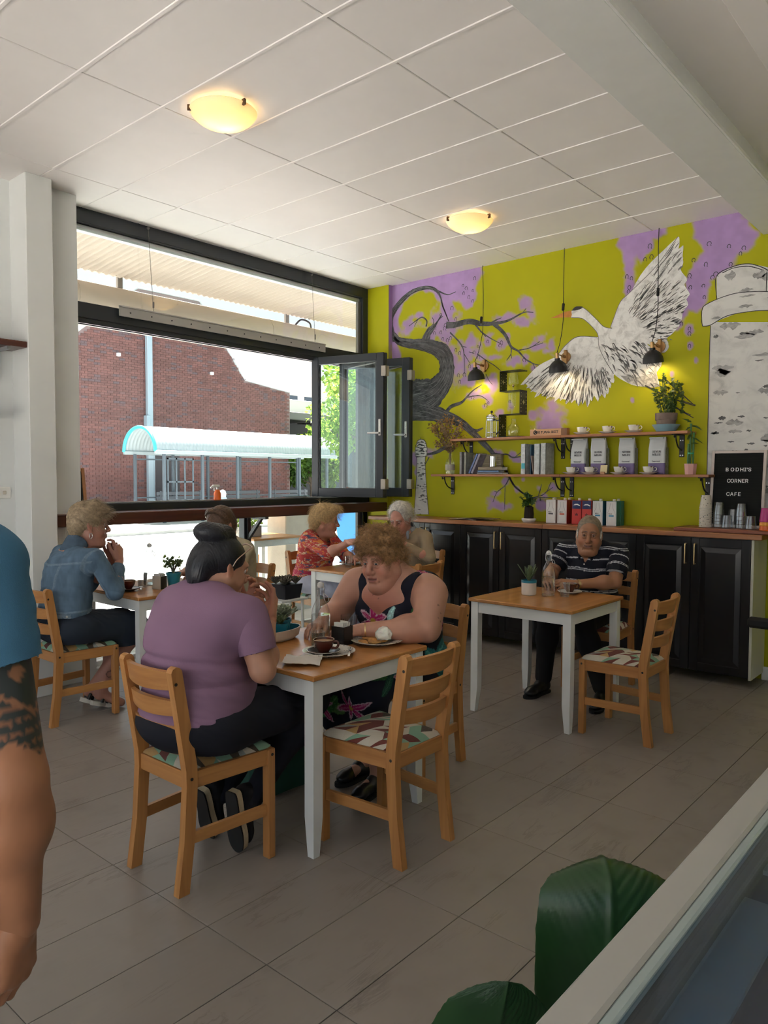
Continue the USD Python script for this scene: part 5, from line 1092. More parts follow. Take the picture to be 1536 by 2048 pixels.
# vase of dried flowers
t = thing('bottle_vase', 'clear glass bottle used as a vase at the left end of the lower shelf', 'vase', (6.07, 4.36, LZ))
part(t, 'bottle', lathe([(0, 0.003), (0.044, 0.003), (0.046, 0.03), (0.046, 0.11), (0.038, 0.14), (0.018, 0.165), (0.016, 0.20), (0.019, 0.206)], 28), M_GLG, smooth=50)
part(t, 'label', lathe([(0.0468, 0.04), (0.0468, 0.095)], 28), plain('label_cream', (0.45, 0.42, 0.34), 0.8), smooth=50)
t = thing('dried_flowers', 'spray of brown and ochre dried flowers standing in the bottle vase', 'flowers', (6.07, 4.36, LZ+0.02))
q = np.random.default_rng(77); st2, hd1, hd2 = [], [], []
for k in range(34):
    a = q.uniform(0, 6.3); e = A([q.normal(-0.02, 0.04), 0.20*math.cos(a)*q.uniform(0.4, 1.2), q.uniform(0.28, 0.50)])
    if abs(e[1]) < 0.08: e[2] += 0.04
    b = bez([(0, 0, 0), (0.004*math.cos(a), 0.006*math.sin(a), 0.19), A([e[0]*0.6, e[1]*0.55, e[2]*0.78]), e], 5); st2.append(tube(b, 0.0014, 4))
    (hd1 if k % 2 else hd2).append(leaf_cloud([e, b[-3]], 26, 0.026, 0.035, 100+k))
part(t, 'stems', cat(st2), plain('dry_stem', (0.28, 0.20, 0.09), 0.9), smooth=50)
part(t, 'ochre_heads', cat(hd1), plain('dry_ochre', (0.36, 0.20, 0.06), 0.9, vary=0.35, scale=60), smooth=False, kind='stuff')
part(t, 'brown_heads', cat(hd2), plain('dry_brown', (0.25, 0.17, 0.10), 0.9, vary=0.35, scale=60), smooth=False, kind='stuff')
part(t, 'collar', leaf_cloud([(0, 0, 0.22), (0, 0.02, 0.24), (0, -0.02, 0.24)], 90, 0.03, 0.03, 9), plain('dry_brown', (0.25, 0.17, 0.10), 0.9), smooth=False, kind='stuff')
# books, folders, tin
def book(name, label, cat_, o, dims, col, rx=0.0, rz=0.0, pages=True, group=None):
    t = thing(name, label, cat_, o, rz, group); dx, dy, dz = dims
    c = plain('cover_%02d' % len(MATS), col, 0.55, vary=0.25, scale=30)
    def T(m): return moved(m, (0, 0, 0), rx=rx)
    part(t, 'cover', T(cat(bx(0, dx, 0, 0.0025, 0, dz), bx(0, dx, dy-0.0025, dy, 0, dz), bx(0, 0.003, 0, dy, 0, dz))), c, smooth=False)
    part(t, 'pages', T(bx(0.003, dx-0.003, 0.0025, dy-0.0025, 0.003, dz-0.003)), M_PAPER, smooth=False)
    return t
book('book', 'thin pale upright book at the left of the lower shelf books', 'book', (6.02, 4.185, LZ), (0.14, 0.026, 0.215), (0.30, 0.29, 0.31))
book('book', 'second upright book with a patterned grey-green spine', 'book', (6.02, 4.135, LZ), (0.14, 0.024, 0.210), (0.33, 0.34, 0.27))
book('book', 'bright blue book leaning to the right on the lower shelf', 'book', (6.015, 4.085, LZ+0.004), (0.14, 0.022, 0.205), (0.12, 0.17, 0.36), rx=26)
book('book', 'lilac-grey book leaning against the blue one', 'book', (6.015, 4.055, LZ+0.004), (0.14, 0.024, 0.205), (0.30, 0.27, 0.33), rx=26)
t = thing('magazine_rack', 'ribbed beige file box standing behind the leaning books', 'file box')
part(t, 'box', bx(6.125, 6.17, 3.81, 4.125, LZ, LZ+0.19, 0.002), plain('file_beige', (0.34, 0.30, 0.20), 0.8), smooth=False)
part(t, 'rib', cat([bx(6.121, 6.126, 3.81, 4.125, LZ+0.012+0.018*i, LZ+0.021+0.018*i, 0.002) for i in range(10)]), plain('file_beige', (0.34, 0.30, 0.20), 0.8), smooth=False)
def flat_book(label, z, y0, y1, h, col):
    t = thing('flat_book', label, 'book', (0, 0, 0)); c = plain('flatc_%.3f' % z, col, 0.5)
    part(t, 'cover', cat(bx(6.01, 6.115, y0, y1, z, z+0.0022), bx(6.01, 6.115, y0, y1, z+h-0.0022, z+h), bx(6.01, 6.0125, y0, y1, z, z+h)), c, smooth=False)
    part(t, 'pages', bx(6.0125, 6.112, y0+0.003, y1-0.003, z+0.0022, z+h-0.0022), M_PAPER, smooth=False)
flat_book('grey book lying at the bottom of the small stack', LZ, 3.72, 4.00, 0.017, (0.25, 0.25, 0.27))
flat_book('blue book lying in the middle of the small stack', LZ+0.0172, 3.76, 3.995, 0.020, (0.10, 0.19, 0.34))
flat_book('brown book lying on top of the small stack, under the tin', LZ+0.0374, 3.725, 3.99, 0.032, (0.22, 0.17, 0.11))
t = thing('steel_tin', 'shiny steel tin standing on the small stack of lying books', 'tin', (6.06, 3.855, LZ+0.0697))
part(t, 'can', lathe([(0, 0), (0.032, 0), (0.033, 0.003), (0.033, 0.098), (0.034, 0.101), (0.031, 0.101), (0.030, 0.004), (0, 0.004)], 28), plain('steel_bright', (0.85, 0.85, 0.83), 0.15, metallic=1.0), smooth=40)
fol = [('white ring folder at the left of the folders, with a blue sticker', 3.475, 0.045, 0.275, (0.60, 0.63, 0.63), 6.0), ('dark blue magazine between the white folders', 3.43, 0.012, 0.265, (0.03, 0.10, 0.19), 6.03), ('thin pink-beige booklet leaning between the folders', 3.39, 0.010, 0.17, (0.45, 0.33, 0.28), 6.01),
       ('wide pale grey folder in the middle of the folders', 3.33, 0.055, 0.272, (0.52, 0.56, 0.56), 6.0), ('light grey folder beside the shelf bracket', 3.268, 0.05, 0.278, (0.50, 0.52, 0.51), 6.0)]
for i, (l, y, w_, h_, c, x_) in enumerate(fol):
    book('folder', l, 'folder', (x_, y, LZ), (0.155, w_, h_), c, rx=(0, 0, -9, 0, 0)[i])
solo('folder_sticker', bx(5.998, 5.9995, 3.478, 3.512, LZ+0.05, LZ+0.10), plain('sticker_blue', (0.05, 0.38, 0.45), 0.5), 'small turquoise sticker on the spine of the leftmost white folder', 'sticker', smooth=False)

# on the worktop
WTZ = 1.1275
t = thing('bonsai', 'small bonsai with a thick dark trunk in a white dish', 'plant', (6.0, 3.43, WTZ))
part(t, 'dish', lathe([(0, 0), (0.05, 0), (0.066, 0.02), (0.064, 0.036), (0.058, 0.036), (0.05, 0.026), (0, 0.026)], 30), M_CHINA, smooth=50)
q = np.random.default_rng(3); tk = lathe([(0, 0.02), (0.042, 0.022), (0.044, 0.07), (0.038, 0.11), (0.040, 0.135), (0.018, 0.15), (0, 0.15)], 20); v = np.asarray(tk.vertices); v[:, :2] *= (0.85+0.35*meshkit.fbm(v*35, 3, 4))[:, None]; tk.vertices = v
part(t, 'trunk', tk, plain('trunk_black', (0.025, 0.018, 0.012), 0.9, bump=0.003), smooth=40)
part(t, 'leaves', cat([ivy_leaf(q, A([0, 0.012, 0.20])+A([q.normal()*0.03, q.normal()*0.035, q.normal()*0.025]), 0.055) for _ in range(34)]), leaf_mat('bonsai_leaf', (0.03, 0.11, 0.03), 0.2), smooth=False, kind='stuff')
for i, (l, y0, y1, x, rz, c, z) in enumerate((('open magazine with dark pages lying on the worktop', 3.76, 4.06, 5.86, 8, (0.10, 0.06, 0.05), 0.0), ('pale magazine lying under the dark one on the worktop', 3.92, 4.22, 5.87, -6, (0.50, 0.44, 0.38), 0.0))):
    t = thing('magazine', l, 'magazine', (x+0.10, (y0+y1)/2, WTZ+(0.010 if i == 0 else 0.0)), rz)
    part(t, 'cover', solid_surface(lambda u, v: np.stack([-0.1+0.2*u, (v-0.5)*(y1-y0), 0.004+0.006*np.sin(math.pi*v)*(1-0.3*u)], -1), 8, 16, 0.004), plain('mag_%d' % i, c, 0.4, vary=0.5, scale=14), smooth=50)
def carton(label, x, y0, y1, front, side, top_col, style):
    t = thing('milk_carton', label, 'carton', (0, 0, 0)); d = 0.07; h = 0.208
    fm, sm = plain('carton_f_%s' % (front,), front, 0.4), plain('carton_s_%s' % (side,), side, 0.4)
    part(t, 'carton_body', bx(x, x+d, y0, y1, WTZ, WTZ+h, 0.002), sm, smooth=False)
    part(t, 'front_panel', bx(x-0.0008, x, y0+0.002, y1-0.002, WTZ+0.002, WTZ+h-0.002), fm, smooth=False)
    part(t, 'cap', moved(lathe([(0, 0), (0.013, 0), (0.013, 0.016), (0.011, 0.018), (0, 0.018)], 18), (x+d*0.45, (y0+y1)/2-0.012, WTZ+h)), plain('cap_cream', (0.72, 0.66, 0.52), 0.4), smooth=40)
    yc = (y0+y1)/2; gm = plain('carton_line', (0.35, 0.36, 0.36), 0.5)
    if style[0] == 'bottle':
        for s in (-1, 1): part(t, 'bottle_line', tube([(x-0.0012, yc+s*a, WTZ+b) for a, b in ((0.036, 0.02), (0.036, 0.095), (0.026, 0.125), (0.013, 0.15), (0.011, 0.19))], 0.0009, 5), gm)
        part(t, 'label_block', bx(x-0.0016, x-0.0008, yc-0.022, yc+0.022, WTZ+0.078, WTZ+0.091), plain('lab_%s' % style[1], style[2], 0.5), smooth=False)
        text_on(t, 'lettering', 'MILK', 0.009, x-0.0009, yc+0.008, WTZ+0.097, plain('carton_ink', (0.12, 0.12, 0.13), 0.5), True)
    else:
        part(t, 'blue_panel', bx(x-0.0016, x-0.0008, yc-0.040, yc+0.040, WTZ+0.135, WTZ+0.205), plain('carton_navy', (0.015, 0.03, 0.12), 0.4), smooth=False)
        part(t, 'white_swoosh', cat(face_x(prism(Polygon([(-0.03, 0), (-0.015, 0.012), (0.01, 0.013), (0.032, 0.002), (0.03, -0.006), (0.005, 0.003), (-0.018, 0.0)]), 0.0006), x-0.0017, yc, WTZ+0.165)), M_PAPER, smooth=False)
        part(t, 'crest', face_x(prism(Polygon([(0, 0.016), (0.006, 0.006), (0.018, 0.008), (0.01, -0.002), (0.014, -0.012), (0, -0.008), (-0.014, -0.012), (-0.01, -0.002), (-0.018, 0.008), (-0.006, 0.006)]), 0.0006), x-0.0009, yc, WTZ+0.085), plain('crest_dark', (0.12, 0.01, 0.01), 0.5), smooth=False)
WHT, RED, ORG, BLU, TEA = (0.68, 0.67, 0.65), (0.52, 0.035, 0.03), (0.70, 0.30, 0.04), (0.03, 0.16, 0.28), (0.02, 0.20, 0.20)
carton('white milk carton with a dark label, leftmost of the front cartons', 6.00, 3.163, 3.258, WHT, (0.55, 0.5, 0.45), WHT, ('bottle', 'dark', (0.08, 0.08, 0.09)))
carton('white milk carton with an orange-red label', 6.00, 3.055, 3.148, WHT, (0.36, 0.02, 0.02), WHT, ('bottle', 'red', (0.62, 0.12, 0.06)))
carton('red and navy carton beside the red-labelled milk carton', 6.00, 2.920, 3.008, RED, (0.45, 0.03, 0.03), RED, ('navy',))
carton('red and navy carton behind the head of the man in the polo', 6.00, 2.826, 2.914, RED, (0.45, 0.03, 0.03), RED, ('navy',))
carton('white milk carton with a blue label, next to the man\'s head', 6.00, 2.724, 2.816, WHT, BLU, WHT, ('bottle', 'blue', (0.06, 0.26, 0.42)))
carton('white milk carton with a blue label, rightmost of the front cartons', 6.00, 2.603, 2.695, WHT, TEA, WHT, ('bottle', 'blue', (0.06, 0.26, 0.42)))
carton('orange carton peeking out behind the leftmost milk carton', 6.085, 3.195, 3.292, ORG, ORG, ORG, ('bottle', 'dark', (0.3, 0.1, 0.02)))
carton('dark red carton standing behind the red-labelled milk carton', 6.085, 3.055, 3.148, RED, (0.36, 0.02, 0.02), RED, ('bottle', 'red', (0.62, 0.12, 0.06)))
carton('teal carton standing behind the rightmost milk carton', 6.085, 2.603, 2.695, TEA, TEA, TEA, ('bottle', 'blue', (0.06, 0.26, 0.42)))
# cups on the serving board
BZ = 1.1555
def nested(first_, n, x, y, z, dz, cups_):
    for k in range(n): cups_.append((x, y, z+k*dz))
M_CUPW = spotted('paper_cup', (0.62, 0.56, 0.46), (0.35, 0.30, 0.22), (0.08, 0.09, 0.07), 60.0, 0.22)
pc = None
for k in range(11):
    lab = 'speckled cream paper cup in the upside-down stack left of the letter board'
    if k == 10: lab = 'topmost speckled cream paper cup of the upside-down stack'
    if pc is None:
        pc = thing('paper_cup', lab, 'paper cup', (6.0, 1.888, BZ), 0, 'stack of speckled paper cups')
        part(pc, 'cup', lathe([(0.046, 0), (0.048, 0.003), (0.046, 0.006), (0.034, 0.098), (0.033, 0.101), (0, 0.101)], 24), M_CUPW, smooth=40)
        part(pc, 'rim', lathe([(0.044, 0.0), (0.049, 0.002), (0.044, 0.005)], 24), M_CHINA, smooth=50)
    else: dup(pc, (6.0+0.001*(k % 3-1), 1.888, BZ+k*0.0145), k*37, lab)
pl0 = None
for (x, y, n, dz, lab) in ((6.02, 1.797, 5, 0.024, 'clear plastic cup in the tall stack beside the paper cups'), (5.99, 1.727, 1, 0, 'single clear plastic cup upside down in front of the letter board'), (6.06, 1.705, 2, 0.045, 'clear plastic cup in the short pair at the letter board'), (6.02, 1.637, 4, 0.03, 'clear plastic cup in the narrow stack in the middle of the letter board'), (5.99, 1.560, 1, 0, 'single clear plastic cup nearest the pink tumbler')):
    for k in range(n):
        if pl0 is None:
            pl0 = thing('plastic_cup', lab, 'plastic cup', (x, y, BZ), 0, lab[:60] if n > 1 else 'clear plastic cups')
            part(pl0, 'cup', lathe([(0.042, 0), (0.043, 0.003), (0.041, 0.005), (0.031, 0.094), (0.029, 0.097), (0, 0.097)], 24), M_CLEARP, smooth=40)
            part(pl0, 'rim', lathe([(0.040, 0.0), (0.0435, 0.0015), (0.040, 0.003)], 24), M_CLEARP, smooth=50)
        else: dup(pl0, (x, y, BZ+k*dz), k*20, lab, lab if n > 1 else 'clear plastic cups')
def tumbler(label, x, y, z, c, h=0.12):
    t = thing('tumbler', label, 'tumbler', (x, y, z)); m = plain('tumbler_%s' % (c,), c, 0.3)
    part(t, 'wall', lathe([(0.043, 0), (0.044, 0.004), (0.034, h-0.004), (0.031, h), (0, h)], 28), m, smooth=40); part(t, 'lip', lathe([(0.041, 0), (0.0455, 0.003), (0.041, 0.006)], 28), m, smooth=50)
tumbler('bright orange plastic tumbler, lowest of the coloured stack', 5.90, 1.435, BZ, (0.72, 0.13, 0.01), 0.10)
tumbler('yellow-orange plastic tumbler in the middle of the coloured stack', 5.90, 1.435, BZ+0.034, (0.80, 0.33, 0.02), 0.10)
tumbler('magenta plastic tumbler on top of the coloured stack', 5.90, 1.435, BZ+0.062, (0.50, 0.03, 0.20), 0.10)
tumbler('yellow plastic tumbler behind the magenta one at the right edge', 5.99, 1.36, BZ, (0.85, 0.45, 0.01), 0.165)
# letter board
t = thing('letter_board', 'black felt letter board in a pale frame reading BODHI\'S CORNER CAFE', 'sign', (6.085, 1.697, BZ+0.0005))
def tilt(m): return moved(m, (0, 0, 0), ry=5.5)
fw_, fh_, fb_ = 0.197, 0.592, 0.021
part(t, 'frame', tilt(cat(bx(0, 0.02, fw_-fb_, fw_, 0, fh_, 0.002), bx(0, 0.02, -fw_, -fw_+fb_, 0, fh_, 0.002), bx(0, 0.02, -fw_+fb_, fw_-fb_, 0, fb_, 0.002), bx(0, 0.02, -fw_+fb_, fw_-fb_, fh_-fb_, fh_, 0.002))), plain('frame_pale', (0.62, 0.54, 0.50), 0.5), smooth=False)
part(t, 'felt', tilt(bx(0.006, 0.016, -fw_+fb_, fw_-fb_, fb_, fh_-fb_)), plain('felt_black', (0.006, 0.007, 0.006), 0.95), smooth=False)
part(t, 'groove', tilt(cat([bx(0.0045, 0.0062, -fw_+fb_, fw_-fb_, z, z+0.0035) for z in np.arange(fb_+0.006, fh_-fb_-0.004, 0.0085)])), plain('felt_black', (0.006, 0.007, 0.006), 0.95), smooth=False, kind='stuff')
M_LET = plain('letter_white', (0.82, 0.82, 0.80), 0.4)
for row, yc, z, sp in (("BODHI'S", 0, 0.432, (0.085, 0.047, 0.012, -0.021, -0.045, -0.059, -0.077)), ('CORNER', 0, 0.345, (0.070, 0.044, 0.017, -0.010, -0.036, -0.060)), ('CAFE', 0, 0.243, (0.070, 0.042, 0.014, -0.012))):
    for ch, dy in zip(row, sp):
        m = meshkit.text_mesh(ch, 0.027, 0.002, True); w = m.bounds[1][0]+m.bounds[0][0]; m.apply_translation([-w/2, 0, 0])
        part(t, 'letter', tilt(framed(m, (0.0045, yc+dy-0.006, z), (0, -1, 0), (0, 0, 1), (-1, 0, 0))), M_LET, smooth=False)

# ================================================================= on the tables
def swing_bottle(x, y, z, label, water, rz=0, s=1.0):
    t = thing('water_bottle', label, 'bottle', (x, y, z), rz)
    part(t, 'glass', lathe([(0, 0.004), (0.040, 0.003), (0.044, 0.010), (0.044, 0.150), (0.041, 0.172), (0.030, 0.200), (0.018, 0.222), (0.0145, 0.236), (0.0145, 0.262), (0.018, 0.266), (0.018, 0.274), (0.012, 0.276)], 36), M_GLG, smooth=50)
    part(t, 'base', lathe([(0, 0.0), (0.040, 0.0), (0.043, 0.006), (0.036, 0.012), (0, 0.014)], 36), M_GLG, smooth=50)
    part(t, 'water', lathe([(0, 0.015), (0.041, 0.015), (0.0415, water), (0, water)], 32), M_WATER, smooth=40)
    part(t, 'stopper', lathe([(0, 0.272), (0.012, 0.274), (0.016, 0.282), (0.015, 0.294), (0.009, 0.300), (0, 0.301)], 20), plain('stopper_white', (0.75, 0.73, 0.70), 0.3), smooth=50)
    part(t, 'wire_clip', cat(tube(bez([(0.0, 0.019, 0.232), (0.0, 0.022, 0.262), (0.0, 0.018, 0.288), (0.0, 0, 0.303), (0.0, -0.018, 0.288), (0.0, -0.022, 0.262), (0.0, -0.019, 0.232)], 5), 0.0016, 6), tube(bez([(0, -0.020, 0.25), (0.012, -0.034, 0.235), (0.012, -0.040, 0.215), (-0.012, -0.040, 0.215), (-0.012, -0.034, 0.235), (0, -0.020, 0.25)], 4), 0.0016, 6)), M_CHROME, smooth=60)
def glass_cup(x, y, label, h=0.09, r=0.035, fill=0.0, ribs=0, z=TH):
    t = thing('drinking_glass', label, 'glass', (x, y, z+0.0005))
    part(t, 'glass', lathe([(0, 0.006), (r*0.72, 0.006), (r*0.78, 0.012), (r*0.97, h), (r, h), (r*0.80, 0.0), (0, 0.0)], 28), M_GL, smooth=50)
    if ribs: part(t, 'rib', cat([rod((r*0.8*math.cos(a), r*0.8*math.sin(a), 0.01), (r*1.0*math.cos(a), r*1.0*math.sin(a), h*0.86), 0.0016, 5) for a in np.linspace(0, 2*math.pi, ribs, endpoint=False)]), M_GL)
    if fill: part(t, 'water', lathe([(0, 0.008), (r*0.70, 0.008), (r*0.72+r*0.2*fill/h, fill), (0, fill)], 24), M_WATER, smooth=40)
M_CUPB = plain('cup_brown', (0.085, 0.016, 0.010), 0.15, coat=0.6)
M_COFFEE = plain('coffee_foam', (0.42, 0.24, 0.12), 0.5, vary=0.45, scale=45)
def coffee_cup(x, y, z, rz, label, tilt_=False):
    t = thing('coffee_cup', label, 'cup', (x, y, z), rz)
    part(t, 'cup', lathe([(0, 0.003), (0.022, 0.0), (0.024, 0.005), (0.040, 0.030), (0.047, 0.058), (0.044, 0.058), (0.037, 0.031), (0.02, 0.009), (0, 0.009)], 36), M_CUPB, smooth=50)
    part(t, 'lip', lathe([(0.0438, 0.0575), (0.046, 0.0592), (0.0472, 0.0575)], 36), plain('lip_cream', (0.68, 0.55, 0.42), 0.25), smooth=50)
    part(t, 'coffee', lathe([(0, 0.051), (0.0425, 0.050)], 32), M_COFFEE, smooth=60)
    part(t, 'handle', tube(bez([(0.043, 0, 0.048), (0.060, 0, 0.050), (0.066, 0, 0.036), (0.056, 0, 0.022), (0.035, 0, 0.020)], 5), 0.0055, 8), M_CUPB, smooth=60)
    return t
def plate(x, y, z, r, label, mat, group=None):
    t = thing('plate', label, 'plate', (x, y, z), 0, group)
    part(t, 'dish', lathe([(0, 0.003), (r*0.52, 0.003), (r*0.55, 0.0), (r*0.60, 0.002), (r*0.68, 0.010), (r*0.99, 0.018), (r, 0.020), (r*0.98, 0.021), (r*0.66, 0.0135), (r*0.58, 0.007), (0, 0.007)], 48), mat, smooth=50)
    return t
# nearest table
pp = plate(2.343, 2.335, TH, 0.118, 'leaf-patterned plate under the coffee saucer on the nearest table', M_LEAFPL)
t = thing('saucer', 'dark saucer with a pale rim under the brown coffee cup on the nearest table', 'saucer', (2.318, 2.342, TH+0.0075))
part(t, 'dish', lathe([(0, 0.002), (0.030, 0.002), (0.034, 0.0), (0.050, 0.008), (0.074, 0.015), (0.0745, 0.017), (0.050, 0.0115), (0, 0.006)], 40), plain('saucer_dark', (0.05, 0.035, 0.028), 0.2, coat=0.5), smooth=50)
part(t, 'rim', lathe([(0.0725, 0.0155), (0.0752, 0.0172), (0.0725, 0.0180)], 40), M_CHINA, smooth=50)
cc0 = coffee_cup(2.318, 2.342, TH+0.0138, -60, 'brown coffee cup with milky coffee in front of the sugar box')
part(cc0, 'crest', moved(framed(prism(Polygon([(-0.006, -0.009), (0.006, -0.009), (0.007, 0.004), (0, 0.011), (-0.007, 0.004)]), 0.0006), (0, 0, 0), (1, 0, 0), (0, 0, 1), (0, -1, 0)), (-0.0416*math.cos(0.35), -0.0416*math.sin(0.35), 0.030), rz=-70), plain('crest_pale', (0.45, 0.25, 0.2), 0.4), smooth=False)
def fork(x, y, z, rz, label, name='fork'):
    t = thing(name, label, name, (x, y, z), rz)
    part(t, 'handle', solid_surface(lambda u, v: np.stack([-0.10+0.10*u, (v-0.5)*(0.010-0.004*u), 0.004+0.006*np.sin(u*2.4)], -1), 10, 3, 0.002), M_CHROME, smooth=50)
    if name == 'fork':
        part(t, 'head', solid_surface(lambda u, v: np.stack([0.0+0.025*u, (v-0.5)*(0.008+0.012*u), 0.0085-0.006*u], -1), 6, 4, 0.002), M_CHROME, smooth=50)
        for k in range(4): part(t, 'tine', rod((0.024, -0.0075+0.005*k, 0.0026), (0.062, -0.0075+0.005*k, 0.006), 0.0011, 6), M_CHROME)
    else:
        part(t, 'bowl', solid_surface(lambda u, v: np.stack([0.048*u, (v-0.5)*0.030*np.sin(math.pi*np.clip(u*0.94+0.04, 0, 1)), 0.0085-0.004*np.sin(math.pi*u)*(1-(2*v-1)**2)], -1), 10, 6, 0.0015), M_CHROME, smooth=50)
fork(2.395, 2.255, TH+0.016, 40, 'steel fork resting on the leaf-patterned coffee plate')
pc2 = plate(2.655, 2.325, TH, 0.125, 'leaf-patterned plate with the pancake in front of the woman in the floral dress', M_LEAFPL)
t = thing('pancake', 'golden fried pancakes in overlapping pieces on the patterned plate', 'pancakes', (2.64, 2.335, TH+0.0085))
q = np.random.default_rng(12); M_PAN = plain('pancake', (0.50, 0.25, 0.07), 0.6, vary=0.5, scale=40, bump=0.002)
for k, (dx, dy, r, dz) in enumerate(((-0.03, 0.01, 0.045, 0), (0.02, -0.02, 0.042, 0.004), (0.015, 0.035, 0.040, 0.008), (-0.03, -0.035, 0.036, 0.006), (0.0, 0.0, 0.04, 0.012))):
    d = lathe([(0, 0), (r*0.9, 0), (r, 0.004), (r*0.92, 0.009), (0, 0.010)], 22); v = np.asarray(d.vertices).copy(); v[:, :2] *= (0.85+0.3*meshkit.fbm(v*40+k, 2, k))[:, None]; v[:, 2] += dz; d.vertices = v; d.apply_translation([dx, dy, 0])
    part(t, 'piece', d, M_PAN, smooth=50)
t = thing('cream', 'blob of whipped cream on the pancakes', 'cream', (2.665, 2.29, TH+0.024))
ic = trimesh.creation.icosphere(4, 1.0); v = np.asarray(ic.vertices); n = meshkit.fbm(v*1.9+3, 4, 8); v = v*A([0.042, 0.036, 0.034])*(0.72+0.65*n)[:, None]; v[:, 2] = np.maximum(v[:, 2]+0.020, 0.0); ic.vertices = v
part(t, 'dollop', ic, plain('cream_white', (0.82, 0.79, 0.72), 0.5, sss=0.2), smooth=70)
t = thing('banana_slices', 'pale banana slices at the far rim of the pancake plate', 'fruit', (2.70, 2.40, TH+0.018))
for k, (dx, dy) in enumerate(((-0.03, 0.0), (0.01, -0.03), (-0.045, 0.03))): part(t, 'slice', moved(lathe([(0, 0), (0.015, 0), (0.016, 0.004), (0.014, 0.008), (0, 0.008)], 18), (dx, dy, 0.002*k), rx=14), plain('banana', (0.72, 0.58, 0.38), 0.5), smooth=40)
fork(2.60, 2.45, TH+0.012, 120, 'steel spoon lying between the sugar box and the pancake plate', 'spoon')
t = thing('napkin', 'crumpled white paper napkin hanging over beside the coffee plate', 'napkin', (2.165, 2.315, TH+0.001))
def nap(u, v):
    x = (u-0.5)*0.155; y = (v-0.5)*0.16; z = 0.004+0.012*meshkit.fbm(np.stack([u*4, v*4, 0*u], -1), 3, 3)+0.008*np.abs(np.sin(5*u+2*v))
    c, s = math.cos(0.7), math.sin(0.7); return np.stack([c*x-s*y, s*x+c*y, z], -1)
part(t, 'sheet', solid_surface(nap, 26, 26, 0.0012), plain('napkin_white', (0.66, 0.62, 0.57), 0.9), smooth=50)
swing_bottle(2.432, 2.478, TH, 'swing-top glass water bottle on the nearest table', 0.150)
glass_cup(2.352, 2.418, 'small tumbler of water between the bottle and the coffee cup', 0.088, 0.034, 0.035)
glass_cup(2.705, 2.555, 'ribbed tumbler behind the black sugar box', 0.098, 0.042, 0.0, 20)
def caddy(x, y, rz, label, w=0.036, col=(0.012, 0.012, 0.013), face=None):
    t = thing('sugar_box', label, 'box', (x, y, TH+0.0005), rz)
    m = plain('caddy_%s' % (col,), col, 0.4); h = 0.088
    part(t, 'box', cat(bx(-w, w, -w, -w+0.003, 0, h), bx(-w, w, w-0.003, w, 0, h), bx(-w, -w+0.003, -w, w, 0, h), bx(w-0.003, w, -w, w, 0, h), bx(-w, w, -w, w, 0, 0.003)), m, smooth=False)
    if face: part(t, 'face_panel', bx(-w-0.002, -w, -w, w, 0, h+0.004), plain('caddy_face', face, 0.5), smooth=False)
    q = np.random.default_rng(4)
    for k in range(9): part(t, 'packet', moved(bx(-0.0025, 0.0025, -0.024, 0.024, 0, h+0.004+0.012*q.random()), ((k-4)*0.0066, q.uniform(-0.004, 0.004), 0.004), rz=q.uniform(-7, 7)), M_PAPER, smooth=False)
caddy(2.528, 2.432, 8, 'black sugar box full of white packets in the middle of the nearest table')
def succulent(rs, n, L, wd, seed, tilt0=0.2, tilt1=1.25):
    q = np.random.default_rng(seed); out = []
    for k in range(n):
        a = k*2.399+q.normal()*0.1; el = tilt1-(tilt1-tilt0)*(k/n)+q.normal()*0.05; d = A([math.cos(a)*math.cos(el), math.sin(a)*math.cos(el), math.sin(el)]); s = unit(np.cross([0, 0, 1], d)); nn = np.cross(d, s); l = L*(0.6+0.4*k/n)*(0.9+0.2*q.random())
        def f(u, v, d=d, s=s, nn=nn, l=l):
            w = wd*np.sin(math.pi*np.clip(0.12+0.86*u, 0, 1))**0.8; c = 2*v-1
            return A([0, 0, 0])+d*(l*u)[..., None]+s*(w*c)[..., None]+nn*((0.25*wd*c*c-0.12*l*u*u*0+0.02*u))[..., None]
        out.append(solid_surface(f, 5, 4, wd*0.28))
    return cat(out)
M_SUC = plain('succulent_grey', (0.27, 0.31, 0.21), 0.5, vary=0.3, scale=40); M_SUC2 = plain('succulent_green', (0.15, 0.22, 0.10), 0.5, vary=0.3, scale=40); M_SUCD = plain('succulent_dark', (0.10, 0.085, 0.06), 0.5, vary=0.4, scale=40)
def small_pot(x, y, z, label, mat, r=0.038, h=0.075, seed=1, L=0.075, leaf=None, n=34):
    t = thing('succulent_pot', label, 'plant', (x, y, z))
    part(t, 'pot', lathe([(0, 0), (r*0.72, 0), (r*0.98, h-0.012), (r*1.06, h-0.012), (r*1.06, h), (r*0.95, h), (r*0.9, h-0.012), (0, h-0.012)], 28), mat, smooth=40)
    part(t, 'soil', lathe([(0, h-0.008), (r*0.93, h-0.009)], 20), M_SOIL)
    part(t, 'leaves', moved(succulent(r, n, L, L*0.17, seed), (0, 0, h-0.008)), leaf or M_SUC, smooth=50, kind='stuff')
    return t
t = thing('planter_dish', 'wide white oval dish with a blue inside, holding the teal pots', 'dish', (2.375, 2.745, TH+0.0005))
dm = lathe([(0, 0), (0.110, 0.0), (0.135, 0.015), (0.145, 0.055), (0.139, 0.055), (0.130, 0.018), (0.10, 0.008), (0, 0.008)], 44); dm.vertices = np.asarray(dm.vertices)*A([1.12, 0.62, 1.0])
dm2 = lathe([(0.1388, 0.0545), (0.1297, 0.0182), (0.10, 0.0084), (0, 0.0084)], 44); dm2.vertices = np.asarray(dm2.vertices)*A([1.12, 0.62, 1.0])
Rz = trimesh.transformations.rotation_matrix(math.radians(2), [0, 0, 1]); dm.apply_transform(Rz); dm2.apply_transform(Rz)
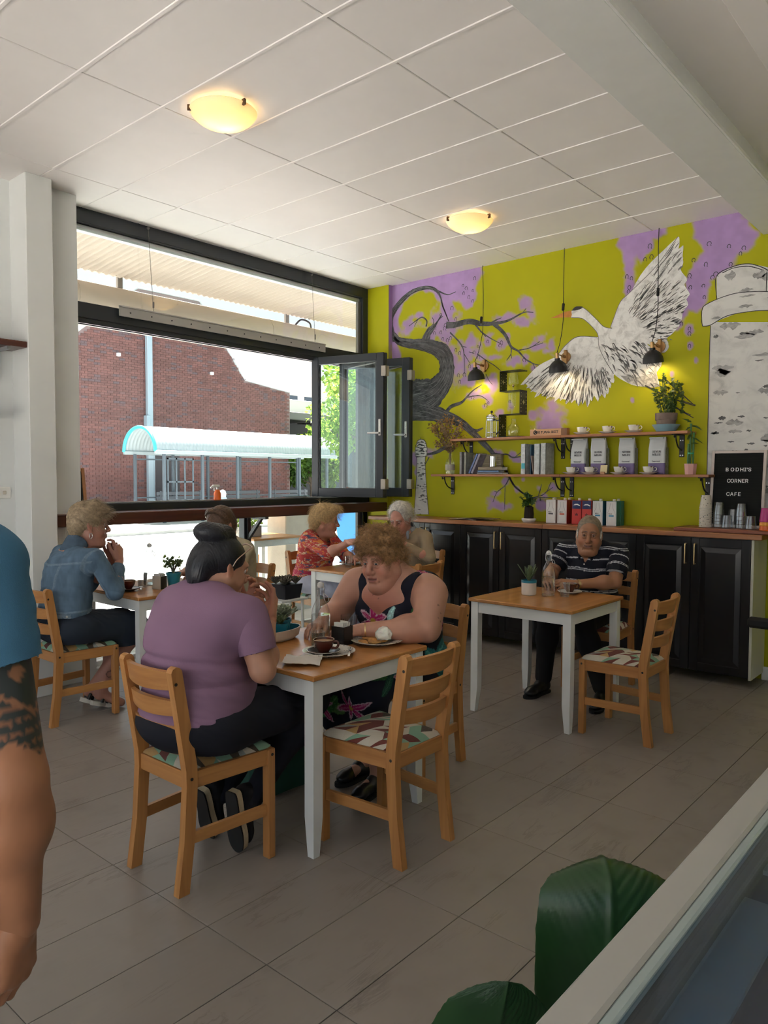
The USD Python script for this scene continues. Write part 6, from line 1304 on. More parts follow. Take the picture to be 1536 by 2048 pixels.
part(t, 'dish', dm, plain('dish_white', (0.70, 0.64, 0.57), 0.35), smooth=50)
part(t, 'glaze', dm2, plain('dish_blue', (0.02, 0.17, 0.24), 0.25), smooth=50)
small_pot(2.462, 2.775, TH+0.0105, 'teal pot with a tall pale succulent, at the right end of the dish', M_TEAL, 0.040, 0.078, 1, 0.10, M_SUC, 38)
small_pot(2.40, 2.722, TH+0.0105, 'teal pot with a low green succulent, in the middle of the dish', M_TEAL, 0.038, 0.072, 2, 0.055, M_SUC2, 30)
small_pot(2.288, 2.752, TH+0.0105, 'light teal pot with a small succulent, at the left end of the dish', plain('pot_teal_light', (0.02, 0.27, 0.42), 0.45), 0.038, 0.074, 3, 0.05, M_SUC, 30)
# window table
coffee_cup(2.735, 4.66, TH+0.014, 40, 'brown coffee cup in front of the woman in the denim jacket')
t = thing('saucer', 'dark brown saucer under the cup on the window table', 'saucer', (2.735, 4.66, TH+0.0005))
part(t, 'dish', lathe([(0, 0.006), (0.03, 0.006), (0.034, 0.0), (0.050, 0.008), (0.078, 0.017), (0.079, 0.020), (0.050, 0.0135), (0, 0.0125)], 36), plain('saucer_dark', (0.05, 0.035, 0.028), 0.2, coat=0.5), smooth=50)
part(t, 'rim', lathe([(0.0765, 0.017), (0.0792, 0.0185), (0.0765, 0.0205)], 36), M_CUPB, smooth=50)
fork(2.79, 4.60, TH+0.018, 60, 'steel spoon resting on the dark saucer of the window table', 'spoon')
swing_bottle(2.985, 4.80, TH, 'tall swing-top bottle against the light on the window table', 0.10, 30, 1)
glass_cup(2.885, 4.735, 'half-full tumbler beside the bottle on the window table', 0.10, 0.037, 0.05)
caddy(2.93, 4.585, 20, 'pale-fronted napkin box on the window table', 0.034, (0.02, 0.022, 0.025), (0.46, 0.42, 0.36))
small_pot(3.055, 4.605, TH+0.0005, 'teal pot with a bushy jade plant on the window table', M_TEAL, 0.050, 0.10, 4, 0.03, M_SUC2, 20)
t = thing('jade_plant', 'bushy jade plant growing from the teal pot on the window table', 'plant', (3.055, 4.605, TH+0.095))
q = np.random.default_rng(44); br = []; lf = []
for k in range(12):
    a = k*2.4; e = A([0.045*math.cos(a), 0.05*math.sin(a), 0.05+0.05*q.random()]); b = bez([(0, 0, 0), e*0.5+A([0, 0, 0.015]), e], 4); br.append(tube(b, 0.003, 5)); lf += [ivy_leaf(q, e+q.normal(size=3)*0.012, 0.024) for _ in range(8)]
part(t, 'branches', cat(br), M_BARK, smooth=50); part(t, 'leaves', cat(lf), leaf_mat('jade_leaf', (0.05, 0.085, 0.03), 0.2), smooth=False, kind='stuff')
# back table
plate(4.885, 4.585, TH+0.0005, 0.115, 'white plate of food between the red top and the white-haired man', M_CHINA)
t = thing('breakfast', 'dark red fried breakfast heaped on the back table plate', 'food', (4.885, 4.585, TH+0.009))
q = np.random.default_rng(8)
for k in range(9):
    ic = trimesh.creation.icosphere(2, 0.024); v = np.asarray(ic.vertices)*A([1.2, 0.9, 0.75]); v *= (0.7+0.6*meshkit.fbm(v*60+k, 2, k))[:, None]; ic.vertices = v; ic.apply_translation([q.normal()*0.035, q.normal()*0.035, 0.016+0.014*(k % 3)])
    part(t, 'piece', ic, plain('food_%d' % (k % 3), ((0.28, 0.05, 0.02), (0.42, 0.15, 0.05), (0.18, 0.03, 0.02))[k % 3], 0.4, vary=0.4, scale=50), smooth=60)
glass_cup(4.705, 4.45, 'tumbler of dark drink on the back table', 0.10, 0.036, 0.045)
# right-hand table
t = thing('aloe_pot', 'spiky aloe in a white pot with a blue rim on the right-hand table', 'plant', (4.43, 2.525, TH+0.0005))
part(t, 'pot', lathe([(0, 0), (0.044, 0), (0.049, 0.008), (0.050, 0.085), (0.046, 0.085), (0.042, 0.08), (0, 0.08)], 32), plain('pot_white', (0.70, 0.64, 0.57), 0.5, vary=0.04), smooth=40)
part(t, 'rim', lathe([(0.0505, 0.083), (0.0515, 0.088), (0.051, 0.100), (0.0465, 0.100), (0.0455, 0.084)], 32), plain('rim_blue', (0.02, 0.20, 0.30), 0.35), smooth=50)
part(t, 'soil', lathe([(0, 0.088), (0.046, 0.087)], 20), M_SOIL)
part(t, 'leaves', moved(succulent(0.04, 17, 0.135, 0.0125, 9, 0.75, 1.45), (0, 0, 0.088)), plain('aloe_green', (0.10, 0.145, 0.07), 0.45, vary=0.3, scale=30), smooth=50)
swing_bottle(4.475, 2.405, TH, 'swing-top water bottle beside the aloe on the right-hand table', 0.128, 0)
glass_cup(4.515, 2.305, 'small tumbler in front of the man in the polo', 0.092, 0.036, 0.02)
t = thing('saucer', 'white saucer under the cup in front of the man in the polo', 'saucer', (4.665, 2.345, TH+0.0005))
part(t, 'dish', lathe([(0, 0.006), (0.03, 0.006), (0.034, 0.0), (0.050, 0.006), (0.080, 0.015), (0.081, 0.017), (0.050, 0.0115), (0, 0.0105)], 36), M_CHINA, smooth=50)
part(t, 'rim', lathe([(0.0785, 0.0148), (0.0815, 0.0165), (0.0785, 0.0178)], 36), M_CHINA, smooth=50)
coffee_cup(4.665, 2.345, TH+0.012, -40, 'brown coffee cup held by the man in the polo')
# on the window bar and sill
t = thing('menu_easel', 'wooden-framed blackboard leaning at the left end of the window bar', 'easel board', (2.66, 5.33, 1.2585), 78)
def lean(m): return moved(m, (0, 0, 0), rx=0, ry=14)
part(t, 'frame', lean(cat(bx(-0.012, 0.012, -0.13, -0.105, 0, 0.34, 0.002), bx(-0.012, 0.012, 0.105, 0.13, 0, 0.34, 0.002), bx(-0.012, 0.012, -0.105, 0.105, 0.315, 0.34, 0.002), bx(-0.012, 0.012, -0.105, 0.105, 0.02, 0.045, 0.002))), wood('easel_wood', (0.42, 0.19, 0.07), (0.28, 0.11, 0.04)), smooth=False)
part(t, 'slate', lean(bx(-0.004, 0.004, -0.105, 0.105, 0.045, 0.315)), M_BLACKP, smooth=False)
t = thing('black_box', 'low black box with a pale lid on the bar, behind the blonde woman', 'box', (2.80, 5.40, 1.2585))
part(t, 'body', bx(-0.07, 0.07, -0.05, 0.05, 0, 0.085, 0.004), M_BLACKP, smooth=False); part(t, 'lid', bx(-0.072, 0.072, -0.052, 0.052, 0.085, 0.095, 0.003), plain('lid_grey', (0.45, 0.46, 0.47), 0.5), smooth=False)
t = thing('spray_bottle', 'orange spray bottle with a white trigger standing on the window sill', 'spray bottle', (4.11, 5.50, 1.3185))
part(t, 'bottle', lathe([(0, 0), (0.030, 0), (0.032, 0.006), (0.032, 0.06), (0.022, 0.085), (0.014, 0.095), (0, 0.095)], 24), plain('spray_orange', (0.85, 0.16, 0.02), 0.35), smooth=40)
part(t, 'trigger_head', cat(bx(-0.05, 0.022, -0.013, 0.013, 0.115, 0.140, 0.006), rod((0, 0, 0.094), (0, 0, 0.118), 0.011), tube(bez([(-0.022, 0, 0.116), (-0.034, 0, 0.100), (-0.030, 0, 0.084)], 4), 0.006, 7), rod((-0.05, 0, 0.128), (-0.072, 0, 0.112), 0.008)), plain('spray_white', (0.75, 0.76, 0.75), 0.4), smooth=40)
t = thing('tray', 'shallow white and blue oval tray on the sill left of the folded sashes', 'tray', (5.11, 5.555, 1.3185))
tr = lathe([(0, 0.004), (0.07, 0.004), (0.10, 0.02), (0.103, 0.022), (0.07, 0.0), (0, 0.0)], 40); tr.vertices = np.asarray(tr.vertices)*A([1.7, 0.45, 1.0]); part(t, 'dish', tr, plain('tray_white', (0.75, 0.85, 0.88), 0.3), smooth=50)
rm_ = lathe([(0.100, 0.0195), (0.1045, 0.0225), (0.100, 0.0232)], 40); rm_.vertices = np.asarray(rm_.vertices)*A([1.7, 0.45, 1.0]); part(t, 'rim', rm_, plain('tray_rim', (0.25, 0.62, 0.75), 0.3), smooth=50)
# black planter on a slim stand between the tables
t = thing('plant_stand', 'slim grey plant stand between the tables near the window', 'stand', (3.33, 3.72, 0))
part(t, 'top', bx(-0.12, 0.12, -0.09, 0.09, 0.715, 0.73, 0.003), M_WHITE, smooth=False)
for sx in (-1, 1):
    for sy in (-1, 1): part(t, 'leg', rod((sx*0.10, sy*0.07, 0), (sx*0.09, sy*0.06, 0.716), 0.010, 8), M_WHITE)
t = thing('black_planter', 'black square planter full of dark rosette succulents on the slim stand', 'planter', (3.33, 3.72, 0.7305))
part(t, 'box', trimesh.convex.convex_hull(A([(sx*w, sy*w, z) for sx in (-1, 1) for sy in (-1, 1) for z, w in ((0, 0.065), (0.095, 0.078))])), plain('planter_black', (0.014, 0.016, 0.022), 0.35), smooth=False)
part(t, 'rosettes', cat([moved(succulent(0.03, 26, 0.06, 0.012, 30+k, 0.1, 1.3), (dx, dy, 0.095)) for k, (dx, dy) in enumerate(((-0.045, -0.04), (0.045, -0.045), (0.0, 0.03), (-0.05, 0.045), (0.055, 0.04), (0, -0.01)))]), M_SUCD, smooth=50, kind='stuff')
# shopping bag on a seat side under the nearest table
t = thing('shopping_bag', 'dark green reusable shopping bag with faint lettering under the nearest table', 'bag', (2.40, 2.79, 0.0))
def bag(u, v):
    a = 2*math.pi*u; sx, sy = np.sign(np.cos(a))*np.abs(np.cos(a))**0.4, np.sign(np.sin(a))*np.abs(np.sin(a))**0.4
    return np.stack([0.19*sx*(1-0.05*v), 0.09*sy*(1-0.15*v)+0.006*np.sin(7*a+4*v), 0.56*v], -1)
part(t, 'bag', cat(solid_surface(bag, 48, 12, 0.003), bx(-0.17, 0.17, -0.075, 0.075, 0.0, 0.006)), plain('bag_green', (0.008, 0.075, 0.055), 0.6, bump=0.002, bscale=14), smooth=50)
m = meshkit.text_mesh('WOOL', 0.035, 0.001, True); part(t, 'lettering', framed(m, (-0.06, -0.083, 0.49), (1, 0, 0), (0, 0, 1), (0, -1, 0)), plain('bag_print_green', (0.12, 0.28, 0.22), 0.6), smooth=False)
part(t, 'handle', cat([tube(bez([(-0.08, s*0.075, 0.55), (-0.06, s*0.06, 0.60), (0.06, s*0.06, 0.60), (0.08, s*0.075, 0.55)], 5), 0.008, 6) for s in (-1, 1)]), plain('bag_green', (0.008, 0.075, 0.055), 0.6), smooth=60)

# ================================================================= the display case and the lily in the foreground
M_CASE = plain('case_aluminium', (0.40, 0.395, 0.37), 0.45, metallic=0.25)
t = thing('display_case', 'glass-topped counter display case with a pale metal edge at the lower right corner', 'display case')
CZT = 1.15
part(t, 'edge_rail', bx(0.36, 2.3, 0.223, 0.256, CZT-0.030, CZT, 0.003), M_CASE, smooth=False)
part(t, 'glass_bead', bx(0.36, 2.3, 0.213, 0.223, CZT-0.014, CZT-0.002, 0.002), plain('bead_glass', (0.30, 0.36, 0.35), 0.2), smooth=False)
part(t, 'top_pane', bx(0.36, 2.3, -0.45, 0.222, CZT-0.012, CZT-0.006), glass('case_glass', (0.55, 0.66, 0.76), cover=0.06), smooth=False)
part(t, 'price_strip', cat(bx(0.36, 0.83, 0.170, 0.212, CZT-0.055, CZT-0.050), bx(0.90, 2.2, 0.175, 0.212, CZT-0.055, CZT-0.050)), plain('strip_grey', (0.42, 0.43, 0.42), 0.4), smooth=False)
part(t, 'tray_shelf', bx(0.38, 2.28, -0.43, 0.235, CZT-0.12, CZT-0.11), plain('case_navy', (0.03, 0.055, 0.11), 0.3), smooth=False)
part(t, 'front_pane', bx(0.36, 2.3, 0.243, 0.250, 0.45, CZT-0.03), glass('case_glass', (0.62, 0.70, 0.74)), smooth=False)
part(t, 'cabinet', bx(0.36, 2.3, -0.45, 0.25, 0.0, 0.45, 0.004), plain('case_body', (0.10, 0.11, 0.12), 0.5), smooth=False)
part(t, 'end_post', cat(bx(0.36, 0.385, 0.225, 0.25, 0.45, CZT-0.03), bx(2.275, 2.3, 0.225, 0.25, 0.45, CZT-0.03), bx(0.36, 0.385, -0.45, -0.425, 0.45, CZT-0.01), bx(2.275, 2.3, -0.45, -0.425, 0.45, CZT-0.01)), M_CASE, smooth=False)
lily = thing('peace_lily', 'large peace lily with broad ribbed dark leaves in front of the display case', 'plant', (1.50, 0.62, 0))
part(lily, 'pot', lathe([(0, 0), (0.11, 0), (0.14, 0.22), (0.125, 0.22), (0.11, 0.19), (0, 0.19)], 32), plain('lily_pot', (0.12, 0.11, 0.10), 0.7), smooth=40)
def lily_mat():
    g = Graph(); o = g.n('geometry', 'position'); n = g.noise(o, 6.0, 3.0)
    c = g.ramp(n, [(0.3, (0.012, 0.048, 0.013)), (0.7, (0.028, 0.085, 0.025))])
    return g.done('lily_leaf', g.n('mix_closure', 'closure', fac=0.12, closure1=g.n('principled_bsdf', 'BSDF', base_color=c, roughness=0.34, specular_ior_level=0.5), closure2=g.n('translucent_bsdf', 'BSDF', color=(0.12, 0.3, 0.05))))
M_LILY = lily_mat()
ER, EF, EU = A([0.652, -0.758, 0]), A([0.758, 0.652, 0]), A([0, 0, 1.0])
def big_leaf(path, halfw, name, curl=0.25, ribs=17):
    """A ribbed blade along a path of (right, away, up) offsets from the plant; halfw gives (left, right) half-widths along it."""
    P = bez([A(p[0])*1.0*ER+p[1]*EF+p[2]*EU for p in path], 12); N_ = len(P); T = np.gradient(P, axis=0); T /= np.linalg.norm(T, axis=1, keepdims=True)
    k = np.linspace(0, 1, len(halfw)); wl = np.interp(np.linspace(0, 1, N_), k, [h[0] for h in halfw]); wr_ = np.interp(np.linspace(0, 1, N_), k, [h[1] for h in halfw])
    S = np.array([unit(ER-t*(ER@t)) for t in T]); Nn = np.cross(S, T)
    def f(u, v):
        i = np.clip((u*(N_-1)).round().astype(int), 0, N_-1); c = 2*v-1; w = np.where(c < 0, wl[i], wr_[i])
        rib = 0.0030*np.abs(np.sin(math.pi*ribs*(u*1.0-0.42*np.abs(c)**1.3)))*np.clip(np.abs(c)*6, 0, 1)*np.clip(w/0.05, 0, 1)
        fold = curl*w*np.abs(c)**1.6
        return P[i]+S[i]*(w*c)[..., None]-Nn[i]*(rib+fold-0.010*np.exp(-(c/0.05)**2)*0.4)[..., None]
    part(lily, 'leaf', solid_surface(f, N_-1, 60, 0.0012), M_LILY, smooth=60)
    stem_end = P[0]; return stem_end
big_leaf([(-0.035, 0.02, 0.22), (-0.03, 0.02, 0.40), (-0.025, 0.00, 0.55), (-0.02, 0.02, 0.655), (-0.015, 0.09, 0.69), (-0.01, 0.17, 0.64), (0.0, 0.21, 0.56)], [(0.10, 0.09), (0.142, 0.13), (0.150, 0.16), (0.142, 0.165), (0.115, 0.13), (0.07, 0.08), (0.004, 0.004)], 'leaf', 0.30)
big_leaf([(-0.30, -0.10, 0.20), (-0.30, -0.14, 0.38), (-0.285, -0.165, 0.50), (-0.275, -0.175, 0.57), (-0.272, -0.177, 0.592)], [(0.09, 0.09), (0.125, 0.125), (0.095, 0.10), (0.035, 0.04), (0.002, 0.002)], 'leaf', 0.45)
big_leaf([(0.25, -0.05, 0.20), (0.34, -0.10, 0.42), (0.40, -0.10, 0.60), (0.46, -0.06, 0.72), (0.52, 0.0, 0.78)], [(0.04, 0.04), (0.08, 0.08), (0.09, 0.09), (0.06, 0.06), (0.002, 0.002)], 'leaf', 0.35)
part(lily, 'stalk', cat([tube(bez([(0, 0, 0.18), A(e)*0.4+A([0, 0, 0.1]), e], 6), 0.008, 8) for e in (-0.035*ER+0.02*EF+0.24*EU, -0.30*ER-0.10*EF+0.22*EU, 0.25*ER-0.05*EF+0.22*EU)]), plain('lily_stalk', (0.05, 0.13, 0.03), 0.5), smooth=60)
# ================================================================= people: bodies as one smooth surface from blended limbs
class Vol:
    """A signed-distance grid; add() blends a shape in, cut() takes one away, mesh() gives the surface."""
    def __init__(self, lo, hi, h):
        self.lo, self.h = A(lo, float), h; n = np.ceil((A(hi, float)-self.lo)/h).astype(int)+1
        self.D = np.full(n, 0.3, np.float32); self.ax = [(self.lo[i]+h*np.arange(n[i])).astype(np.float32) for i in range(3)]
    def _win(self, lo, hi, m):
        if lo is None: return tuple(slice(0, n) for n in self.D.shape)
        a = np.floor((lo-m-self.lo)/self.h).astype(int); b = np.ceil((hi+m-self.lo)/self.h).astype(int)+1
        return tuple(slice(int(max(0, x)), int(max(0, min(n, y)))) for x, y, n in zip(a, b, self.D.shape))
    def _at(self, w):
        return self.ax[0][w[0]][:, None, None], self.ax[1][w[1]][None, :, None], self.ax[2][w[2]][None, None, :]
    def add(self, prim, k=0.02, grow=0.0):
        f, lo, hi = prim; w = self._win(lo, hi, k+grow+3*self.h)
        if min(s.stop-s.start for s in w) <= 0: return self
        b = f(*self._at(w))-grow; a = self.D[w]
        h = np.maximum(k-np.abs(a-b), 0)/k if k > 0 else 0
        self.D[w] = np.minimum(a, b)-h*h*k*0.25; return self
    def cut(self, prim, k=0.01):
        f, lo, hi = prim; w = self._win(lo, hi, k+3*self.h)
        if min(s.stop-s.start for s in w) <= 0: return self
        b = -f(*self._at(w)); a = self.D[w]; h = np.maximum(k-np.abs(a-b), 0)/k
        self.D[w] = np.maximum(a, b)+h*h*k*0.25; return self
    def mesh(self):
        D, h = self.D, self.h; S = D < 0; n = D.shape; c = np.zeros([x-1 for x in n], np.int8)
        offs = [(i, j, k) for i in (0, 1) for j in (0, 1) for k in (0, 1)]
        for o in offs: c += S[o[0]:n[0]-1+o[0], o[1]:n[1]-1+o[1], o[2]:n[2]-1+o[2]]
        I = np.argwhere((c > 0) & (c < 8)); idx = np.full(c.shape, -1, np.int64); idx[tuple(I.T)] = np.arange(len(I))
        val = np.stack([D[I[:, 0]+o[0], I[:, 1]+o[1], I[:, 2]+o[2]] for o in offs], 1); pos = np.zeros((len(I), 3)); cnt = np.zeros(len(I))
        for a, oa in enumerate(offs):
            for b, ob in enumerate(offs):
                if b > a and sum(abs(x-y) for x, y in zip(oa, ob)) == 1:
                    va, vb = val[:, a], val[:, b]; m = (va < 0) != (vb < 0); t = va[m]/(va[m]-vb[m])
                    pos[m] += A(oa)+t[:, None]*(A(ob)-A(oa)); cnt[m] += 1
        V = self.lo+h*(I+pos/cnt[:, None]); F = []
        for ax in range(3):
            u, v = (ax+1) % 3, (ax+2) % 3; s0 = [slice(1, -1)]*3; s0[ax] = slice(0, -1); s1 = [slice(1, -1)]*3; s1[ax] = slice(1, None)
            a, b = S[tuple(s0)], S[tuple(s1)]; E = np.argwhere(a != b); flip = a[tuple(E.T)]
            E = E.copy(); E[:, u] += 1; E[:, v] += 1
            def cell(du, dv):
                C = E.copy(); C[:, u] += du; C[:, v] += dv; return idx[tuple(C.T)]
            q = np.stack([cell(-1, -1), cell(0, -1), cell(0, 0), cell(-1, 0)], 1); q[~flip] = q[~flip][:, ::-1]; F.append(q[(q >= 0).all(1)])
        return tm(V, np.vstack(F))
def cap(a, b, ra, rb=None):
    a, b = A(a, float), A(b, float); rb = ra if rb is None else rb; d = b-a; L = float(d@d)+1e-12; R = max(ra, rb)
    def f(X, Y, Z):
        x, y, z = X-a[0], Y-a[1], Z-a[2]; t = np.clip((x*d[0]+y*d[1]+z*d[2])/L, 0, 1)
        return np.sqrt((x-t*d[0])**2+(y-t*d[1])**2+(z-t*d[2])**2)-(ra+(rb-ra)*t)
    return f, np.minimum(a, b)-R, np.maximum(a, b)+R
def ell(c, r, R=None):
    c, r = A(c, float), A(r, float); M = np.eye(3) if R is None else A(R); e = np.abs(M)@r
    def f(X, Y, Z):
        x, y, z = X-c[0], Y-c[1], Z-c[2]; p = [x*M[0, i]+y*M[1, i]+z*M[2, i] for i in range(3)]
        k0 = np.sqrt(sum((p[i]/r[i])**2 for i in range(3))); k1 = np.sqrt(sum((p[i]/r[i]**2)**2 for i in range(3)))+1e-9
        return k0*(k0-1)/k1
    return f, c-e, c+e
def half(n, d):          # keeps nothing on the side of the plane that n points to
    n = unit(n)
    return (lambda X, Y, Z: d-(X*n[0]+Y*n[1]+Z*n[2])), None, None
def rot(yaw=0, pitch=0, roll=0):   # yaw to the left, pitch nods down, roll tilts to the right shoulder
    return trimesh.transformations.euler_matrix(math.radians(roll), math.radians(pitch), math.radians(yaw), 'sxyz')[:3, :3]
def mirror_pts(*p): return [A(x)*A([1, -1, 1]) for x in p]

def sleeve(h, segs, end, k=0.012):
    """A sleeve along (point, radius) pairs, cut square at end (0..1 of its last leg)."""
    pts = A([x[0] for x in segs], float); V = Vol(pts.min(0)-0.12, pts.max(0)+0.12, h)
    for (a, ra), (b, rb) in zip(segs, segs[1:]): V.add(cap(a, b, ra, rb), k)
    a, b = pts[-2], pts[-1]; n = unit(b-a); V.cut(half(n, float(n@(a+(b-a)*end))), 0.005); return V.mesh()
M_SKIN = painted('skin', rough=0.48)
M_CLOTH = painted('cloth', rough=0.85, bump=0.0005, bscale=500, spec=0.25)
M_HAIRS = {}
def hair_mat(name, c, rough=0.5):
    if name in M_HAIRS: return M_HAIRS[name]
    g = Graph(); o = g.obj(); n = g.noise(g.mapped(o, (60, 60, 60)), 1.0, 4.0)
    col = g.ramp(n, [(0.25, tuple(x*0.55 for x in c)), (0.75, tuple(min(1, x*1.35) for x in c))])
    M_HAIRS[name] = g.done(name, g.n('principled_bsdf', 'BSDF', base_color=col, roughness=rough, specular_ior_level=0.4)); return M_HAIRS[name]

def head_mesh(skin, lip=(0.36, 0.13, 0.11), brow=(0.12, 0.08, 0.05), w=1.0, fat=0.0, age=0.5, mouth=0.0, smile=0.0, nose=1.0, eye=(0.10, 0.14, 0.16), gaze=(1, 0, 0), neck=1.0, closed=0.0, h=0.0026, ears=True, stubble=None):
    """A head in its own frame: x to the face, y to its left, z up; eyes at z = 0.008. Returns vertices, faces, colours."""
    V = Vol((-0.15, -0.125, -0.215), (0.15, 0.125, 0.15), h)
    V.add(ell((-0.014, 0, 0.032), (0.098, 0.077, 0.093)), 0.0).add(ell((0.020, 0, -0.045), (0.070, 0.065*w, 0.080)), 0.035)
    for s in (-1, 1):
        V.add(cap((-0.005, s*0.054*w, -0.055), (0.060, s*0.018, -0.108), 0.024+0.012*fat, 0.019), 0.028)
        V.add(ell((0.052, s*0.040*w, -0.034), (0.031, 0.027*w, 0.029+0.006*fat)), 0.022)
    V.add(ell((0.070, 0, -0.106), (0.021, 0.023*w, 0.021)), 0.02)
    if fat: V.add(ell((0.018, 0, -0.118), (0.066, 0.058*w, 0.040*fat+0.012)), 0.035)
    V.add(cap((0.081, -0.036, 0.028), (0.081, 0.036, 0.028), 0.013), 0.022)
    for s in (-1, 1): V.cut(ell((0.1015, s*0.031, 0.009), (0.0155, 0.0200, 0.0125)), 0.013)
    V.add(cap((0.090, 0, 0.020), (0.112, 0, -0.026), 0.0085*nose, 0.0118*nose), 0.013).add(ell((0.1135, 0, -0.031), (0.0135*nose, 0.0135*nose, 0.0125*nose)), 0.009)
    for s in (-1, 1): V.add(ell((0.101, s*0.0142*nose, -0.035), (0.0115, 0.009*nose, 0.0095)), 0.007).cut(ell((0.109, s*0.0072*nose, -0.044), (0.005, 0.0036, 0.004)), 0.003)
    V.add(ell((0.078, 0, -0.066), (0.026, 0.032, 0.024)), 0.016)
    up, co = -0.0605+0.001*smile, -0.0660+0.006*smile-0.0*mouth
    V.add(cap((0.0980, -0.010, up), (0.0980, 0.010, up), 0.0042), 0.005)
    lo = -0.0740-0.010*mouth
    V.add(cap((0.0962, -0.010, lo), (0.0962, 0.010, lo), 0.0052), 0.006)
    for s in (-1, 1): V.add(cap((0.0980, s*0.010, up), (0.0890, s*0.0255, co), 0.0040, 0.0022), 0.005).add(cap((0.0962, s*0.010, lo), (0.0890, s*0.0255, co), 0.0048, 0.0022), 0.005)
    V.cut(cap((0.1055, -0.014, (up+lo)/2+0.0005), (0.1055, 0.014, (up+lo)/2+0.0005), 0.0032+0.006*mouth), 0.003)
    for s in (-1, 1): V.cut(cap((0.1045, s*0.014, (up+lo)/2+0.0005), (0.0935, s*0.0275, co), 0.0028+0.002*mouth, 0.0016), 0.003)
    V.cut(cap((0.0975, -0.012, -0.0875-0.006*mouth), (0.0975, 0.012, -0.0875-0.006*mouth), 0.0045), 0.010)
    for s in (-1, 1):
        A_, B_, C_ = (0.0880, s*0.0175, 0.0065), (0.0938, s*0.0305, 0.0172-0.005*closed), (0.0835, s*0.0465, 0.0070)
        Bm = (0.0905, s*0.040, 0.0142-0.004*closed)
        V.add(cap(A_, B_, 0.0024, 0.0034), 0.003).add(cap(B_, Bm, 0.0034, 0.0032), 0.003).add(cap(Bm, C_, 0.0032, 0.0026), 0.003)
        B2, Bn = (0.0922, s*0.0300, -0.0008+0.003*closed), (0.0890, s*0.040, 0.0012+0.003*closed)
        V.add(cap(A_, B2, 0.0022, 0.0027), 0.003).add(cap(B2, Bn, 0.0027, 0.0025), 0.003).add(cap(Bn, C_, 0.0025, 0.0022), 0.003)
        if age > 0.3: V.add(ell((0.0835, s*0.0305, -0.0085), (0.0085, 0.0135, 0.0038*age+0.001)), 0.007)
        if age > 0: V.cut(cap((0.1005, s*0.020, -0.038), (0.0885, s*0.0345+s*0.004*smile, -0.069), 0.0028*age, 0.0022*age), 0.007).cut(cap((0.083, s*0.030, -0.078), (0.072, s*0.033, -0.100), 0.0022*age, 0.0015), 0.006)
        if age > 0.5:
            for k in range(3): V.cut(cap((0.072, s*0.0505, 0.012-0.006*k), (0.058, s*0.060, 0.018-0.011*k), 0.0012), 0.004)
    if age > 0.5:
        for k in range(3): V.cut(cap((0.0905-0.004*k, -0.030, 0.052+0.012*k), (0.0905-0.004*k, 0.030, 0.053+0.012*k), 0.0012), 0.004)
    if ears:
        for s in (-1, 1):
            Re = rot(yaw=-s*20, pitch=-12, roll=s*6)
            V.add(ell((-0.014, s*0.0800, -0.004), (0.0175, 0.0075, 0.031), Re), 0.005).add(ell((-0.009, s*0.0790, -0.034), (0.010, 0.006, 0.010)), 0.005).cut(ell((-0.009, s*0.0885, 0.000), (0.0095, 0.0055, 0.019), Re), 0.004)
    V.add(cap((-0.028, 0, -0.05), (-0.052, 0, -0.24), 0.057*neck, 0.062*neck), 0.03)
    m = V.mesh(); P = np.asarray(m.vertices); col = np.tile(A(skin, float), (len(P), 1)); n = meshkit.fbm(P*38, 4, 3)[:, None]-0.5; col *= 1+0.28*n
    def blend(d, r0, r1, c, k=1.0):
        t = (k*(1-sstep(r0, r1, d)))[:, None]; col[:] = col*(1-t)+A(c, float)*t
    red = A(skin)*A([1.12, 0.78, 0.74])
    for s in (-1, 1):
        blend(np.linalg.norm((P-A([0.075, s*0.042, -0.030]))/A([1, 1, 1]), axis=1), 0.008, 0.036, red, 0.5)
        blend(np.linalg.norm(P-A([-0.01, s*0.085, 0]), axis=1), 0.02, 0.04, red, 0.4)
        # brows
        t = np.clip((s*P[:, 1]-0.012)/0.036, 0, 1); zb = 0.0285+0.006*np.sin(math.pi*np.clip(t*0.9+0.1, 0, 1))-0.004*t
        d = np.abs(P[:, 2]-zb)/(0.0055-0.003*t)+np.where((s*P[:, 1] > 0.010) & (s*P[:, 1] < 0.050) & (P[:, 0] > 0.06), 0, 9)
        blend(d+0.9*meshkit.noise(P*420, 5), 0.6, 1.7, brow, 0.92)
        blend(np.linalg.norm((P-A([0.092, s*0.031, 0.0075]))/A([1, 1.6, 0.8]), axis=1), 0.007, 0.013, A(skin)*A([0.62, 0.5, 0.48]), 0.45)
    blend(np.linalg.norm(P-A([0.116, 0, -0.033]), axis=1), 0.006, 0.024, red, 0.6)
    yl = np.abs(P[:, 1]); dl = np.abs(P[:, 2]-((up+lo)/2+(co-(up+lo)/2)*(yl/0.027)**2))/(0.0110+0.006*mouth)*1.0+np.where((yl < 0.0265) & (P[:, 0] > 0.086), 0, 9)
    blend(dl+0.35*(yl/0.027)**2, 0.75, 1.05, lip, 0.75)
    blend(dl*3.2, 0.35, 0.95, A(lip)*0.3, 0.8)
    if stubble is not None:
        blend(np.linalg.norm((P-A([0.06, 0, -0.085]))/A([1, 1.1, 0.9]), axis=1), 0.03, 0.062, stubble, 0.35)
    vs, fs, cs = [P], [np.asarray(m.faces)], [col]; k = len(P)
    for s in (-1, 1):
        e = trimesh.creation.icosphere(4, 0.0130); v = np.asarray(e.vertices); g = unit(A(gaze)); a = v@g/0.0130
        c = np.where((a > 0.975)[:, None], A([0.01, 0.01, 0.01]), np.where((a > 0.885)[:, None], A(eye), A([0.62, 0.57, 0.54])))
        vs.append(v+A([0.0803, s*0.031, 0.0078])); fs.append(np.asarray(e.faces)+k); cs.append(c); k += len(v)
